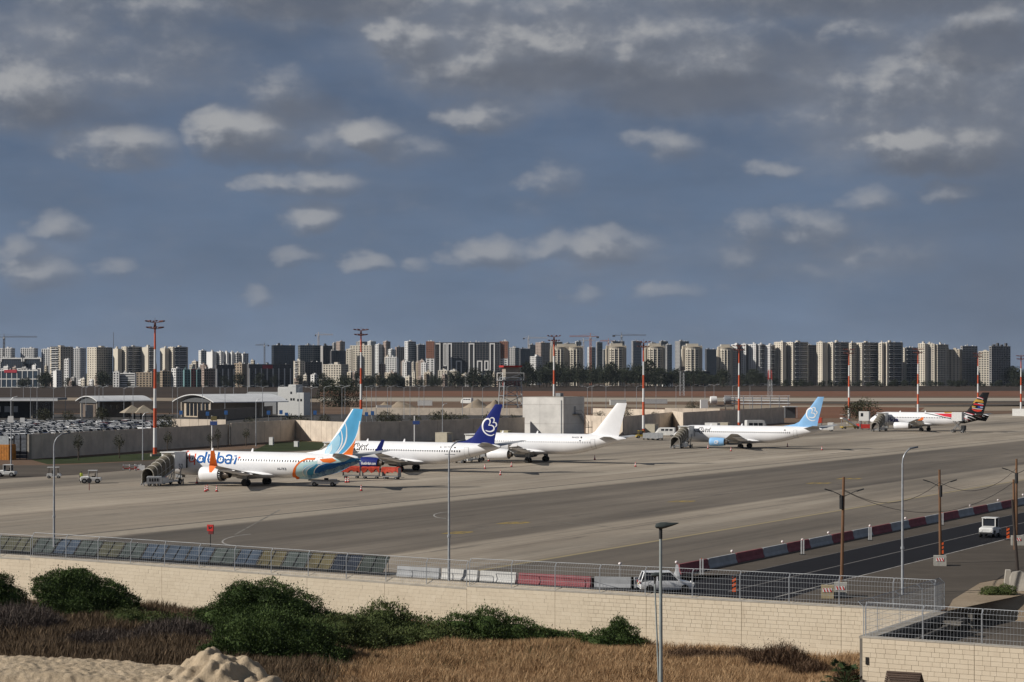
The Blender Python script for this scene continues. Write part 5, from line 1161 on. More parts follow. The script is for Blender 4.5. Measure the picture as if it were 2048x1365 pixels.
# red and white barrier frames
for i, (px, py) in enumerate([(253, 941), (266, 942), (276, 941)]):
    r = thing('barrier_frame', f'red and white road barrier frame left of the stairs, {ORD[i]} from the left', 'barrier', P(px, py, .02), R(10 + 12 * i), 'red and white barrier frames')
    for x in (-.6, .6):
        q = MB(); q.b2(x-.07, x+.07, -.06, .06, 0, 1.15); q.obj('post', m_signw, r); q = MB(); q.b2(x-.075, x+.075, -.065, .065, .45, .75); q.obj('red_band', m_redp, r)
        q = MB(); q.b2(x-.1, x+.1, -.3, .3, 0, .05); q.obj('foot', m_rub, r)
    for z, m in ((.95, m_signw), (.35, m_redp)):
        q = MB(); q.b2(-.53, .53, -.03, .03, z-.09, z+.09); q.obj('rail', m, r)
r = thing('water_barrier', 'white plastic barrier block beside the red and white frames', 'barrier', P(282, 941, .02), R(8)); q = MB(); q.loft([[(x, y, z) for y, z in ((-.3,0),(-.15,.9),(.15,.9),(.3,0))] for x in (-.7, .7)]); q.obj('block', m_signw, r); q = MB(); q.b2(-.72, -.3, -.31, .31, .1, .3); q.obj('red_panel', m_redp, r)
r = thing('round_sign', 'dark round sign on a short red post in front of a tow tractor', 'sign', P(178.5, 981, .012), 0); q = MB(); q.tube([(0,0,0),(0,0,1.3)], .06, 8); q.obj('post', M('rusty_red', (.22,.06,.05), .7), r); q = MB(); q.lathe([(.40, 0), (.40, .04)], 18, 'Y', (0, -.07, 1.5)); q.obj('disc', m_gsb, r)
# stand signs on white posts
for px, yt, yb, lab in ((424, 832, 899, 'white post with a blue and a dull yellow board behind the lettered airliner'), (829, 832, 887, 'white post with a blue board behind the dark-blue-tailed airliner')):
    s = (yb - YH) / H; r = thing('stand_sign', lab, 'sign post', P(px, yb, .02), R(-20)); h = (yb - yt) / s
    q = MB(); q.tube([(0,0,0),(0,0,h)], .16, 8); q.obj('post', m_signw, r); q = MB(); q.b2(-.4, 1.5, -.25, -.17, h-2.2, h-1.3); q.obj('blue_board', M('sign_blue', (.012,.04,.16), .5), r)
    if px == 424: q = MB(); q.b2(-.2, 1.4, -.24, -.16, h-1.1, h-.1); q.obj('yellow_board', M('sign_olive', (.10,.08,.02), .6), r)
# lift truck at the far airliner
r = thing('lift_truck', 'high lift truck with a raised white box at the rear of the far airliner', 'lift truck', P(1916, 866, .012), R(-30))
q = MB(); q.b2(-3.0, 3.2, -1.2, 1.2, .6, .95); q.obj('chassis', m_gsb, r); q = MB(); q.b2(2.0, 3.6, -1.1, 1.1, .95, 2.3); q.obj('cab', m_gsb, r)
q = MB(); q.b2(-2.6, 2.4, -1.25, 1.25, 3.7, 6.4); q.obj('box_body', m_cab, r)
for s in (-1, 1):
    for a, b in (((-2.2, .95), (1.8, 3.7)), ((1.8, .95), (-2.2, 3.7))): q = MB(); q.bar((a[0], s*.9, a[1]), (b[0], s*.9, b[1]), .22); q.obj('scissor_arm', m_gsegrey, r)
for x in (-2.0, 2.2):
    for s in (-1, 1): wheel(r, (x, s*1.05, .48), .48, .3); 
for x in (-2.8, 3.0):
    for s in (-1, 1): q = MB(); q.b2(x-.1, x+.1, s*1.3-.1, s*1.3+.1, 0, 1.0); q.obj('outrigger', m_gsegrey, r)
q = MB(); q.b2(2.402, 2.9, -1.2, 1.2, 3.72, 3.85); q.obj('platform', m_gsegrey, r); r.scale = (.62, .9, .97)
# passenger steps, bridge cab and red cart near the far tree
r = thing('mobile_steps', 'open white mobile steps left of the far airliner', 'mobile steps', P(1702, 858, .012), R(200))
q = MB(); q.extr([(-3, -.8, .4), (2.6, -.8, 3.6), (3.6, -.8, 3.6), (3.6, -.8, 3.3), (-2.6, -.8, .2)], (0,0,0), (0, 1.6, 0)); q.obj('flight', m_signw, r)
for s in (-.85, .85): q = MB(); q.bar((-2.9, s, 1.4), (2.6, s, 4.6), .1); q.bar((2.6, s, 4.6), (3.6, s, 4.6), .1); q.obj('handrail', m_hoop, r)
q = MB(); q.b2(-3, 3.5, -1, 1, .45, .75); q.obj('chassis', m_gyel, r); q = MB(); q.b2(-3.4, -2.5, -1, 1, .76, 1.6); q.obj('cab', m_gred, r)
for x in (3.0, 1.5):
    for s in (-1, 1): q = MB(); q.bar((x, s*.8, .7), (x, s*.8, 3.3), .15); q.obj('support_leg', m_gsegrey, r)
for x in (-2, 2.6):
    for s in (-1, 1): wheel(r, (x, s*.9, .4), .4, .25)
r = thing('bridge_cab', 'white boxy cabin on legs between the white steps and the far airliner', 'cabin', P(1729, 858, .012), R(-20))
q = MB(); q.b2(-1.6, 1.6, -1.3, 1.3, 2.6, 5.6); q.obj('cabin', m_cab, r); q = MB(); q.b2(-1.0, -.2, -1.33, -1.305, 4.0, 5.1); q.obj('window', m_win, r)
for x in (-1.3, 1.3):
    for s in (-1, 1): q = MB(); q.b2(x-.12, x+.12, s-.12, s+.12, 0, 2.6); q.obj('leg', m_gsegrey, r)
r = thing('red_container', 'dark red open container cart below the white cabin', 'cart', P(1731, 859.5, .012), R(-12)); q = MB(); q.b2(-1.4, 1.4, -.8, .8, .4, 1.7); q.obj('box', m_gred, r)
for x in (-1, 1):
    for s in (-1, 1): wheel(r, (x, s*.7, .25), .25, .15)
# equipment behind the stairs numbered 38
def crate(px, py, d, label, m, rz=R(-28), name='container'):
    r = thing(name, label, 'container', P(px, py, .02), rz); q = MB(); w, dd, h = d; q.b2(-w/2, w/2, -dd/2, dd/2, .1, h); q.obj('body', m, r)
    q = MB(); q.b2(-w/2-.04, w/2+.04, -dd/2-.04, dd/2+.04, h+.002, h+.12); q.obj('lid', m, r)
    for x in (-w/2+.15, w/2-.15):
        q = MB(); q.b2(x-.1, x+.1, -dd/2+.05, dd/2-.05, 0, .1); q.obj('skid', m_gsegrey, r)
    q = MB(); q.b2(w/2+.003, w/2+.03, -dd*.3, dd*.3, .3, h*.85); q.obj('door', m_gsegrey, r); return r
m_beige = M('beige_steel', (.46, .42, .33), .6, var=.08)
crate(1303, 869, (3.2, 2.6, 2.9), 'beige box cabin left of the stairs numbered 38', m_beige); crate(888, 889, (3.4, 3.0, 2.9), 'beige box cabin behind the dark-blue-tailed airliner', m_beige)
crate(1012, 880, (2.4, 2.2, 2.4), 'small yellowish box behind the all white airliner', M('cream_steel', (.50,.45,.28), .6)); crate(1425, 866, (4.0, 2.4, 2.9), 'white site cabin in front of the concrete wall, left of two', m_cab); crate(1449, 865, (3.2, 2.6, 2.9), 'beige site cabin in front of the concrete wall, right of two', m_beige)
tow_tractor(1283, 877, R(10), 'yellowish tow tractor beside the beige box cabin', group='tow tractors'); 
for ch in list(bpy.data.objects['tow_tractor.003'].children if 'tow_tractor.003' in bpy.data.objects else []):
    if ch.name.split('.')[0] in ('body', 'cab_roof', 'cab_frame'): ch.material_slots[0].link = 'OBJECT'; ch.material_slots[0].material = m_gyel
for i, px in enumerate((1296, 1306, 1316)):
    r = thing('cargo_dolly', f'grey empty cargo dolly left of the stairs numbered 38, {ORD[i]} from the left', 'dolly', P(px, 880 + i*.4, .012), R(60), 'grey cargo dollies'); q = MB(); q.b2(-1.5, 1.5, -.8, .8, .45, .6); q.obj('bed', m_gsegrey, r)
    for x in (-1.45, 1.45): q = MB(); q.b2(x-.05, x+.05, -.8, .8, .6, 1.9); q.obj('end_frame', m_gsegrey, r)
    for x in (-1.1, 1.1):
        for s in (-1, 1): wheel(r, (x, s*.7, .25), .25, .15)
def van(px, py, d, rz, label, m=None, name='van', zb=.35):
    r = thing(name, label, 'van', P(px, py, .02), rz); L, W, h = d
    q = MB(); q.loft([[(x, y*W/2, z) for y, z in ((-1, zb), (-1, hh*.62), (-.88, hh), (.88, hh), (1, hh*.62), (1, zb))] for x, hh in ((L/2, h*.45), (L/2-.3, h*.58), (L/2-1.0, h*.95), (L/2-1.4, h), (-L/2+.1, h), (-L/2, h*.95))]); q.obj('body', m or m_gsw, r)
    for s in (-1, 1):
        for k in range(3): x = L/2-1.7-k*(L-2)/3; q = MB(); q.add([(x, s*(W/2*.985+.02), h*.6), (x-(L-2)/3+.25, s*(W/2*.985+.02), h*.6), (x-(L-2)/3+.25, s*(W/2*.93+.02), h*.85), (x, s*(W/2*.93+.02), h*.85)], [(0,1,2,3)]); q.obj('side_window', m_win, r)
    q = MB(); q.add([(L/2-.38, -W*.42, h*.64), (L/2-.38, W*.42, h*.64), (L/2-.94, W*.40, h*.93), (L/2-.94, -W*.40, h*.93)], [(0,1,2,3)]); o = q.obj('windscreen', m_win, r); o.location.x = .03
    for x in (L/2-.9, -L/2+.9):
        for s in (-1, 1): wheel(r, (x, s*(W/2-.12), .36), .36, .24)
    return r
van(1331, 873, (5.6, 2.2, 2.5), R(165), 'white van with dark windows left of the stairs numbered 38'); van(1513, 876, (6.2, 2.5, 4.9), R(10), 'tall white bus body showing above the light-blue-tailed airliner')
r = thing('cargo_loader', 'cargo loader with an orange top behind the light blue tail', 'loader', P(1648, 863, .02), R(-15)); q = MB(); q.b2(-3, 3, -1.3, 1.3, .5, 1.0); q.obj('chassis', m_gsw, r); q = MB(); q.b2(-3, 1.0, -1.3, 1.3, 1.6, 1.8); q.obj('platform', m_gsegrey, r)
q = MB(); q.b2(-3.0, -.6, -1.2, 1.2, 2.6, 4.2); q.obj('orange_cover', m_tarp, r); q = MB(); q.b2(1.2, 3, -1.2, 1.2, 1.0, 2.7); q.obj('cab', m_gsw, r)
for x in (-2.8, -.8):
    for s in (-1, 1): q = MB(); q.b2(x-.08, x+.08, s*1.1-.08, s*1.1+.08, 1.0, 2.6); q.obj('post', m_gsegrey, r)
for x in (-2.2, 2.2):
    for s in (-1, 1): wheel(r, (x, s*1.1, .4), .4, .3)
# ---------------------------------------------------------------- floodlight masts
m_mred = M('mast_red', (.62, .11, .045), .5, var=.08); m_mwh = M('mast_white', (.76, .76, .75), .5, var=.05); m_mhead = M('mast_head', (.16, .06, .05), .6)
def mast(px, yt, yb, label):
    s = (yb - YH) / H; h = (yb - yt) / s; p = P(px, yb, .02); r = thing('floodlight_mast', label, 'floodlight mast', p, R(20), 'red and white floodlight masts')
    n = 7; a = 0
    hh = h - 1.0; seg = [hh * .135, *([hh * .154] * 5)]; zs = [0]; 
    for k in range(n): zs.append(hh - hh * .155 * (n - 1 - k) if k < n - 1 else hh)
    zs[0] = 0
    for k in range(n):
        z0, z1 = zs[k], zs[k+1]; f = lambda z: .44 - .26 * z / h
        q = MB(); q.tube([(0,0,z0),(0,0,z1)], [f(z0), f(z1)], 12, False); q.obj('mast_section', m_mred if (n-1-k) % 2 == 0 else m_mwh, r, True)
    hd = MB(); hd.lathe([(.2, hh), (.34, hh+.3), (.2, hh+1.6), (.08, h)], 8); head = hd.obj('head_frame', m_mhead, r)
    for z, rr in ((hh+.15, 1.7), (hh+1.5, 1.9)):
        for k in range(8):
            a = 2*PI*k/8; e = (rr*math.cos(a), rr*math.sin(a), z+.25); q = MB(); q.bar((0,0,z), e, .09); q.box((e[0], e[1], e[2]+.15), (.5, .42, .24), a); q.obj('lamp_arm', m_mhead, head)
    q = MB(); q.tube([(0,0,h),(0,0,h+1.6)], .04, 5); q.obj('rod', m_mhead, r)
    q = MB(); q.box((0,0,.25), (1.8,1.8,.5)); q.obj('plinth', m_conc, r)
for i, (x, a, b, w) in enumerate([(310,651,913,'behind the stairs numbered 50'),(722,666,878,'behind the light blue swirled tail'),(1108,678,866,'in front of the big concrete block building'),(1287,690,870,'beside the beige box cabin'),(1478,697,856,'behind the light-blue-tailed airliner'),(1698,704,848,'beside the white mobile steps'),(1836,703,838,'behind the far black-tailed airliner'),(1956,711,828,'behind the black tail itself'),(2042,716,829,'at the right edge of the picture')]):
    mast(x, a, b, f'tall red and white floodlight mast {w}')
# white plinth machine at the foot of the last mast
crate(2042, 833, (6.5, 3, 3.0), 'white concrete plinth at the foot of the rightmost mast', m_cab, name='plinth_block')

# ---------------------------------------------------------------- concrete boundary walls, panel by panel
m_panel = M('precast_panel', (.66, .565, .46), .9, var=.12, scale=.35, coord='World'); m_post = M('wall_post', (.40, .35, .29), .9)
def panel_wall(a, b, h, label, pitch=5.0, name='concrete_wall', m=None, grp=None):
    a, b = Vector(a), Vector(b); d = b - a; L = d.length; rz = math.atan2(d.y, d.x); n = max(1, round(L / pitch)); w = L / n
    r = thing(name, label, 'wall', a, rz, grp); me = MB().box((w/2, 0, h/2), (w - .09, .18, h)).mesh('panel', mats=[m or m_panel])
    for k in range(n):
        o = bpy.data.objects.new('panel', me); COL.objects.link(o); o.parent = r; o.location = (k*w, (.02 if k % 2 else 0), 0)
    q = MB(); q.b2(0, L, .02, .14, .05, h - .3); q.obj('core', M('joint_dark', (.10, .085, .07), .9), r)
    return r
PV = lambda x, y: P(x, y, 0)
W1a, W1b, W2b, W3b = PV(56, 919), PV(458, 890), PV(591, 880.5), PV(720, 888)
panel_wall(W1a, W1b, 5.2, 'shaded grey concrete panel wall along the green verge behind the tow tractors'); panel_wall(W1b + Vector((.6,-1,0)), W2b, 5.5, 'shaded concrete panel wall right of the white post with the blue board')
panel_wall(W2b, W3b, 5.4, 'sunlit pale concrete panel wall left of the light blue swirled tail', 2.9); panel_wall(W3b, PV(1049, 874), 5.5, 'shaded concrete panel wall behind the dark-blue-tailed airliner', 7.5)
panel_wall(PV(1172, 867), PV(1246, 871), 5.4, 'sunlit pale concrete panel wall behind the all white tail', 3.0); panel_wall(PV(1246, 870.5), PV(1345, 858), 5.4, 'shaded concrete panel wall behind the beige box cabin')
panel_wall(PV(1345, 858), PV(1366.5, 862), 5.8, 'short sunlit concrete panel wall between two shaded walls', 4); panel_wall(PV(1367, 861.5), PV(1568, 846), 5.7, 'long shaded concrete panel wall behind the light-blue-tailed airliner', 5.5)
panel_wall(at(700, 862), at(1046, 850), 3.1, 'far pale wall beyond the car park strip', 6.0); panel_wall(at(1186, 830), at(1330, 800), 3.4, 'far pale wall beyond the all white tail', 6.0); panel_wall(at(1330, 800), at(1440, 790), 4.0, 'far pale wall below the steel pipework', 6.0)
panel_wall(at(396, 735), at(545, 842), 4.2, 'brown shaded wall behind the blue parking signs', 8.0, m=M('brown_render', (.27,.22,.175), .9)); panel_wall(at(344, 560), at(452, 552), 1.3 + 3.9, 'sunlit pale wall top showing above the grey concrete wall', 3.0)
# gate, crates at the far left
r = thing('site_container', 'orange container with a grey corrugated top at the left edge', 'container', P(12, 920), R(-20)); q = MB(); q.b2(-4, 1.55, -1.3, 1.3, 0, 3.2); q.obj('body', M('container_orange', (.55,.22,.035), .6, var=.2), r)
for k in range(14): q = MB(); q.b2(-3.9+.39*k, -3.72+.39*k, -1.35, -1.302, .1, 3.1); q.obj('rib', MATS['container_orange'], r)
for k in range(12): q = MB(); q.b2(-4+.46*k, -3.58+.46*k, -1.25, -1.15, 3.21, 5.0); q.obj('top_sheet', M('corrugated_grey', (.36,.39,.41), .5, .2), r)
r = thing('crate_rack', 'dark steel rack fence filled with stacked crates left of the concrete wall', 'rack', P(43, 919), R(-18))
for z in range(6): q = MB(); q.b2(-1.5, 1.5, -.5, .5, .2+.82*z, .9+.82*z); q.obj('crate', M('crate_blue_grey', (.10,.115,.14), .6, var=.3, scale=1.0), r)
for x in (-1.55, 0, 1.55): q = MB(); q.b2(x-.06, x+.06, -.62, -.52, 0, 5.1); q.obj('post', m_gsb, r)
q = MB(); q.b2(1.75, 2.15, -.6, .4, 0, 5.3); q.obj('end_post', m_conc, r)

# ---------------------------------------------------------------- big concrete block building
m_blk = M('pale_block_concrete', (.72, .70, .66), .85, var=.12, scale=.25, coord='World', detail=6)
r = thing('block_building', 'windowless pale concrete block building with an outside steel stair', 'building', P(1127, 875), 0)
NL, NR = Vector((-.883, .469, 0)), Vector((.469, .883, 0)); LL, LR, HB = 12.9, 13.2, 11.2
def fbox(mb, a0, a1, b0, b1, z0, z1):
    f = lambda a, b, z: NL*a + NR*b + Vector((0,0,z)); mb.add([f(a0,b0,z0),f(a1,b0,z0),f(a1,b1,z0),f(a0,b1,z0),f(a0,b0,z1),f(a1,b0,z1),f(a1,b1,z1),f(a0,b1,z1)], [(0,3,2,1),(4,5,6,7),(0,1,5,4),(1,2,6,5),(2,3,7,6),(3,0,4,7)])
q = MB(); fbox(q, .05, LL-.05, .05, LR-.05, 0, HB-.2); q.obj('core', m_mortar, r)
for a0, a1 in ((0, 7.4), (7.45, LL)):
    for z0, z1 in ((0, 3.7), (3.75, 9.1), (9.15, HB)): q = MB(); fbox(q, a0, a1, -.06, .1, z0, z1); q.obj('wall_panel', m_blk, r)
for b0, b1 in ((.15, 6.6), (6.65, LR)):
    for z0, z1 in ((0, 3.7), (3.75, 9.1), (9.15, HB)): q = MB(); fbox(q, -.06, .1, b0, b1, z0, z1); q.obj('wall_panel', m_blk, r)
q = MB(); fbox(q, .3, LL, .3, LR, HB-.19, HB+.12); q.obj('roof', m_conc, r)
q = MB(); fbox(q, .55, .75, -.22, -.08, .2, HB-.8); q.obj('downpipe', m_gsegrey, r)
q = MB(); fbox(q, -1.2, -.08, 5.5, 9.2, 6.3, 6.45); q.obj('landing', m_gsb, r); q = MB(); fbox(q, -.12, -.08, 6.4, 7.6, 6.46, 8.6); q.obj('door', m_gsegrey, r)
for k in range(12): q = MB(); fbox(q, -1.2, -.1, 9.2+.42*k, 9.65+.42*k, 6.1-.3*k, 6.2-.3*k); q.obj('step', m_gsb, r)
for z, b0, b1 in ((7.4, 5.5, 9.2),): q = MB(); fbox(q, -1.22, -1.16, b0, b1, z, z+.07); q.obj('rail', m_gsb, r)
q = MB(); q.bar(NL*-1.2+NR*9.2+Vector((0,0,7.3)), NL*-1.2+NR*14.2+Vector((0,0,3.7)), .08); q.obj('rail', m_gsb, r)
q = MB(); fbox(q, -1.3, -.1, 13.5, 16.2, 2.4, 2.55); q.obj('landing', m_gsb, r)
for b in (13.7, 16.0): q = MB(); fbox(q, -1.2, -1.1, b, b+.12, 0, 4.2); q.obj('post', m_gsb, r)
q = MB(); q.tube([NL*6+NR*6+Vector((0,0,HB)), NL*6+NR*6+Vector((0,0,HB+2))], .05, 5); q.obj('antenna', m_gsegrey, r)
q = MB(); fbox(q, 5, 6.5, 8, 10, HB+.12, HB+1.1); q.obj('roof_unit', m_gsegrey, r)

# ---------------------------------------------------------------- car-park buildings
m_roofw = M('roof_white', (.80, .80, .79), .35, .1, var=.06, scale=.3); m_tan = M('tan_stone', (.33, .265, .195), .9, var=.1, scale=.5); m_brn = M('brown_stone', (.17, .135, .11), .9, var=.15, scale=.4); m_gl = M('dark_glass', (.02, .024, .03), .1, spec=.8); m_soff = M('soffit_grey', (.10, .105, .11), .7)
def lathe_arc(W, rise, n=14): return [(-W/2 + W*k/n, rise * (1 - (2*k/n - 1)**2)) for k in range(n+1)]
def vault(r, W, rise, L, z0, t=.35, wave=0):
    """roof spanning x, running along y"""
    a = lathe_arc(W, rise); ring = lambda y, s: [(x*s, y, z0+z) for x, z in a] + [(x*s, y, z0+z-t) for x, z in reversed(a)]
    q = MB(); q.loft([ring(0, 1), ring(L, 1)]); q.obj('curved_roof', m_roofw, r, True)
r = thing('station_canopy', 'long flat dark canopy on columns beyond the parked cars at the left', 'canopy', at(125, 800), R(177))
q = MB(); q.b2(0, 60, -7, 7, 7.2, 8.1); q.obj('roof', M('canopy_grey', (.23,.24,.25), .6), r); q = MB(); q.b2(0, 60, 7.02, 7.1, 6.9, 7.9); q.obj('fascia', m_roofw, r)
for k in range(8):
    q = MB(); q.tube([(3+8*k, 4, 0), (3+8*k, 4, 7.2)], .4, 8); q.obj('column', m_conc, r)
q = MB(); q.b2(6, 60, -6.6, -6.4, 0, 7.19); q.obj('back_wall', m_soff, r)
for k in range(5): q = MB(); q.b2(20+7*k, 25.5+7*k, -6.3, -6.2, 2.2, 4.6); q.obj('window_band', m_roofw, r)
for k in range(6): q = MB(); q.b2(3.5+1.15*k, 4.4+1.15*k, 5.2, 5.3, .2, 6.6); q.obj('glass_panel', m_gl, r)
r = thing('station_hall', 'brown low hall with a white curved roof beyond the parked cars', 'building', at(172, 815), R(-48)); 
q = MB(); q.b2(-5, 5, 1.5, 18, 0, 7.0); q.obj('wall', m_brn, r)
vault(r, 17, 2.0, 26, 6.7)
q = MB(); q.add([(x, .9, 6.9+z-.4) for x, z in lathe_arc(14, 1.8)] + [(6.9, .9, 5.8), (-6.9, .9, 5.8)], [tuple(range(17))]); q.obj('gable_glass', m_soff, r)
for x in (-6.4, 6.4):
    q = MB(); q.b2(x-.3, x+.3, 1.2, 1.8, 0, 6.9); q.obj('column', m_conc, r)
for k in range(4): q = MB(); q.b2(5.01, 5.06, 5+3*k, 6.2+3*k, 3.2, 5.0); q.obj('window', m_gl, r)
q = MB(); q.b2(-3, 3, 1.42, 1.48, 0, 5); q.obj('window', m_gl, r)
r = thing('station_hall', 'pale hall under a large white sweeping roof, left of the white block house', 'building', at(385, 812), R(-50))
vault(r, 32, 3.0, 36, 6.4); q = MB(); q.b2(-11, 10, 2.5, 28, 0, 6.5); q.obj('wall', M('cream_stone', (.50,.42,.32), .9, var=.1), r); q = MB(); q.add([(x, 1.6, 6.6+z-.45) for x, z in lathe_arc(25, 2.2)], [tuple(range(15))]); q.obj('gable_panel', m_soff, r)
for x in (-11.6, 11): q = MB(); q.b2(x-.4, x+.4, 1.6, 2.4, 0, 6.6); q.obj('column', m_conc, r)
for k in range(6): q = MB(); q.b2(-9+3.0*k, -6.6+3.0*k, 2.42, 2.48, .5, 5.6); q.obj('window', m_gl, r)
r = thing('shed', 'grey shed with a flat sloping roof behind the white sweeping roof', 'shed', at(512, 880), R(-30)); q = MB(); q.b2(-9, 11, 0, 16, 0, 6.3); q.obj('wall', M('shed_grey', (.20,.21,.22), .7), r); q = MB(); q.add([(-10,-1,6.4),(12,-1,6.4),(12,8,9.6),(-10,8,9.6),(12,17,6.4),(-10,17,6.4),(-10,-1,6.2),(12,-1,6.2)], [(0,1,2,3),(3,2,4,5),(0,6,7,1)]); q.obj('roof', M('shed_roof', (.33,.34,.34), .5), r)
r = thing('white_house', 'white block house with small square windows beside the dark tree', 'building', at(578, 850), R(-18))
q = MB()
mw = M('white_render', (.66, .66, .64), .8, var=.05)
for x0, x1, z1 in ((-5.2, -.4, 11.6), (-.38, 3.2, 12.6), (3.22, 6.8, 9.2)):
    q = MB(); q.b2(x0, x1, 0, 7, 0, z1); q.obj('wall', mw, r); q = MB(); q.b2(x0+.1, x1-.1, .1, 6.9, z1, z1+.5); q.obj('parapet', mw, r)
for x, z in ((-4.2, 6.5), (-2.6, 6.5), (-1.3, 6.5), (1.0, 6.8), (1.0, 9.6), (2.2, 6.8), (4.2, 6.5), (5.6, 6.5)): q = MB(); q.b2(x-.4, x+.4, -.05, -.01, z-.5, z+.5); q.obj('window', m_gl, r)
for x, lab in ((264, 'left'), (287, 'right')):
    r = thing('shade_canopy', f'beige tent-roofed shelter beyond the parked cars, {lab} one of two', 'shelter', at(x, 735), R(-20), 'beige shelters beyond the cars'); q = MB(); q.lathe([(5.4, 3.4), (.1, 6.2)], 4); q.obj('roof', M('canvas_beige', (.34,.29,.22), .8), r)
    for a in range(4): q = MB(); q.b2(3.2*math.cos(a*PI/2+.78)-.1, 3.2*math.cos(a*PI/2+.78)+.1, 3.2*math.sin(a*PI/2+.78)-.1, 3.2*math.sin(a*PI/2+.78)+.1, 0, 3.6); q.obj('post', m_gsb, r)
# lattice tower
def lattice(mb, x0, y0, w0, w1, z0, z1, n, t=.1):
    P4 = lambda z, w: [(x0-w/2,y0-w/2,z),(x0+w/2,y0-w/2,z),(x0+w/2,y0+w/2,z),(x0-w/2,y0+w/2,z)]
    for k in range(n):
        za, zb = z0+(z1-z0)*k/n, z0+(z1-z0)*(k+1)/n; wa, wb_ = w0+(w1-w0)*k/n, w0+(w1-w0)*(k+1)/n; A, B = P4(za, wa), P4(zb, wb_)
        for i in range(4): mb.bar(A[i], B[i], t*1.3); mb.bar(A[i], B[(i+1)%4], t*.8); mb.bar(B[i], B[(i+1)%4], t*.8)
r = thing('lattice_tower', 'white steel lattice tower with a grey box and red roof beside the block building', 'tower', at(1021, 880), R(15))
q = MB(); lattice(q, 0, 0, 9, 7.5, 0, 16, 4, .28); q.obj('frame', m_galv, r); q = MB(); q.b2(-5, 5, -5, 5, 14.6, 15.0); q.obj('deck', m_gsegrey, r); q = MB(); lattice(q, 0, 0, 9.6, 9.6, 15, 18, 1, .2); q.obj('railing', m_signw, r)
q = MB(); q.b2(-3, 3, -3, 3, 15.0, 20.5); q.obj('cabin', m_conc, r); q = MB(); q.b2(-4.2, 4.2, -4, 4, 20.502, 21.3); q.obj('roof', m_gred, r)
r = thing('lattice_tower', 'slim red and white lattice mast in front of the white apartment block', 'tower', at(1540, 1500), R(10)); q = MB(); lattice(q, 0, 0, 3, 2.4, 0, 13, 5, .13); q.obj('lower_frame', m_galv, r); q = MB(); lattice(q, 0, 0, 2.4, 2.0, 13, 20, 3, .24); q.obj('upper_frame', m_gred, r)
r = thing('lattice_tower', 'slim grey lattice mast near the dark podium building', 'tower', at(1364, 1560), R(10)); q = MB(); lattice(q, 0, 0, 3.2, 2.6, 0, 21, 8, .15); q.obj('frame', m_galv, r); q = MB(); q.b2(-2, 2, -2, 2, 20, 23); q.obj('cabin', m_soff, r)
# steel pipework
r = thing('pipe_rack', 'white steel pipework with tanks and railings above the shaded wall', 'pipework', at(1500, 840), R(4))
for y, z in ((0, 5.2), (1, 6.4), (2, 7.4)): q = MB(); q.tube([(-11, y, z), (17, y, z-.2)], .28, 8); q.obj('pipe', m_signw, r)
for x in (-15.5, -9.5): q = MB(); q.lathe([(.2, x-1.6), (1.6, x-1.3), (1.7, x), (1.6, x+1.3), (.2, x+1.6)], 16, 'X', (0, 0, 6.6)); q.obj('tank', m_gsegrey if x > -12 else m_signw, r, True)
for k in range(8): q = MB(); q.b2(-10.5+3.8*k, -10.2+3.8*k, -.2, .1, 0, 8.6); q.obj('post', m_galv, r)
for z in (7.9, 8.5): q = MB(); q.bar((-11, -.2, z), (17, -.2, z), .12); q.obj('railing', m_signw, r)
q = MB(); q.b2(-21, -18, -1, 1, 0, 6.8); q.obj('cabinet', m_signw, r)
q = MB(); q.b2(-17.3, -7, -1.0, 1.0, 3.6, 4.7); q.obj('plinth', m_conc, r)
r = thing('shelter', 'small flat-roofed dark shelter right of the long shaded wall', 'shelter', at(1580, 800), R(5)); q = MB(); q.b2(-2.6, 2.6, -2, 2, 4.4, 4.7); q.obj('roof', m_roofw, r); q = MB(); q.b2(-2.2, 2.2, -.5, 1.8, 0, 4.39); q.obj('cage', m_soff, r)
for x in (-2.4, 2.4): q = MB(); q.b2(x-.1, x+.1, -1.9, -1.7, 0, 4.4); q.obj('post', m_galv, r)
def heap(px, Y, w, h, label, seed, m, parent=None, d=None, z=0.0, res=18):
    rnd = random.Random(seed); q = MB(); c = at(px, Y, z); d = d or w * .7; vs = []; ph = [rnd.uniform(0, 6) for _ in range(6)]
    for j in range(res+1):
        for i in range(res+1):
            x, y = (i/res-.5)*2, (j/res-.5)*2; rr = min(1, math.hypot(x, y)); f = (1-rr)**1.15 * (1 + .25*math.sin(3*x+ph[0]) * math.sin(2.5*y+ph[1]) + .14*math.sin(7*x+ph[2])*math.sin(6*y+ph[3]))
            vs.append((x*w/2, y*d/2, h*f*1.15 + rnd.uniform(-.03, .03)*h*(rr < .95) - .02))
    q.add(vs, [(j*(res+1)+i, j*(res+1)+i+1, (j+1)*(res+1)+i+1, (j+1)*(res+1)+i) for j in range(res) for i in range(res)])
    o = q.obj('soil_heap', m, smooth=True); o.location = c; return tag(o, label, 'heap')
heap(806, 1010, 16, 4.2, 'low tan soil heap on the building site, left of the white containers', 1, m_sandy); heap(955, 960, 20, 4.4, 'tan soil heap right of the white dump truck', 2, m_sandy); heap(990, 930, 14, 5.2, 'tan soil heap beside the lattice tower', 3, m_sandy); heap(770, 1040, 12, 2.2, 'brownish flat soil heap beside the dark tree', 4, m_dirt)
crate(850, 812, (8, 2.6, 2.8), 'white site container on the building site', m_cab, 0); crate(1236, 811, (9, 2.6, 2.9), 'white site container beyond the far pale wall', m_cab, R(5)); crate(1310, 808, (14, 3, 2.5), 'long white low cabin beyond the far pale wall', m_cab, R(5)); crate(768, 822, (7, 2.5, 2.5), 'pale site container beside the dark tree', m_cab, R(8))
van(934, 808, (7, 2.6, 3.4), R(150), 'white dump truck beside the tan soil heaps', name='truck')
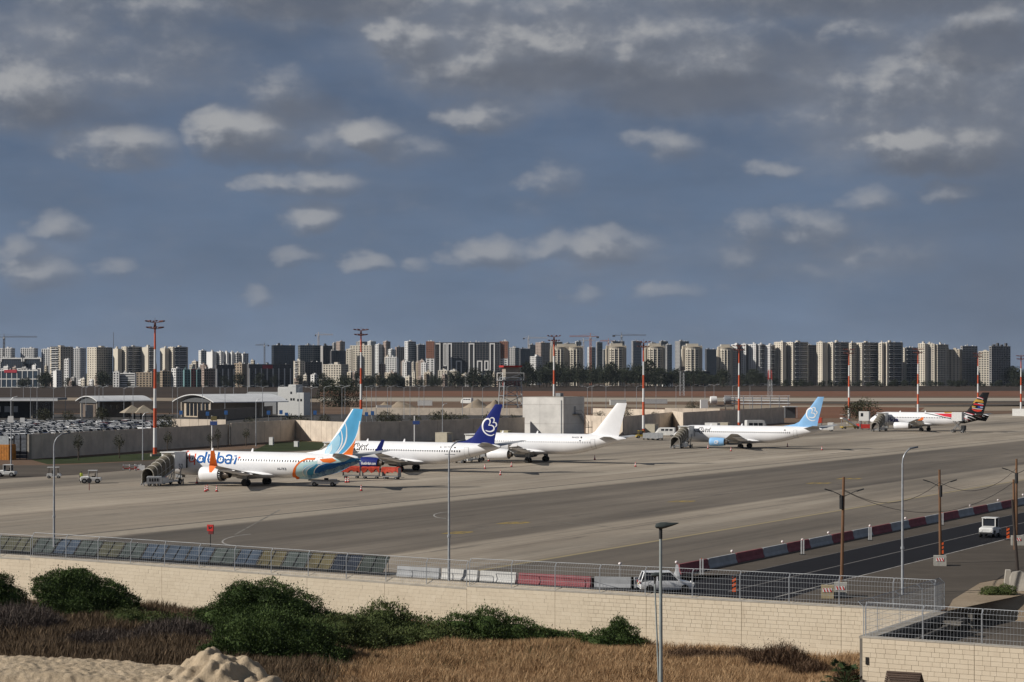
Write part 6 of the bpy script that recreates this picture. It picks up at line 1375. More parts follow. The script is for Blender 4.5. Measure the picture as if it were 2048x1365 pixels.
# utility boxes on the lawn
for px, y, lab in ((543, 891, 'grey cabinet with a white door at the left end of the lawn'), (593, 894.5, 'small white box on the lawn')):
    crate(px, y, (1.0, .8, 1.9 if px < 560 else 1.3), lab, m_cab, R(-20), 'utility_box')
# windsock
r = thing('windsock', 'small windsock on a pole beyond the block building', 'windsock', at(1138, 900)); q = MB(); q.tube([(0,0,0),(0,0,7)], .08, 6); q.obj('pole', m_galv, r); q = MB(); q.lathe([(.45, 0), (.2, 2.6)], 8, 'X', (0, 0, 6.7), False); q.obj('sock', m_or, r)

# ---------------------------------------------------------------- car-park lamp posts and signs
def lamp_proto(arms):
    r = thing('lamp_post', 'x', 'lamp post', (0,0,0), 0, 'thin lamp posts in the car park'); q = MB(); q.tube([(0,0,0),(0,0,12.2)], [.13,.07], 6); q.obj('column', m_galv, r)
    for s in ((-1, 1) if arms == 2 else (1,)):
        q = MB(); q.tube([(0,0,12.1), (s*.9,0,12.55), (s*1.9,0,12.7)], .05, 5); a = q.obj('arm', m_galv, r); q = MB(); q.box((s*2.3, 0, 12.72), (.9, .3, .12)); q.obj('lamp_head', M('lamp_pale', (.5,.52,.53), .5), a)
    return r
lp2, lp1 = lamp_proto(2), lamp_proto(1); rnd = random.Random(11); first = {1: True, 2: True}
LX = [(22,835),(47,832),(61,840),(74,838),(107,842),(131,836),(164,838),(172,836),(190,832),(198,840),(206,835),(248,842),(266,838),(345,828),(355,838),(405,836),(440,834),(450,840),(467,834),(495,832),(525,836),(558,830),(598,838),(623,842),(648,836),(684,838),(690,830),(733,834),(743,838),(752,832),(775,836),(782,830),(808,838),(820,832),(838,836),(848,830),(885,838),(925,834),(944,830),(965,838),(1014,832),(1175,836),(1184,828),(1212,832),(1250,828),(1273,832),(1312,828),(1352,830),(1384,826),(1410,832),(1428,824),(1465,828),(1500,826),(1540,824)]
cnt = {1: 0, 2: 0}
for i, (x, y) in enumerate(LX):
    k = 2 if i % 3 else 1; o = (lp2 if k == 2 else lp1)
    if not first[k]: o = copy_tree(o)
    first[k] = False; o.location = P(x, y); o.rotation_euler = (0, 0, rnd.uniform(-.5, .5))
    o['label'] = 'thin grey double-armed lamp post in the car park' if k == 2 else 'thin grey single-armed lamp post in the car park'
for x, yb, h, lab in ((285.5, 921, 9.2, 'thin pale single pole lamp on the green verge left of the tall mast'), (22, 940, 13, 'dark lamp post with a small white plate at the left edge'), (885, 886, 9.5, 'curved pale lamp post in front of the shaded wall behind the dark-blue-tailed airliner'), (512, 893, 11, 'thin lamp post right of the white post with the blue board')):
    r = thing('lamp_post', lab, 'lamp post', P(x, yb, .02)); q = MB(); q.tube([(0,0,0),(0,0,h)], [.14,.08], 8); q.obj('column', m_galv, r); q = MB(); q.tube([(0,0,h),(.4,0,h+.5),(1.2,0,h+.7)], .06, 6); q.obj('arm', m_galv, r)
    if x == 22: q = MB(); q.b2(-.5, .5, -.2, -.15, 8.8, 10.0); q.obj('plate', m_signw, r)
m_sblue = M('parking_blue', (.05, .16, .42), .5)
for i, (x, y) in enumerate([(362,826),(415,828),(452,826),(537,826),(562,825),(573,830),(630,826),(733,829),(745,827)]):
    p = at(x, 650); z = zpx(y, 650); r = thing('parking_sign', f'small blue parking sign above the cars, {ORD[i]} from the left', 'sign', p, 0, 'blue parking signs'); q = MB(); q.tube([(0,0,0),(0,0,z)], .06, 5); q.obj('post', m_galv, r); q = MB(); q.b2(-.55, .55, -.14, -.08, z-.6, z+.7); q.obj('board', m_sblue, r)
for x, lab in ((20, 'left'), (45, 'right')):
    p = at(x, 600); r = thing('parking_sign', f'white square sign above the cars at the far left, {lab} one', 'sign', p); q = MB(); q.tube([(0,0,0),(0,0,4.4)], .06, 5); q.obj('post', m_galv, r); q = MB(); q.b2(-.7, .7, -.14, -.08, 3.2, 4.6); q.obj('board', m_signw, r)

# ---------------------------------------------------------------- parked cars
def car_meshes(style):
    L, W = (4.6, 1.82) if style != 'hatch' else (4.1, 1.74); hr = {'sedan': 1.45, 'suv': 1.68, 'hatch': 1.52}[style]
    lower = [(-L/2, .35, .62, .80), (-L/2+.12, .26, .86, .94), (-L/2+.9, .22, .94, 1.0), (0, .20, .96, 1.0), (L/2-1.1, .22, .92, 1.0), (L/2-.25, .28, .74, .93), (L/2, .38, .58, .78)]
    q = MB(); q.loft([[(x, y*W/2*k, z) for y, z in ((-.92, a), (-1, a+.15), (-1, b-.18), (-.94, b), (.94, b), (1, b-.18), (1, a+.15), (.92, a))] for x, a, b, k in lower])
    x0, x1, x2, x3 = {'sedan': (-1.75, -.95, .35, 1.15), 'suv': (-2.15, -1.85, .3, 1.05), 'hatch': (-1.95, -1.35, .3, 1.05)}[style]; zb = .93
    cab = [(x0, zb-.02, .84), (x1, hr-.04, .70), ((x1+x2)/2, hr, .71), (x2, hr-.05, .70), (x3, zb-.02, .84)]
    top = [[(x1, -.66*W/2*1.02, hr-.03), (x1, .66*W/2*1.02, hr-.03)], ]
    q.loft([[(x1-.06, s*.72*W/2, hr-.06) for s in (-1, 1)] + [(x1, s*.66*W/2, hr) for s in (1, -1)], [(x2+.04, s*.72*W/2, hr-.06) for s in (-1, 1)] + [(x2, s*.66*W/2, hr) for s in (1, -1)]])
    for s in (-1, 1):
        for (xa, za), (xb, zb_) in (((x0, zb), (x1-.04, hr-.04)), ((x3, zb), (x2+.03, hr-.04)), (((x1+x2)/2-.05, zb), ((x1+x2)/2-.05, hr-.04))): q.bar((xa, s*.88*W/2, za), (xb, s*.72*W/2, zb_), .08)
    body = q
    g = MB(); g.loft([[(x0+.02, s*.87*W/2, zb) for s in (-1, 1)] + [(x1, s*.70*W/2, hr-.05) for s in (1, -1)], [((x1+x2)/2, s*.87*W/2, zb) for s in (-1, 1)] + [((x1+x2)/2, s*.70*W/2, hr-.05) for s in (1, -1)], [(x3-.02, s*.87*W/2, zb) for s in (-1, 1)] + [(x2, s*.70*W/2, hr-.05) for s in (1, -1)]])
    w = MB()
    wl_ = []
    for x in (-L/2+.85, L/2-.85):
        for s in (-1, 1):
            k = MB(); k.lathe([(.2, -.1), (.32, -.11), (.33, 0), (.32, .11), (.2, .1)], 10, 'Y', (x, s*(W/2-.09), .33)); wl_.append(k)
    return body, g, wl_
CARPAINT = {'white': (.74, .75, .76), 'silver': (.40, .41, .43), 'grey': (.13, .135, .14), 'black': (.015, .016, .018), 'dark blue': (.02, .035, .10), 'dark red': (.20, .02, .02), 'beige': (.34, .31, .26)}
CM = {k: M('car_' + k.replace(' ', '_'), v, .25, .0 if k == 'white' else .15, var=.02, spec=.6) for k, v in CARPAINT.items()}
CARS = {}
for st in ('sedan', 'suv', 'hatch'):
    b, g_, ws = car_meshes(st); CARS[st] = (b.mesh('body', True, [CM['white']]), g_.mesh('window', False, [m_win]), [w.mesh('wheel', True, [m_tyre]) for w in ws])
def car(st, colr, loc, rz, label, group=None, scale=1):
    b = bpy.data.objects.new('parked_car', CARS[st][0]); COL.objects.link(b); b.location = loc; b.rotation_euler = (0,0,rz); tag(b, label, 'car', group); b.scale = (scale,)*3
    b.material_slots[0].link = 'OBJECT'; b.material_slots[0].material = CM[colr]
    for n, m in [('window', CARS[st][1])] + [('wheel', w) for w in CARS[st][2]]:
        o = bpy.data.objects.new(n, m); COL.objects.link(o); o.parent = b
    return b
rnd = random.Random(21)
def walltop(px):
    t = [(-50,875),(55,871),(458,845),(592,841),(720,845),(1048,837)]
    for a, b in zip(t, t[1:]):
        if px <= b[0]: return a[1] + (b[1]-a[1])*(px-a[0])/(b[0]-a[0])
    return 837
ncar = 0; rowd = Vector((math.cos(R(58)), math.sin(R(58)), 0)); coln = Vector((-rowd.y, rowd.x, 0)); o0 = at(160, 560)
cars = []
for row in range(-26, 26):
    off = row // 2 * 16.2 + (5.1 if row % 2 else 0)
    for k in range(-60, 90):
        p = o0 + coln * off + rowd * (k * 2.75)
        if p.y < 470 or p.y > 800: continue
        px, py = proj((p.x, p.y, 1.3)); 
        if px < -15 or px > 1048: continue
        lim = 745 if px < 340 else 700
        if p.y > lim or (px < 340 and p.y < 478): continue
        if px > 335 and p.y < 590: continue
        if py > walltop(px) - 1.0: continue
        a = P(56,919); 
        if rnd.random() < (.10 if px < 340 else .45): continue
        cars.append((p, row, px))
rnd.shuffle(cars)
cars = sorted(cars, key=lambda c: c[0].y + (0 if c[2] < 340 else 60))[:296]
for p, row, px in cars:
    st = rnd.choices(('sedan', 'suv', 'hatch'), (3, 3, 3))[0]; c = rnd.choices(list(CARPAINT), (58, 14, 9, 9, 4, 2, 4))[0]
    car(st, c, p + Vector((rnd.uniform(-.15, .15), rnd.uniform(-.3, .3), .02)), math.atan2(coln.y, coln.x) + (PI if rnd.random() < .5 else 0) + rnd.uniform(-.03, .03), f'{c} {"SUV" if st == "suv" else "hatchback" if st == "hatch" else "saloon"} car parked in the crowded car park behind the concrete wall', 'cars in the crowded car park')
# the white car behind the near fence
wc = car('suv', 'white', WA + WD*t_at(1312) - WN*1.9 + Vector((0,0,.03)), R(4), 'white estate car behind the mesh fence at the end of the service road', None, 1.0); wc.name = 'white_car'
for s in (-1, 1):
    q = MB(); q.box((-2.28, s*.72, .82), (.06, .3, .16)); q.obj('tail_light', m_gred, wc); q = MB(); q.box((2.2, s*.68, .7), (.1, .34, .14)); q.obj('headlight', m_signw, wc); q = MB(); q.box((.95, s*.98, 1.0), (.16, .16, .12)); q.obj('mirror', CM['white'], wc)
q = MB(); q.box((-2.31, 0, .66), (.03, .5, .12)); q.obj('number_plate', m_gyel, wc)
# ---------------------------------------------------------------- the town
WALLC = {}
def wallm(n, c, v=.06): 
    k = 'render_' + n
    if k not in MATS: M(k, c, .85, var=v, scale=.05, coord='World', detail=5)
    return MATS[k]
m_cream, m_beig, m_wht, m_gry, m_dgry = wallm('cream', (.62,.565,.47)), wallm('beige', (.53,.465,.37)), wallm('white', (.72,.71,.69)), wallm('grey', (.36,.35,.34)), wallm('dark', (.085,.085,.09))
m_pink, m_tl, m_rd, m_brk, m_tann = wallm('pink', (.42,.33,.28)), wallm('teal', (.13,.24,.25)), wallm('red', (.26,.07,.06)), wallm('brick', (.22,.10,.065)), wallm('tan', (.36,.29,.215))
m_cgl = M('town_glass', (.022,.028,.036), .15, spec=.6, var=.3, scale=.05, coord='World'); m_bgl = M('blue_glass', (.035,.055,.08), .12, spec=.8, var=.25, scale=.04, coord='World'); m_ggl = M('green_glass', (.07,.10,.11), .15, spec=.7, var=.25, scale=.04, coord='World')
m_slab = wallm('slab', (.74,.73,.71)); m_trans = M('balcony_glass', (.10,.11,.125), .3, var=.2)
Z3 = Vector((0,0,1))
def wbox(mb, O, d, n, a0, a1, z0, z1, p0, p1):
    f = lambda a, p, z: O + d*a + n*p + Z3*z
    mb.add([f(a0,p0,z0),f(a1,p0,z0),f(a1,p1,z0),f(a0,p1,z0),f(a0,p0,z1),f(a1,p0,z1),f(a1,p1,z1),f(a0,p1,z1)], [(0,3,2,1),(4,5,6,7),(0,1,5,4),(1,2,6,5),(2,3,7,6),(3,0,4,7)])
def facade(r, O, d, n, L, Ht, st, wm, rnd):
    kind = st[0]; p = dict(floor=3.1, bay=3.6, sp=.5, pier=.5, base=0.0); p.update(st[1] if len(st) > 1 else {})
    nf = max(1, round(Ht / p['floor'])); fh = Ht / nf; nb = max(1, round(L / p['bay'])); bw = L / nb; wm = p.get('m', wm)
    W = MB()
    if kind == 'blank': wbox(W, O, d, n, 0, L, 0, Ht, -.5, 0)
    elif kind in ('punch', 'band', 'grid'):
        sp = p['sp'] * fh; pw = p['pier'] * bw
        wbox(W, O, d, n, 0, L, 0, sp * .5, -.45, 0)
        for k in range(1, nf): wbox(W, O, d, n, 0, L, k*fh - sp*.5, k*fh + sp*.5, -.45, 0)
        wbox(W, O, d, n, 0, L, Ht - sp*.5, Ht + .6, -.45, 0)
        if kind != 'band':
            wbox(W, O, d, n, 0, pw*.5, 0, Ht, -.44, .03)
            for k in range(1, nb): wbox(W, O, d, n, k*bw - pw*.5, k*bw + pw*.5, 0, Ht, -.44, .03)
            wbox(W, O, d, n, L - pw*.5, L, 0, Ht, -.44, .03)
    elif kind == 'glass':
        for k in range(nf + 1): wbox(W, O, d, n, 0, L, max(0, k*fh-.2), k*fh+.2, -.4, 0)
        for k in range(nb + 1): wbox(W, O, d, n, max(0, k*bw-.12), min(L, k*bw+.12), 0, Ht, -.39, .04)
    elif kind == 'balc':
        side = p.get('side', .14); wbox(W, O, d, n, 0, L*side, 0, Ht+.5, -.45, 0); wbox(W, O, d, n, L*(1-side*.6), L, 0, Ht+.5, -.45, 0); wbox(W, O, d, n, L*side, L*(1-side*.6), Ht-.4, Ht+.6, -.45, 0)
        m0 = L * (side + .3 * (1 - side)); wbox(W, O, d, n, m0, m0 + L*.07, 0, Ht, -.45, -.1)
        for k in range(0, nf): wbox(W, O, d, n, L*side, L*(1-side*.6), k*fh-.25, k*fh+.55, -.45, -.06)
    w = W.obj('wall', wm, r, fix=False)
    if kind == 'balc':
        S, T = MB(), MB(); side = p.get('side', .14); st_ = p.get('step', 1)
        for k in range(1, nf + 1):
            a0, a1 = L*side*(.55 if k % 2 else .8), L*(1 - side*.6) - (0 if k % 3 else L*.1); out = 1.6 if k % st_ == 0 else 1.1
            wbox(S, O, d, n, a0, a1, k*fh-.5, k*fh + (.35 if k % 2 == 0 else -.15), .02, out + (.5 if k % 2 == 0 else 0))
            wbox(T, O, d, n, a0+.1, a1-.1, k*fh + (.36 if k % 2 == 0 else -.14), k*fh+.95, out-.12, out-.04)
        tag(S.obj('balcony', p.get('sm', m_slab), r, fix=False), kind='stuff'); tag(T.obj('balustrade', p.get('tm', m_trans), r, fix=False), kind='stuff')
    return w
def roofs(r, O, dA, LA, dB, LB, Ht, wm, rnd, clutter=True):
    c = lambda a, b, z: O + dA*a + dB*b + Z3*z
    q = MB(); ring = lambda z, e: [c(e, e, z), c(LA-e, e, z), c(LA-e, LB-e, z), c(e, LB-e, z)]
    q.loft([ring(Ht-.3, .42), ring(Ht+.05, .42)]); q.obj('roof', m_gry, r)
    if clutter:
        a, b = LA*rnd.uniform(.25, .5), LB*rnd.uniform(.2, .5); s = min(LA, LB)*.3
        q = MB(); q.loft([[c(a+x*s, b+y*s, z) for x, y in ((0,0),(1,0),(1,1),(0,1))] for z in (Ht+.06, Ht+rnd.uniform(2.4, 3.6))]); q.obj('stair_head', wm, r)
        q = MB()
        for _ in range(rnd.randint(4, 8)):
            a, b = rnd.uniform(1, max(1.2, LA-2)), rnd.uniform(1, max(1.2, LB-2)); h = rnd.uniform(.9, 1.9)
            q.loft([[c(a+x*1.3, b+y*1.3, z) for x, y in ((0,0),(1,0),(1,1),(0,1))] for z in (Ht+.06, Ht+h)])
        tag(q.obj('roof_tank', m_wht, r), kind='stuff')
        if rnd.random() < .6: q = MB(); p = c(LA*.6, LB*.4, Ht); q.bar(p, p + Z3*rnd.uniform(3, 6), .18); q.obj('aerial', m_gsegrey, r)
BID = [0]
def mass(r, Y, x0, xm, x1, ytop, al, sa, sb, wm, rnd, zb=0.0, gm=None, clutter=True):
    a = R(al); Xc = (xm - 1024) * Y / F; k0, k1 = (x0-1024)/F, (x1-1024)/F; O = Vector((Xc, Y, zb)); Ht = zpx(ytop, Y) - zb
    dA, dB = Vector((-math.sin(a), math.cos(a), 0)), Vector((math.cos(a), math.sin(a), 0)); nA, nB = Vector((-math.cos(a), -math.sin(a), 0)), Vector((math.sin(a), -math.cos(a), 0))
    LA = (Xc - k0*Y) / (math.sin(a) + k0*math.cos(a)); LB = (k1*Y - Xc) / (math.cos(a) - k1*math.sin(a))
    if LA < 1.0: LA = 14.0
    if LB < 1.0: LB = 14.0
    q = MB(); c = lambda u, v, z: O + dA*u + dB*v + Z3*z; e = .42
    q.loft([[c(e, e, z), c(LA-e*.2, e, z), c(LA-e*.2, LB-e*.2, z), c(e, LB-e*.2, z)] for z in (0, Ht-.35)]); tag(q.obj('window', gm or m_cgl, r), kind='stuff')
    facade(r, O, dA, nA, LA, Ht, sa, wm, rnd); facade(r, O, dB, nB, LB, Ht, sb, wm, rnd)
    roofs(r, O, dA, LA, dB, LB, Ht, wm, rnd, clutter); return O, dA, dB, nA, nB, LA, LB, Ht
def bld(label, Y, masses, wm=None, name='apartment_tower', cat='building', gm=None, zb=0.0, group=None):
    BID[0] += 1; rnd = random.Random(BID[0]*7+1); r = thing(name, label, cat, (0,0,0), 0, group); r.location = (0,0,0); info = []
    for m in masses:
        x0, xm, x1, yt, al, sa, sb = m[:7]; info.append(mass(r, m[8] if len(m) > 8 else Y, x0, xm, x1, yt, al, sa, sb, (m[7] if len(m) > 7 and m[7] else wm or m_cream), rnd, zb, gm))
    o = info[0][0].copy(); r.location = o
    for ch in r.children: ch.data.transform(Matrix.Translation(-o))
    return r, info
pS = ('punch', dict(bay=5.2, sp=.52, pier=.62)); pM = ('punch', dict(bay=4.4, sp=.44, pier=.48)); pD = ('punch', dict(bay=3.2, sp=.30, pier=.30)); pW = ('punch', dict(bay=3.4, sp=.45, pier=.4)); bC = ('balc', {}); bl = ('blank', {}); gS = ('glass', dict(bay=3.2, floor=3.6)); bD = ('band', dict(sp=.45)); gr = ('grid', dict(bay=3.4, sp=.3, pier=.28))  # pD: enlarged dark windows deepen the shade of faces turned from the sun
Y0 = 2800
# right-hand row of tall towers
bld('tall cream tower with dark balconies, leftmost of the right-hand row', Y0, [(1548,1565.5,1572.5,685,30,pS,bl), (1571,1586,1617,685.5,32,pS,('balc', dict(step=2)))])
bld('dull grid-fronted tower set back between the first two tall right-hand towers', 2950, [(1614,1616,1635,691,35,bl,gr)], m_tann)
bld('tall cream tower with dark balconies, second of the right-hand row', Y0, [(1633,1645,1656,685.5,30,pS,bl), (1655,1666,1699,685.5,32,pS,('balc', dict(step=2)))])
bld('tall cream tower with pale narrow side, third of the right-hand row', Y0, [(1698,1703,1713,687,34,pS,pD), (1711,1724,1758,686.5,32,pS,('balc', dict(step=2)))])
bld('tall tower with short sunlit side, fourth of the right-hand row', Y0, [(1757,1764,1768,687,34,pS,bl), (1763,1774,1806,686,32,pS,('balc', dict(step=2)))])
bld('dark lower tower with striped balconies, fifth of the right-hand row', Y0+30, [(1804,1809,1840,696.5,34,pS,('balc', dict(step=2)))])
bld('cream stepped tower with orange balconies in the right-hand row', 2780, [(1836,1850,1858,688,40,pM,bl), (1849,1869,1872,688.5,60,pS,bl), (1868,1875,1897,690,35,pW,pD)])
bld('cream and shaded tower right of the orange balconies', 2790, [(1886,1892,1898,697,40,pM,pW), (1897,1919,1924,700,62,pS,pD)], m_beig)
bld('grey grid tower with open frames on its roof, near the right end', 2800, [(1921,1925,1955,693,40,pM,gr)], m_gry)
bld('cream tower in a narrow sunlit strip, next to the unfinished block', 2790, [(1957,1978,1984,703.5,62,pW,bl)])
r, inf = bld('dark unfinished concrete block at the right end of the towers', 2780, [(1978,1983,2021,693.5,30,gr,('grid', dict(bay=4.5, sp=.18, pier=.12)))], m_gry)
O, dA, dB, nA, nB, LA, LB, Ht = inf[0]
for k in range(4): q = MB(); p = dB*(LB*(.15+.22*k)) ; q.loft([[p + dA*(2+x*3) + dB*y*3 + Z3*z for x, y in ((0,0),(1,0),(1,1),(0,1))] for z in (Ht, Ht+3+k % 2*2)]); q.obj('roof_frame', m_dgry, r)
# white and dark block
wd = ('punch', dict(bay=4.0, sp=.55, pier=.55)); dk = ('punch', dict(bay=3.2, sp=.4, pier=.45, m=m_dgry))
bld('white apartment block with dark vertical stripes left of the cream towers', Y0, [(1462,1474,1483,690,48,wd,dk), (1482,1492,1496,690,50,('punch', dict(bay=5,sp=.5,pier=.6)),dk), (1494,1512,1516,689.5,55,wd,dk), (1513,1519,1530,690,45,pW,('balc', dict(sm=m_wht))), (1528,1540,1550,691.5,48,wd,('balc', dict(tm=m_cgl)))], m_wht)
# round beige towers
def round_tower(label, Y, x0, x1, yt, lobes=1):
    r = thing('round_tower', label, 'building', at((x0+x1)/2, Y), 0, 'beige towers with rounded fronts'); s = F/Y; W = (x1-x0)/s; Ht = zpx(yt, Y); nf = round(Ht/3.1); fh = Ht/nf
    q = MB(); q.b2(-W/2, W/2, 2, 20, 0, Ht); q.obj('wall', m_beig, r)
    q = MB(); q.b2(-W/2-1.2, -W/2+3, 5, 16, 0, Ht-4); q.obj('side_wing', m_cream, r); q = MB(); q.b2(-W*.3, W*.3, 3, 18, Ht, Ht+3.4); q.obj('roof_house', m_cream, r)
    q = MB()
    for k in range(14): q.b2(-W/2+W*k/14, -W/2+W*k/14+1, 4, 5, Ht, Ht+1.6)
    tag(q.obj('roof_tank', m_wht, r), kind='stuff')
    for lb in range(lobes):
        cx = (lb - (lobes-1)/2) * W/lobes; rad = W/lobes*.36; arc = [(cx + rad*math.sin(a), 2.2 - rad*.75*math.cos(a)) for a in [R(-80+160*k/10) for k in range(11)]]
        cen = (cx, 3.0); ins = lambda p, t: (p[0]+(cen[0]-p[0])*t, p[1]+(cen[1]-p[1])*t)
        q = MB(); q.prism([ins(p, .07) for p in arc] + [(cx+rad, 3.2), (cx-rad, 3.2)], 0, Ht-4.5); tag(q.obj('window', m_cgl, r), kind='stuff')
        q = MB()
        for f in range(nf):
            z = f*fh; 
            for k in range(10):
                a, b = arc[k], arc[k+1]; q.add([(*a, z-.05), (*b, z-.05), (*ins(b,.07), z-.05), (*ins(a,.07), z-.05), (*a, z+fh*.52), (*b, z+fh*.52), (*ins(b,.07), z+fh*.52), (*ins(a,.07), z+fh*.52)], [(0,1,5,4),(4,5,6,7),(0,3,2,1)])
        for k in range(0, 11, 2):
            p = arc[k]; d = ins(p, -.02); q.tube([(d[0], d[1], 0), (d[0], d[1], Ht-4)], .75, 4)
        q.prism(arc + [(cx+rad, 3.2), (cx-rad, 3.2)], Ht-4.6, Ht-1.2); q.obj('bay_front', m_cream, r, fix=False)
    q = MB(); q.b2(-W/2+1.2, -W/2+1.9, 1.9, 1.97, 6, Ht-4); q.b2(-W/2+3.0, -W/2+3.6, 1.9, 1.97, 6, Ht-4); tag(q.obj('stair_window', m_cgl, r), kind='stuff')
round_tower('wide beige tower with two rounded fronts behind the trees', 2780, 1102, 1166, 693, 2); round_tower('beige round-fronted tower under the red crane', 2780, 1213, 1253, 692); round_tower('beige round-fronted tower beside the fourth floodlight mast', 2780, 1291, 1330, 692); round_tower('beige round-fronted tower above the dark podium building', 2780, 1366, 1405, 692.5); round_tower('beige round-fronted tower left of the white and dark block', 2790, 1437, 1466, 694)
bld('dark podium building with a white roof strip below a beige tower', 2650, [(1362,1366,1420,743.5,30,bl,('band', dict(sp=.35)))], m_dgry, 'office_building')
bld('small white low building half hidden by trees left of the dark podium', 2620, [(1322,1326,1346,750,30,bl,pM)], m_wht, 'low_building')
# black and white framed block
r, inf = bld('long dark apartment block with white frames and brick corners', 2850, [(852,868.5,871,684,72,('punch', dict(bay=5.5, sp=.45, pier=.5)),bl), (868,1000,1001,685.5,76,('grid', dict(bay=4.2, sp=.26, pier=.2, m=m_dgry)),bl), (999,1015.5,1018,684,72,('punch', dict(bay=5.5, sp=.45, pier=.5)),bl)], m_wht, gm=m_cgl)
base = r.location.copy()
for (O, dA, dB, nA, nB, LA, LB, Ht) in (inf[0], inf[2]):
    q = MB(); wbox(q, O - base, dA, nA, -.1, LA+.1, Ht*.62, Ht+.7, .04, .12); o = q.obj('brick_panel', m_brk, r)
    q = MB(); nb = max(1, round(LA/5.5)); nf = max(1, round(Ht/3.1))
    for k in range(int(nf*.64), nf):
        for b in range(nb*2): wbox(q, O - base, dA, nA, LA*(b+.3)/(nb*2), LA*(b+.62)/(nb*2), k*Ht/nf+.9, k*Ht/nf+2.2, .125, .14)
    tag(q.obj('window', m_cgl, r), kind='stuff')
O, dA, dB, nA, nB, LA, LB, Ht = inf[1]
for f0, f1, z0, z1 in ((.0,.10,.14,.99),(.0,.10,.0,.09),(.145,.195,.45,.99),(.205,.275,.14,.99),(.205,.275,.0,.09),(.335,.425,.02,.58),(.53,.615,.14,.985),(.53,.615,0,.08),(.655,.735,.02,.58),(.765,.83,.35,.58),(.845,.925,.14,.985)):
    f0, f1 = 1 - f1, 1 - f0; f0, f1 = f0*LA, f1*LA; z0, z1 = z0*Ht, z1*Ht; q = MB(); t = 1.7
    for a, b, c, d in ((f0, f0+t, z0, z1), (f1-t, f1, z0, z1), (f0+t, f1-t, z1-t, z1), (f0+t, f1-t, z0, z0+t)): wbox(q, O - base, dA, nA, a, b, c, d, .1, .8)
    q.obj('white_frame', m_wht, r, fix=False)
# centre-left
bld('broad cream tower with sunlit windowed front behind the second floodlight mast', 2750, [(692,703,705,699,68,pS,bl), (700,743,749,692,66,('punch', dict(bay=4.4, sp=.5, pier=.45)),pS)])
bld('dark glass office tower with a white roof edge, left of two', 3000, [(543,547,590,691,25,('glass', dict(m=m_dgry)),('glass', dict(m=m_dgry)))], m_dgry, 'office_tower', gm=m_bgl)
bld('blue-grey glass office tower right of the dark one', 3050, [(596,600,643,691,25,gS,('glass', dict(m=m_gry)))], m_gry, 'office_tower', gm=m_ggl)
bld('narrow dark glass tower with a red roof edge', 3040, [(641,646,665,692,30,('blank', dict(m=m_gry)),('glass', dict(m=m_dgry)))], m_dgry, 'office_tower', gm=m_bgl)
bld('dark glass block left of the broad cream tower', 2950, [(660,663,692,702,30,bl,('glass', dict(m=m_dgry)))], m_dgry, 'office_building', gm=m_bgl)
bld('low cream apartment house in front of the dark glass block', 2700, [(646,682,697,730,62,pM,pD)])
bld('slim cream tower with balconies right of the long dark office', 2720, [(587,600,609,723,58,('balc', dict(side=.4)),pM)])
bld('dark brown apartment block right of the slim cream tower', 2760, [(607,610,644,725,30,bl,pM)], m_dgry)
bld('long white slab block with shaded bays, at the left of the glass towers', 3000, [(413,425,433,704,40,bl,bl), (432,442,449,704.5,40,pW,bl), (448,454,458,705,40,bl,bl), (457,464,470,706,40,bl,bl), (469,473,484,707,40,pW,pD), (482,486,497,708,40,bl,pW)], m_wht)
bld('small far white tower behind the wooded slope at the left', 3500, [(397,402,413,702,40,pS,pD)], m_wht)
r, inf = bld('dark glass office with pale fins and a red sign board', 2500, [(494,498,582,729,22,bl,('glass', dict(m=m_dgry, bay=4)))], m_dgry, 'office_building')
O, dA, dB, nA, nB, LA, LB, Ht = inf[0]; b0 = r.location.copy()
for k in range(8): q = MB(); wbox(q, O-b0, dB, nB, LB*k/7.2, LB*k/7.2+1.2, 0, Ht-5, .05, .8); q.obj('fin', m_slab, r)
q = MB(); wbox(q, O-b0, dB, nB, LB*.32, LB*.56, Ht-5.5, Ht-1, .1, .5); q.obj('sign_board', M('sign_crimson', (.42,.03,.05), .5), r)
r, inf = bld('dark glass office with pale fins, left of the beige middle house', 2500, [(430,433,470,730,22,bl,('glass', dict(m=m_dgry, bay=4)))], m_dgry, 'office_building'); O, dA, dB, nA, nB, LA, LB, Ht = inf[0]; b0 = r.location.copy()
for k in range(4): q = MB(); wbox(q, O-b0, dB, nB, LB*k/3.3, LB*k/3.3+1.2, 0, Ht-5, .05, .8); q.obj('fin', m_slab, r)
bld('beige house between the two dark glass offices', 2520, [(468,484,497,728,50,pM,bl)], m_tann, 'apartment_house')
bld('teal and red coloured apartment house', 2550, [(366,369,381,740,30,bl,('punch', dict(m=m_tl))), (380,382,393,739,30,bl,('punch', dict(m=m_rd))), (392,394,403,740,30,bl,('punch', dict(m=m_tl)))], m_tl, 'apartment_house')
bld('white house left of the teal and red one', 2560, [(343,352,367,738,45,pM,pD)], m_wht, 'apartment_house')
bld('pinkish beige house right of the teal and red one', 2540, [(404,408,431,738.5,35,pM,pD)], m_pink, 'apartment_house')
bld('brown beige house with arched openings behind the first floodlight mast', 2560, [(320,325,350,743,35,pM,pD)], m_tann, 'apartment_house')
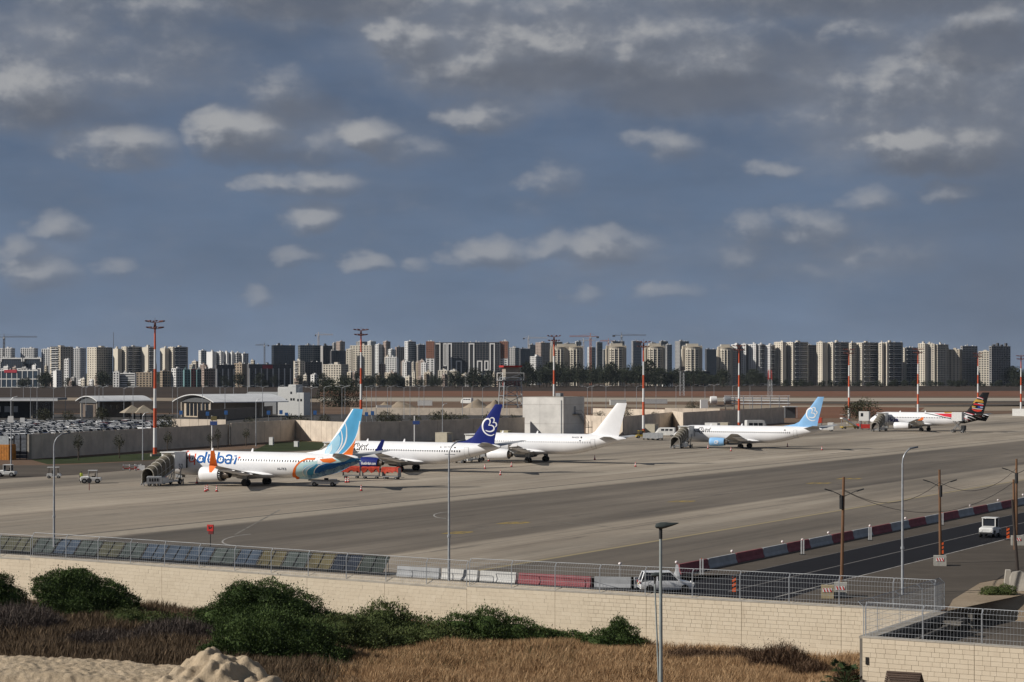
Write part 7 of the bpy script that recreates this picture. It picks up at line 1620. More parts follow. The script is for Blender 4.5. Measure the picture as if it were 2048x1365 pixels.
# left-hand towers
bld('cream and brown tower with stepped balconies at the left', 2800, [(100,121,146,694.5,48,('balc', dict(side=.2)),pM)], m_beig)
bld('cream tower with a wide shaded side, left of the three pairs', 2850, [(174,193,225,695.5,50,pS,pD)]); bld('cream twin tower, first left of the first floodlight mast', 2850, [(226,236,244,698,45,bl,bl), (243,252.5,284,694.5,42,pS,('balc', {}))])
bld('cream tower second left of the first floodlight mast', 2850, [(284,296.5,310,695,45,bl,('balc', {}))]); bld('cream twin tower just right of the first floodlight mast', 2850, [(320,330,338,697,45,bl,bl), (336,346,376,695,42,pS,('balc', {}))])
for x0, xm, x1, yt, lab in ((-4, 22, 30, 697.5, 'leftmost of three'), (41, 68, 76, 697.5, 'middle of three'), (83, 100, 106, 699, 'rightmost of three'), (145, 160, 172, 697.5, 'behind the stepped brown tower')): bld(f'white office block with tall white piers, {lab}', 3050, [(x0,xm,x1,yt,70,('punch', dict(bay=3.4, sp=.12, pier=.45)),pM)], m_wht, 'office_building', gm=m_bgl)
for x0, x1, lab in ((2, 46, 'left'), (47, 84, 'right')):
    r, inf = bld(f'dark glass office with white angular frames at the far left, {lab} of two', 2900, [(x0,x1-1,x1,716,74,('glass', dict(m=m_dgry)),bl)], m_dgry, 'office_building', gm=m_bgl); O, dA, dB, nA, nB, LA, LB, Ht = inf[0]; b0 = r.location.copy()
    for f0, f1, z0, z1 in ((.02,.42,.0,.62),(.55,.98,.0,.62),(.0,1.0,.86,1.0)):
        q = MB(); t = 1.6; a0, a1, c0, c1 = f0*LA, f1*LA, z0*Ht, z1*Ht
        for a, b, c, d in ((a0,a0+t,c0,c1),(a1-t,a1,c0,c1),(a0+t,a1-t,c1-t,c1)): wbox(q, O-b0, dA, nA, a, b, c, d, .1, .8)
        q.obj('white_frame', m_wht, r, fix=False)
r, inf = bld('low glass office with a white grid and red rooftop lettering panel at the left edge', 2450, [(-8,76,79,741.5,72,('grid', dict(floor=11, bay=7, sp=.1, pier=.11)),bl)], m_wht, 'office_building', gm=m_bgl); O, dA, dB, nA, nB, LA, LB, Ht = inf[0]; b0 = r.location.copy()
q = MB(); wbox(q, O-b0, dA, nA, LA*.5, LA*.8, Ht-2.6, Ht+1, .1, .5); q.obj('sign_board', MATS['sign_crimson'], r)
bld('small white tower below the stepped brown tower', 2650, [(128,137,142,720,60,pM,bl)], m_wht); bld('white and pale blue house left of the low striped block', 2500, [(106,113,123,742,40,bl,pM)], m_wht, 'apartment_house')
bld('low white and grey striped block left of the first floodlight mast', 2520, [(228,270,273,747.5,74,('band', dict(sp=.5)),bl), (226,238,240,745,74,pM,bl)], m_wht, 'low_building'); bld('long low tan block under the first floodlight mast', 2540, [(272,304,308,746,72,pM,bl)], m_tann, 'low_building')
bld('grey white patched house with broken windows in the middle distance', 2800, [(770,793,797,716,66,pW,bl)], m_wht, 'apartment_house'); bld('pinkish low house left of the patched house', 2760, [(758,768,771,728.5,62,pM,bl)], m_pink, 'apartment_house')
bld('white stepped house left of the long dark framed block', 2830, [(842,852,855,727,60,pM,bl)], m_wht, 'apartment_house'); bld('low cream houses in front of the long dark framed block', 2700, [(876,894,897,742,66,pM,bl), (898,913,917,742,66,bl,bl)], m_cream, 'low_building')
bld('small house with a red roof edge right of the long dark framed block', 2650, [(1004,1007,1040,738,30,bl,pM)], m_rd, 'low_building')
bld('small white apartment house right of the long dark framed block', 3000, [(1060,1072,1084,714,48,pW,pD)], m_wht, 'apartment_house')
# hazy far towers
for i, (x0, xm, x1, yt, al, m, gm_, Y, lab) in enumerate([(1263,1266,1283,682.5,30,m_gry,m_bgl,4600,'grey far tower right of the red crane'),(1318,1322,1336,683,30,m_gry,m_bgl,4600,'far blue-grey tower behind the fourth floodlight mast'),(1350,1360,1378,683,35,m_gry,m_bgl,4500,'far twin glass tower left of the single beige round tower'),(1410,1413,1437,699,30,m_dgry,m_bgl,4200,'far wide dark glass block between two beige round towers'),(1331,1334,1344,690,30,m_gry,m_bgl,4400,'far slim glass tower beside the fourth mast'),(1192,1194,1205,685,30,m_gry,m_bgl,4600,'far slim blue tower right of the tall orange crane'),(1222,1226,1249,683,30,m_gry,m_bgl,4700,'far tower hidden behind the beige tower under the red crane'),(1175,1178,1191,695,30,m_wht,m_bgl,4300,'far white and blue tower behind the orange crane'),(1017,1030,1039,696,50,m_gry,m_ggl,3600,'greenish glass tower right of the long dark framed block'),(1038,1041,1060,698,30,m_dgry,m_bgl,3500,'dark blue block right of the greenish glass tower'),(1071,1082,1100,686,45,m_pink,m_cgl,4200,'hazy pink tower left of the third floodlight mast'),(1056,1060,1074,690,35,m_gry,m_bgl,4500,'far blue slab left of the hazy pink tower'),
   (766,772,781,684,40,m_pink,m_cgl,4000,'hazy pinkish tower behind the patched house'),(809,816,832,683.5,40,m_wht,m_bgl,3600,'white far tower left of the long dark framed block'),(832,836,851,690,30,m_gry,m_bgl,3600,'grey far tower next to the white far tower'),(790,793,809,695,35,m_pink,m_cgl,3800,'hazy brown block left of the white far tower'),(750,757,767,690,45,m_wht,m_cgl,4000,'pale far block right of the broad cream tower'),(672,680,690,684,45,m_pink,m_cgl,4100,'hazy pink far tower left of the broad cream tower'),(664,668,674,687,40,m_gry,m_cgl,4300,'slim hazy far tower by the narrow dark glass tower'),(712,722,735,684,50,m_gry,m_cgl,4200,'pale far block rising behind the broad cream tower'),(735,741,752,683.5,45,m_wht,m_cgl,4300,'pale far block with a white crown right behind the broad cream tower'),(776,782,792,700,45,m_wht,m_cgl,3500,'white mid block above the patched house'),(1205,1207,1214,700,30,m_gry,m_bgl,4800,'hazy slim block left of the tower under the red crane'),(1100,1105,1125,684,40,m_gry,m_bgl,4600,'hazy slab behind the wide double round tower'),(1128,1133,1150,687,40,m_gry,m_bgl,4600,'hazy dark slab behind the wide double round tower'),(1300,1304,1312,686,35,m_gry,m_bgl,4700,'far pale slab behind the beige tower by the fourth mast'),(1150,1152,1163,684,40,m_wht,m_bgl,4600,'far white slab just left of the orange crane')]):
    bld(lab, Y, [(x0,xm,x1,yt,al,pM,gS if gm_ is not m_cgl else pM)], m, 'far_tower', gm=gm_)
# fillers: low houses among the trees
rnd = random.Random(77); FILL = []
spec = [(80, 175, 750, 760, 6), (140, 345, 753, 763, 12), (340, 430, 755, 762, 3), (590, 700, 750, 760, 8), (690, 860, 745, 758, 13), (850, 1000, 749, 757, 7), (380, 560, 720, 727, 5), (0, 110, 732, 740, 5), (560, 700, 718, 726, 5), (770, 860, 712, 726, 9), (930, 1010, 746, 753, 5), (300, 420, 726, 733, 4)]
FILL_X = []
for x0, x1, ya, yb, n in spec:
    for k in range(n): FILL_X.append((x0 + (x1-x0)*(k+rnd.uniform(.1, .9))/n, rnd.uniform(ya, yb), yb))
FILL_X.sort(); wc_ = [('white', m_wht), ('white', m_wht), ('cream', m_cream), ('beige', m_beig), ('grey', m_gry), ('tan', m_tann), ('pinkish', m_pink)]
for i, (x, yt, yb) in enumerate(FILL_X):
    nm, m = rnd.choice(wc_); w = rnd.uniform(7, 18); f = rnd.uniform(.45, .75); lowest = yb > 738; Y = rnd.uniform(2580, 2800) if lowest else rnd.uniform(2950, 3300)
    near = 'left of the first floodlight mast' if x < 310 else 'between the first and second floodlight masts' if x < 722 else 'right of the second floodlight mast'
    ref = [m_ for m_ in (310, 722) if x < m_]
    bld(f'small {nm} house in the low town, number {i+1} from the left, {near}'.replace(f'number {i+1} from the left, ', f'{ORD[i] if i < 30 else "one"} ' if False else ''), Y, [(x-w/2, x-w/2+w*f, x+w/2, yt, rnd.uniform(40, 66), rnd.choice((pM, pS, pW)), pD)], m, 'low_house', group=f'small {nm} low houses')
# tower cranes
def crane(px, yt, yb, xa, xb, Y, label, m):
    zt = zpx(yt, Y); zb = max(0, zpx(yb, Y)); r = thing('tower_crane', label, 'crane', at(px, Y, 0)); s = F/Y
    q = MB(); lattice(q, 0, 0, 2.2, 2.2, 0, zt-1, 12, .45); q.obj('mast', m, r, fix=False); a, b = (xa-px)/s, (xb-px)/s; long_, short = (a, b) if abs(a) > abs(b) else (b, a)
    q = MB()
    for k in range(14):
        x0, x1 = long_*k/14, long_*(k+1)/14
        for y in (-.8, .8): q.bar((x0, y, zt), (x1, y, zt), .38)
        q.bar((x0, -.8, zt), ((x0+x1)/2, 0, zt+1.5), .28); q.bar(((x0+x1)/2, 0, zt+1.5), (x1, .8, zt), .28); q.bar((x0, 0, zt+1.5), (x1, 0, zt+1.5), .38)
    q.obj('jib', m, r, fix=False); q = MB(); q.box((short*.5, 0, zt+.4), (abs(short), 1.6, .8)); q.obj('counter_jib', m, r); q = MB(); q.box((short*.85, 0, zt-.8), (abs(short)*.3, 1.8, 2.6)); q.obj('counterweight', m_dgry, r)
    q = MB(); q.box((0, -1.4, zt-1.2), (2, 1.8, 2.4)); q.obj('cab', m_wht, r); q = MB(); q.bar((0,0,zt), (0,0,zt+5), .8); q.bar((0,0,zt+5), (long_*.6,0,zt+1.6), .16); q.bar((0,0,zt+5), (short*.8,0,zt+.8), .16); q.obj('apex', m, r)
m_cro = M('crane_orange', (.42,.17,.11), .6); m_crg = M('crane_grey', (.17,.17,.18), .6); m_crw = M('crane_white', (.55,.50,.47), .6)
crane(8, 675, 700, -20, 74, 3000, 'grey tower crane at the left edge of the skyline', m_crg); crane(1181, 674, 745, 1139, 1198, 2900, 'tall orange tower crane between the beige round towers', m_cro); crane(1243, 671.5, 692, 1292, 1225, 3300, 'dark tower crane above the beige tower', m_crg); crane(1057, 677, 700, 1094, 1046, 3800, 'far pale tower crane left of the third floodlight mast', m_crw); crane(1217, 683, 695, 1200, 1228, 3600, 'short pale red tower crane left of the dark one', m_cro); crane(637, 670.5, 692, 666, 630, 3300, 'pale tower crane above the glass office towers', m_crw); crane(529, 691, 706, 511, 538, 4000, 'small faint tower crane left of the dark glass tower', m_crg); crane(1167, 682, 700, 1190, 1158, 3900, 'low faint white crane jib behind the orange crane', m_crw)
r = thing('radio_mast', 'thin dark radio mast rising behind the left towers', 'mast', at(227, 3300)); q = MB(); q.tube([(0,0,0),(0,0,zpx(665, 3300))], [1.0,.35], 5); q.obj('mast', m_crg, r)
# ---------------------------------------------------------------- foliage
def leaf_material(name, dark, mid, light, sc=.8, rough=.75, trans=0.0):
    m = bpy.data.materials.new(name); m.use_nodes = True; g = G(m.node_tree); bs = m.node_tree.nodes['Principled BSDF']
    geo = g.n('ShaderNodeNewGeometry'); a = g.noise(g.n('ShaderNodeTexCoord').outputs['Object'], sc, 4, .65)
    k = g.math('ADD', g.math('MULTIPLY', geo.outputs['Random Per Island'], .45), g.math('ADD', g.math('MULTIPLY', a, .45), g.math('MULTIPLY', g.n('ShaderNodeObjectInfo').outputs['Random'], .10)))
    g.put(bs.inputs['Base Color'], g.ramp(k, [(.25, dark), (.5, mid), (.8, light)])); bs.inputs['Roughness'].default_value = rough
    try: bs.inputs['Specular IOR Level'].default_value = .2
    except Exception: pass
    return m
m_far_leaf = leaf_material('far_leaves', (.014,.018,.010), (.028,.036,.020), (.052,.058,.034), .15)
m_olive = leaf_material('olive_leaves', (.028,.030,.016), (.050,.052,.028), (.085,.082,.045), .3)
m_bush = leaf_material('bush_leaves', (.026,.043,.012), (.058,.096,.025), (.115,.160,.048), .5)
m_bush2 = leaf_material('weed_leaves', (.042,.058,.017), (.080,.106,.032), (.135,.155,.055), .6)
m_twig = leaf_material('dead_twigs', (.035,.026,.022), (.080,.062,.054), (.15,.12,.10), .5); m_bark = M('tree_bark', (.10,.075,.055), .9, var=.3)
m_palm = leaf_material('palm_leaves', (.012,.022,.008), (.028,.048,.016), (.06,.085,.03), .8)
def leafcloud(q, blobs, n, size, rnd, shell=.55, aspect=.5, droop=0.0, spike=0.0):
    """leaf-sized faces spread through ellipsoids (cx,cy,cz,rx,ry,rz)"""
    tot = sum((b[3]*b[4]*b[5])**.67 for b in blobs); V, Fc = q.v, q.f
    for b in blobs:
        k = int(n * (b[3]*b[4]*b[5])**.67 / tot)
        for _ in range(k):
            u = rnd.gauss(0,1); v = rnd.gauss(0,1); w = rnd.gauss(0,1); l = math.sqrt(u*u+v*v+w*w) or 1; u /= l; v /= l; w /= l
            rr = shell + (1-shell) * rnd.random()**.6; rr *= 1 + .16*math.sin(5*u+b[0]*3)*math.sin(4*v+b[1])+ .10*math.sin(9*w+4*u)
            if spike and rnd.random() < .12: rr *= 1 + spike*rnd.random()
            x, y, z = b[0]+u*b[3]*rr, b[1]+v*b[4]*rr, b[2]+w*b[5]*rr
            ax, ay, az = u+rnd.gauss(0,.55), v+rnd.gauss(0,.55), w+rnd.gauss(0,.5)+.25-droop
            l = math.sqrt(ax*ax+ay*ay+az*az) or 1; ax /= l; ay /= l; az /= l
            bx, by, bz = rnd.gauss(0,1), rnd.gauss(0,1), rnd.gauss(0,1); cx, cy, cz = ay*bz-az*by, az*bx-ax*bz, ax*by-ay*bx; l = math.sqrt(cx*cx+cy*cy+cz*cz) or 1; s = size*rnd.uniform(.6, 1.35)
            cx *= s*aspect/l; cy *= s*aspect/l; cz *= s*aspect/l; ax *= s; ay *= s; az *= s
            o = len(V); V += [(x-cx*.5, y-cy*.5, z-cz*.5), (x+ax*.5+cx*.4, y+ay*.5+cy*.4, z+az*.5+cz*.4), (x+ax, y+ay, z+az), (x+ax*.45-cx*.6, y+ay*.45-cy*.6, z+az*.45-cz*.6)]; Fc.append((o, o+1, o+2, o+3)); q.m.append(0)
def tree_proto(name, seed, h, w, n, size, lm, blobs_n=9, trunk=.3, low=.25):
    rnd = random.Random(seed); r = thing(name, 'x', 'tree', (0,0,0)); blobs = []
    for k in range(blobs_n):
        a = rnd.uniform(0, 2*PI); t = rnd.random(); z = h*(low + (1-low)*.9*t); rad = w/2*(1 - abs(t-.35)*.9)*rnd.uniform(.3, .8)
        s = w*rnd.uniform(.20, .33); blobs.append((rad*math.cos(a), rad*math.sin(a), min(z, h-s*.8), s, s, s*rnd.uniform(.7, 1.0)))
    blobs.append((0, 0, h*(low+.35), w*.32, w*.32, h*.28)); q = MB(); leafcloud(q, blobs, n, size, rnd); q.obj('crown', lm, r, fix=False)
    q = MB(); q.tube([(0,0,-.2),(rnd.uniform(-.2,.2)*w*.1,0,h*.35),(0,0,h*.7)], [w*.035*trunk/.3, w*.028*trunk/.3, .06], 7)
    for b in blobs[:5]: q.tube([(0,0,h*(low*.7)), (b[0]*.5,b[1]*.5,(b[2]+h*low)*.5), b[:3]], [w*.015, w*.011, .04], 5)
    q.obj('trunk', m_bark, r); return r
TP = [tree_proto('tree', 100+i, h, w, 900, 1.15, m_far_leaf, 10, low=lo) for i, (h, w, lo) in enumerate([(15, 11, .2), (18, 10, .25), (12, 12, .12), (20, 12, .25), (9, 10, .08)])]
used = [0]*5; rnd = random.Random(31)
def place_tree(px, Y, h, kind, label, group, zb=0.0):
    o = TP[kind]
    if used[kind]: o = copy_tree(o)
    used[kind] = 1; o.location = at(px, Y, zb); base = (15, 18, 12, 20, 9)[kind]; s = h/base; o.scale = (s*rnd.uniform(.9, 1.25), s, s); o.rotation_euler = (0, 0, rnd.uniform(0, 6.28)); o['label'] = label; o['group'] = group
G1, G2, G3 = 'dark trees in the belt before the beige round towers', 'trees among the houses of the town', 'bushes along the foot of the right-hand towers'
for k in range(84):
    px = 1046 + (1450-1046)*(k+rnd.random())/84; h = rnd.uniform(19, 33) if px < 1300 else rnd.uniform(14, 25)
    place_tree(px, rnd.uniform(2420, 2640), h, rnd.choice((0,1,1,3)), 'dark leafy tree in the dense belt before the beige round towers', G1)
for k in range(14): place_tree(1478 + 74*(k+rnd.random())/14, rnd.uniform(2550, 2680), rnd.uniform(13, 24) if 3 < k < 9 else rnd.uniform(9, 17), rnd.choice((0,2,3)), 'dark rounded tree in front of the white and dark apartment block', 'trees before the white and dark apartment block')
for k in range(46): place_tree(1560 + 480*(k+rnd.random())/46, rnd.uniform(2560, 2700), rnd.uniform(4.5, 9.5), rnd.choice((2,4,4)), 'low dark bushy tree at the foot of the right-hand towers', G3)
for k in range(12): place_tree(2010 + 50*(k+rnd.random())/12, rnd.uniform(2700, 3000), rnd.uniform(18, 30), rnd.choice((0,1,3)), 'dark tree right of the unfinished block at the right edge', 'trees at the right end of the skyline')
for k in range(105):
    px = rnd.choice((rnd.uniform(0, 470), rnd.uniform(440, 1010), rnd.uniform(690, 1000))); place_tree(px, rnd.uniform(2380, 2800), rnd.uniform(7, 18), rnd.randrange(5), 'dark tree among the houses of the low town', G2)
for px, w in ((905,20),(950,24),(975,20),(1000,18),(760,16),(800,14),(685,18),(600,14),(655,13),(140,12),(205,14),(208,20),(545,17),(450,14),(515,17)): place_tree(px + rnd.uniform(-5, 5), rnd.uniform(2350, 2450), w, rnd.choice((0,2,3)), 'dark tree among the houses of the low town', G2)
q = MB()
for k in range(60):
    px = rnd.choice((rnd.uniform(225, 420), rnd.uniform(495, 560), rnd.uniform(785, 860), rnd.uniform(1180, 1440))); Y = rnd.uniform(3380, 3900); c = at(px, Y, max(0, (Y-3350)*.018) if px < 900 else -1); h = rnd.uniform(11, 20)
    leafcloud(q, [(c.x, c.y, c.z + h*.5, h*.45, h*.45, h*.5), (c.x + h*.3, c.y, c.z + h*.4, h*.35, h*.35, h*.35)], 420, 1.6, rnd)
tag(q.obj('far_wood', m_far_leaf, fix=False), kind='stuff')
# named nearer trees
big = tree_proto('tree', 5, 13.5, 27, 5200, .8, m_far_leaf, 16, .35, .32); big.location = at(680, 1060); big['label'] = 'large dark spreading tree left of the second floodlight mast'; big.scale = (1.05, 1, 1.05)
sm = tree_proto('tree', 8, 6.0, 9, 1400, .4, m_olive, 9); sm.location = at(1388, 870); sm.scale = (.85, .85, .95); sm['label'] = 'dark bushy tree beside the white pipework cabinet'
pt = tree_proto('tree', 12, 8.5, 12, 2200, .6, m_olive, 12, .3, .35); pt.location = at(1722, 690); pt['label'] = 'dark ragged tree behind the white mobile steps'
olv = [tree_proto('shrub_tree', 40+i, 4.6, 6.5, 1100, .38, m_olive, 8, .3, .12) for i in range(3)]
OL = [(500,612,4.2,'in front of the brown shaded wall'),(592,545,6.5,'at the corner where the sunlit wall begins'),(610,538,3.2,'small grey one against the sunlit wall'),(648,640,4.5,'left of the second mast above the wall'),(770,650,5.6,'wide one behind the wall right of the second mast'),(788,655,4.4,'right part of the pair behind the wall'),(830,640,4.2,'above the blue board'),(876,660,5.5,'left of the dark blue tail, tall'),(900,640,5.0,'left of the dark blue tail, round'),(925,650,4.4,'just left of the dark blue tail'),(985,660,5.0,'right of the dark blue tail tip'),(1030,650,4.2,'between the lattice tower and the block building'),(205,720,5.5,'behind the parked cars at the brown hall'),(90,700,5.5,'behind the parked cars under the long canopy'),(140,705,4.5,'behind the parked cars at the canopy end'),(333,560,6.0,'just right of the first floodlight mast'),(435,650,3.6,'between the blue signs'),(1200,720,4.0,'behind the all white tail'),(1248,745,5.2,'behind the all white tail tip'),(1310,740,3.5,'above the shaded wall by the fourth mast')]
for i, (px, Y, h, w) in enumerate(OL):
    o = olv[i] if i < 3 else copy_tree(olv[i % 3]); o.location = at(px, Y); s = h/4.6; o.scale = (s,)*3; o.rotation_euler = (0,0,i*1.7); o['label'] = f'olive-grey shrub tree {w}'; o['group'] = 'shrub trees around the car park'
sap = tree_proto('sapling', 61, 4.6, 2.2, 420, .26, m_olive, 7, .5, .42)
for i, (px, py, h, w) in enumerate([(157,921,5.0,'left of two on the green verge'),(239,917,4.8,'right of two on the green verge'),(335,906,4.6,'beside the top of the stairs numbered 50'),(436,899,4.4,'right of the white post with the blue board'),(421,900,3.6,'touching the white post with the blue board'),(492,893,4.2,'against the shaded wall left of the lawn')]):
    o = sap if i == 0 else copy_tree(sap); o.location = P(px, py, .03); o.scale = (h/4.6,)*3; o.rotation_euler = (0,0,i*2.1); o['label'] = f'thin young tree {w}'; o['group'] = 'young trees along the concrete wall'

# ---- foreground bushes
def bush(name, px, Y, blobs, n, size, lm, label, seed, spike=.35, aspect=.45, cat='bush', shell=.72, zb=None, group=None, stems=True):
    rnd = random.Random(seed); c = at(px, Y); c.z = low_z(c.x, c.y) - .15 if zb is None else zb; r = thing(name, label, cat, c, 0, group)
    q = MB(); leafcloud(q, blobs, int(n * 1.75), size * .72, rnd, shell, aspect, 0, spike)
    for b in blobs:                                          # dense inner growth
        rings = []
        for i in range(1, 8):
            th = PI*i/8; rings.append([(b[0]+b[3]*.70*math.sin(th)*math.cos(a)*rnd.uniform(.85, 1.1), b[1]+b[4]*.70*math.sin(th)*math.sin(a)*rnd.uniform(.85, 1.1), b[2]+b[5]*.70*math.cos(th)) for a in [2*PI*k/12 for k in range(12)]])
        q.loft(rings)
    q.obj('foliage', lm, r, fix=False)
    if stems:
        q = MB()
        for b in blobs: q.tube([(b[0]*.2, b[1]*.2, 0), (b[0]*.6, b[1]*.6, b[2]*.5), (b[0], b[1], b[2])], [.09, .06, .02], 5)
        q.obj('stem', m_bark, r)
    return r
bush('bush', 528, 170, [(-4.4,-.4,.7,1.8,1.5,1.2),(-.6,-2.4,1.2,3.6,1.8,1.6),(2.8,-2.2,.9,2.6,1.6,1.3),(-3.6,0,1.6,2.4,2.0,1.7),(-1.6,.4,2.9,2.5,2.0,1.9),(.4,0,3.6,2.2,1.9,1.7),(-1.9,-.3,4.0,1.4,1.3,1.2),(2.4,-.2,2.4,2.6,2.0,2.0),(4.6,-.5,1.3,2.0,1.7,1.4),(.6,-1.4,1.7,3.4,1.8,1.8),(-3.0,-1.2,.9,2.4,1.6,1.0),(5.9,-.4,.5,1.4,1.2,.8)], 64000, .22, m_bush, 'largest dark green bush in front of the long limestone wall', 1).scale = (1, 1, .92)
bush('bush', 575, 155, [(-3.6,0,1.0,2.2,1.6,1.5),(-1.2,.2,1.5,2.4,1.7,1.7),(1.4,0,1.1,2.4,1.6,1.5),(3.4,-.3,.3,1.8,1.4,.8),(-5.2,-.3,.5,1.6,1.3,1.0)], 34000, .20, m_bush, 'dark green lower bush between the sand heap and the largest bush', 14).scale = (1, 1, 1.3)
bush('bush', 152, 182, [(-1.6,0,2.7,2.3,1.9,1.5),(.3,0,2.9,1.9,1.7,1.4),(-.2,.2,3.5,1.3,1.2,.9),(2.6,-.2,1.9,2.1,1.7,1.5),(4.4,-.3,1.2,1.5,1.3,1.1),(0,-1.2,1.4,3.2,1.6,1.4)], 38000, .22, m_bush, 'large dark green bush at the left below the solar panels', 2)
bush('bush', 2, 182, [(-.6,0,2.8,1.7,1.6,1.5),(.9,-.2,1.8,1.5,1.4,1.2),(-1.6,-.3,1.4,1.8,1.5,1.4)], 16000, .20, m_bush, 'dark green bush cut off by the left edge', 3)
bush('bush', 690, 162, [(-2.6,0,.8,2.0,1.5,1.2),(-.4,0,1.1,2.0,1.5,1.3),(1.8,0,.7,2.0,1.4,1.0),(-4.3,-.2,.5,1.6,1.3,.9)], 17000, .19, m_bush2, 'mid green bush at the right foot of the largest bush', 15).scale = (1.1, 1, 1.3)
bush('bush', 862, 163, [(-1.8,0,.3,1.6,1.3,.8),(.2,0,.5,1.7,1.3,.9),(2.0,0,.3,1.5,1.2,.7)], 9000, .18, m_bush2, 'low green bush left of the long low one', 16).scale = (1.2, 1, 1.5)
bush('bush', 300, 176, [(-2.2,0,.8,1.8,1.5,1.1),(0,0,.6,1.9,1.4,1.0),(2.2,0,.5,1.7,1.3,.9)], 9000, .19, m_bush2, 'low green bush between the two large dark bushes', 17)
bush('bush', 775, 166, [(-2.4,0,.5,1.7,1.4,1.0),(-.3,0,1.1,1.9,1.5,1.2),(1.6,-.1,.7,1.8,1.4,.9),(3.2,-.2,.2,1.3,1.1,.7),(-3.8,-.2,.3,1.2,1.2,.9)], 15000, .19, m_bush2, 'mid green low bush right of the largest bush', 4).scale = (1.2, 1, 1.5)
bush('bush', 985, 164, [(-2.6,0,.7,1.7,1.3,1.0),(-.4,.1,.9,1.8,1.4,1.1),(1.7,0,.6,1.7,1.3,.9),(3.4,-.1,.3,1.4,1.2,.7),(4.9,-.1,.15,1.1,1.0,.5)], 16000, .18, m_bush, 'long low green bush in the middle of the limestone wall', 5).scale = (1.1, 1, 1.5)
bush('bush', 1232, 161, [(-1.2,0,.6,1.4,1.2,.8),(.3,0,.9,1.4,1.2,1.0),(.2,0,1.6,.7,.6,.7),(1.4,-.1,.4,1.1,1.0,.6),(-2.3,-.1,.2,.9,.9,.5)], 11000, .17, m_bush, 'small pointed green bush left of the foreground lamp post', 6).scale = (1.1, 1, 1.25)
bush('bush', 1120, 164, [(-.6,0,.2,1.0,.9,.6),(.7,0,.15,1.0,.9,.55)], 4000, .16, m_bush, 'tiny low green bush between the long low one and the pointed one', 7).scale = (1.6, 1, 1.7)
def twigs(px, Y, w, h, n, label, seed, name='dead_shrub', m=None, L=.9):
    rnd = random.Random(seed); c = at(px, Y); c.z = low_z(c.x, c.y) - .1; r = thing(name, label, 'dry shrub', c, 0); q = MB()
    for _ in range(n):
        a = rnd.uniform(0, 6.28); rr = math.sqrt(rnd.random()); x, y = rr*w/2*math.cos(a), rr*w*.3*math.sin(a); top = h*math.sqrt(max(.05, 1-rr*rr))*rnd.uniform(.35, 1.0); b = rnd.uniform(.0, .7)*top
        dx, dy = rnd.gauss(0, .3)*L, rnd.gauss(0, .3)*L; l = rnd.uniform(.4, 1)*L; p0 = (x, y, b); p1 = (x+dx, y+dy, min(top, b+l)); wd = rnd.uniform(.014, .034); k = rnd.uniform(-1, 1)*wd
        o = len(q.v); q.v += [(p0[0]-wd, p0[1]+k, p0[2]), (p0[0]+wd, p0[1]-k, p0[2]), p1]; q.f.append((o, o+1, o+2)); q.m.append(0)
        if rnd.random() < .6:
            e = (p1[0]+rnd.gauss(0,.12), p1[1]+rnd.gauss(0,.12), p1[2]+rnd.gauss(0,.10)); s = rnd.uniform(.02, .05); o = len(q.v); q.v += [(e[0]-s, e[1], e[2]-s), (e[0]+s, e[1]+s*.3, e[2]), (e[0], e[1]-s*.3, e[2]+s)]; q.f.append((o, o+1, o+2)); q.m.append(0)
    q.obj('twigs', m or m_twig, r, fix=False); return r
twigs(350, 165, 7.5, 3.0, 16000, 'grey purple dead shrub left of the largest green bush', 1); twigs(30, 172, 9, 3.3, 17000, 'grey purple dead shrub at the left edge below the dark bush', 2); twigs(215, 164, 8, 1.7, 9000, 'low brown dead shrub between the sand and the left green bush', 3)
m_rust = leaf_material('rusty_twigs', (.075,.045,.028), (.15,.092,.056), (.24,.16,.10), .6)
twigs(1560, 150, 5.2, 3.0, 12000, 'tall rusty brown dry shrub right of the foreground lamp post', 4, m=m_rust); twigs(1480, 154, 6, 1.9, 9000, 'lower rusty brown dry shrub left of the tall one', 5, m=m_rust); twigs(1625, 147, 3.6, 1.9, 5000, 'thin rusty dry shrub beside the palm', 6, m=m_rust); twigs(1695, 139.5, 2.2, 3.4, 1500, 'tall sparse dry stalks against the corner of the near wall', 7, m=m_rust); twigs(1380, 156, 6, 1.5, 6000, 'low dry shrub just right of the foreground lamp post', 8, m=m_rust); twigs(352, 178, 1.6, 2.7, 500, 'single thin dry stalk against the wall left of the largest bush', 9, m=m_rust)
b = bush('bush', 1998, 163, [(-.7,0,.25,.8,.7,.45),(.5,0,.35,.9,.7,.5)], 4200, .12, m_bush2, 'small grey green bush by the pale weathered barrier at the right', 12, zb=-.05)
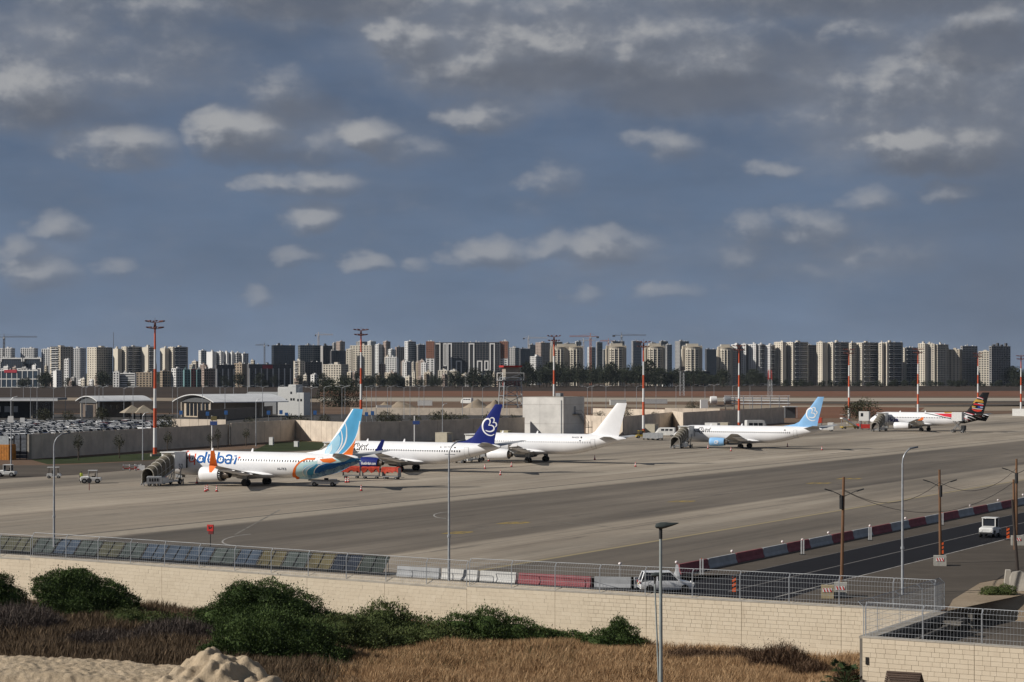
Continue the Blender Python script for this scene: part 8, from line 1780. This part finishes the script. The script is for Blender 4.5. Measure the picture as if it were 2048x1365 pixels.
# ---- dry grass
m_grass = leaf_material('dry_grass', (.24,.14,.068), (.42,.265,.138), (.56,.40,.235), .35); m_grass2 = leaf_material('brown_weeds', (.06,.042,.026), (.125,.086,.052), (.22,.155,.095), .3)
def grass(n, m, x0, x1, hmin, hmax, seed, dens, wd=.028):
    rnd = random.Random(seed); q = MB(); V, Fc = q.v, q.f; c = 0
    while c < n:
        px = rnd.uniform(x0, x1); Y = rnd.uniform(138, 194); x = (px-1024)*Y/F
        if (Vector((x, Y, 0)) - WA).dot(WN) < .7: c += .02; continue
        k = dens(px, Y) * (.55 + .45*math.sin(x*.9+1.3*math.sin(Y*.7))*math.sin(Y*.8+x*.35))
        if rnd.random() > k: c += .02; continue
        z = low_z(x, Y); h = rnd.uniform(hmin, hmax)*(.65+.5*(.5+.5*math.sin(x*.55+Y*.3)*math.sin(x*.23-Y*.41))); a = rnd.uniform(0, 6.28); lx, ly = rnd.gauss(.10, .24)*h, rnd.gauss(0, .24)*h; w = rnd.uniform(.5, 1.2)*wd; ca, sa = math.cos(a)*w, math.sin(a)*w; o = len(V)
        V += [(x-ca, Y-sa, z-.05), (x+ca, Y+sa, z-.05), (x+lx*.4+ca*.8, Y+ly*.4+sa*.8, z+h*.6), (x+lx, Y+ly, z+h), (x+lx*.4-ca*.8, Y+ly*.4-sa*.8, z+h*.6)]; Fc.append((o, o+1, o+2, o+3, o+4)); c += 1; q.m.append(0)
    return q
def dn(px, Y): return 1.0 if px > 690 + (Y-150)*2 else .12
tag(grass(250000, m_grass, 560, 1760, .4, 1.0, 1, dn, .0145).obj('dry_grass', m_grass, fix=False), kind='stuff')
tag(grass(120000, m_grass2, -60, 720, .4, 1.3, 2, lambda px, Y: 1.0 if px < 640 else .4, .02).obj('brown_weeds', m_grass2, fix=False), kind='stuff')
tag(grass(16000, leaf_material('green_weeds', (.030,.036,.012), (.055,.062,.022), (.10,.10,.042), .4), 480, 1150, .35, .9, 3, lambda px, Y: 1.0 if 150 < Y < 172 and px < 1150 else .1).obj('green_weeds', MATS.get('green_weeds') or bpy.data.materials['green_weeds'], fix=False), kind='stuff')
# ---- palm by the near wall
rnd = random.Random(9); r = thing('palm', 'young dark green fan palm beside the corner of the near limestone wall', 'palm', at(1690, 138.2, -4.4)); q = MB(); q.tube([(0,0,0),(0,0,1.0)], [.3,.22], 8); q.obj('trunk', m_bark, r)
for k in range(26):
    a = 2*PI*k/26 + rnd.uniform(-.2, .2); el = rnd.uniform(.05, 1.35); L = rnd.uniform(.9, 1.6); d = Vector((math.cos(a)*math.cos(el), math.sin(a)*math.cos(el), math.sin(el))); c = Vector((0,0,1.0)) + d*L; q = MB(); q.tube([(0,0,1.0), tuple(Vector((0,0,1.0))+d*L*.55+Vector((0,0,.05))), tuple(c)], .022, 4, False)
    s = d.cross(Vector((0,0,1))).normalized(); u = s.cross(d)
    for j in range(13):
        t = (j-6)/6*1.25; e = (d*math.cos(t) + s*math.sin(t)).normalized(); l = rnd.uniform(.55, .85)*(1-.25*abs(t)/1.25); w = e.cross(u).normalized()*.04; p = c + e*l - Vector((0,0,.22*l))
        q.add([c, c+e*l*.5+w, p, c+e*l*.5-w], [(0,1,2,3)])
    q.obj('frond', m_palm, r, fix=False)
# ---- sand heaps in the left foreground
def sand_material():
    m = bpy.data.materials.new('heaped_sand'); m.use_nodes = True; g = G(m.node_tree); bs = m.node_tree.nodes['Principled BSDF']; pos = g.n('ShaderNodeTexCoord').outputs['Object']
    a = g.noise(pos, .7, 6, .65); b = g.noise(pos, 5.0, 5, .7); k = g.math('ADD', g.math('MULTIPLY', a, .6), g.math('MULTIPLY', b, .4))
    g.put(bs.inputs['Base Color'], g.ramp(k, [(.3, (.31,.235,.155)), (.5, (.45,.355,.24)), (.72, (.57,.46,.33))])); bs.inputs['Roughness'].default_value = .95
    bp = g.n('ShaderNodeBump'); bp.inputs['Strength'].default_value = .9; bp.inputs['Distance'].default_value = .12; g.put(bp.inputs['Height'], g.noise(pos, 7, 6, .75)); g.put(bs.inputs['Normal'], bp.outputs[0]); return m
m_sand = sand_material()
from mathutils import noise as mnoise
def sand(label, cx, cy, hx, hy, fn, seed, res=190, z0=-5.0, am=.22):
    q = MB(); vs = []
    for j in range(res+1):
        for i in range(res+1):
            x, y = (i/res-.5)*2, (j/res-.5)*2; p = Vector((cx+x*hx, cy+y*hy, seed)); z = fn(x, y, p)
            z += am*mnoise.fractal(p*.55, 1.0, 2.0, 4) + .10*mnoise.fractal(p*2.2, .8, 2.0, 5); vs.append((x*hx, y*hy, z))
    q.add(vs, [(j*(res+1)+i, j*(res+1)+i+1, (j+1)*(res+1)+i+1, (j+1)*(res+1)+i) for j in range(res) for i in range(res)]); o = q.obj('sand_heap', m_sand, smooth=False, fix=False); o.location = (cx, cy, z0); me = o.data; me.polygons.foreach_set('use_smooth', [True]*len(me.polygons)); return tag(o, label, 'sand heap')
c1 = at(425, 118); zt = zpx(1294, 118) + 5.0
def dome(x, y, ax, ay, rx, ry, e=1.5): return max(0, 1 - ((x-ax)/rx)**2 - ((y-ay)/ry)**2)**e
sand('tall pale sand heap in the foreground before the largest bush', c1.x + .25, 118, 8.6, 9.5, lambda x, y, p: zt*max(.93*dome(x, y, 0, 0, .86, .9, 1.25), .74*dome(x, y, .40, -.25, .6, .62, 1.0), .76*dome(x, y, -.30, -.25, .62, .66, 1.1), .52*dome(x, y, .66, .0, .36, .5, 1.0), 1.0*dome(x, y, -.02, .05, .42, .5, .7)*.94) + (.22*math.sin(p.x*2.2+p.y*1.2+math.sin(p.y*3)) + .12*math.sin(p.x*5.1-p.y*2.3))*dome(x, y, 0, 0, .95, .95), 3.3)
c2 = at(95, 122); z2t = zpx(1322, 122) + 5.0
sand('long flat pale sand bank in the lower left corner', c2.x, 122, 11, 9, lambda x, y, p: z2t*min(1, 2.2*max(0, 1-abs(x*.95)**3)) * min(1, 1.6*max(0, 1-abs(y)))**.8*.97 - .75*max(0, x+.2)**1.3, 8.1, am=.10)
# ---- labels that tell repeats apart by the landmarks they stand between
LM = [(-400,'left edge'),(112,'stepped brown tower'),(208,'wide-sided cream tower'),(310,'first mast'),(455,'white slab block'),(567,'dark glass tower'),(722,'second mast'),(783,'patched house'),(860,'framed block'),(1012,'framed block\'s right end'),(1108,'third mast'),(1180,'orange crane'),(1233,'red-crane tower'),(1287,'fourth mast'),(1385,'podium building'),(1478,'fifth mast'),(1560,'first cream tower'),(1645,'second cream tower'),(1698,'sixth mast'),(1770,'fourth cream tower'),(1836,'seventh mast'),(1900,'shaded tower'),(1956,'eighth mast'),(2010,'unfinished block'),(2600,'right edge')]
def relabel(grp, base):
    b = {}
    for o in scene.objects:
        if o.parent is None and o.get('group') == grp:
            px = proj(o.location)[0]; k = max(i for i, l in enumerate(LM) if l[0] <= px); b.setdefault(k, []).append((px, o.name, o))
    for k, l in b.items():
        for i, (_, _, o) in enumerate(sorted(l)): o['label'] = f'{base}, {ORD[min(i, 88)]} from left between {LM[k][1]} and {LM[k+1][1]}'
relabel(G1, 'dark tree'); relabel(G2, 'town tree'); relabel(G3, 'low bushy tree'); relabel('trees before the white and dark apartment block', 'dark rounded tree'); relabel('trees at the right end of the skyline', 'dark skyline tree')
relabel('thin lamp posts in the car park', 'thin lamp post')
for g_ in {o['group'] for o in scene.objects if o.get('group', '').startswith('small ') and 'low houses' in o.get('group', '')}: relabel(g_, 'small ' + g_.split()[1] + ' low house')

CM_ = [(-400,'left edge'),(140,'canopy end'),(215,'brown hall'),(310,'first mast'),(424,'white post'),(600,'white house'),(722,'second mast'),(830,'second white post'),(1060,'block building')]
cl = {}
for o in scene.objects:
    if o.parent is None and o.get('group') == 'cars in the crowded car park':
        px = proj(o.location)[0]; k = max(i for i, l in enumerate(CM_) if l[0] <= px); b = min(2, max(0, int((o.location.y - 500) / 85))); kind = o['label'].split(' car')[0].replace('saloon', 'saloon car'); cl.setdefault((k, b, kind), []).append((px, o.name, o))
for (k, b, kind), l in cl.items():
    for i, (_, _, o) in enumerate(sorted(l)): o['label'] = f"{kind}, {ORD[min(i, 88)]} from left, {('front','middle','back')[b]} car park between {CM_[k][1]} and {CM_[k+1][1]}"
# ---------------------------------------------------------------- thin haze
HAZE = 1.5e-5
def build_haze():
    m = bpy.data.materials.new('haze'); m.use_nodes = True; nt = m.node_tree; nt.nodes.clear(); o = nt.nodes.new('ShaderNodeOutputMaterial'); v = nt.nodes.new('ShaderNodeVolumePrincipled')
    v.inputs['Color'].default_value = (.72, .84, 1.0, 1); v.inputs['Density'].default_value = HAZE; v.inputs['Anisotropy'].default_value = 0.0; nt.links.new(v.outputs[0], o.inputs['Volume'])
    q = MB(); q.b2(-9500, 9500, -60, 9500, -8, 130); b = q.obj('haze', m); tag(b, kind='stuff')
build_haze()
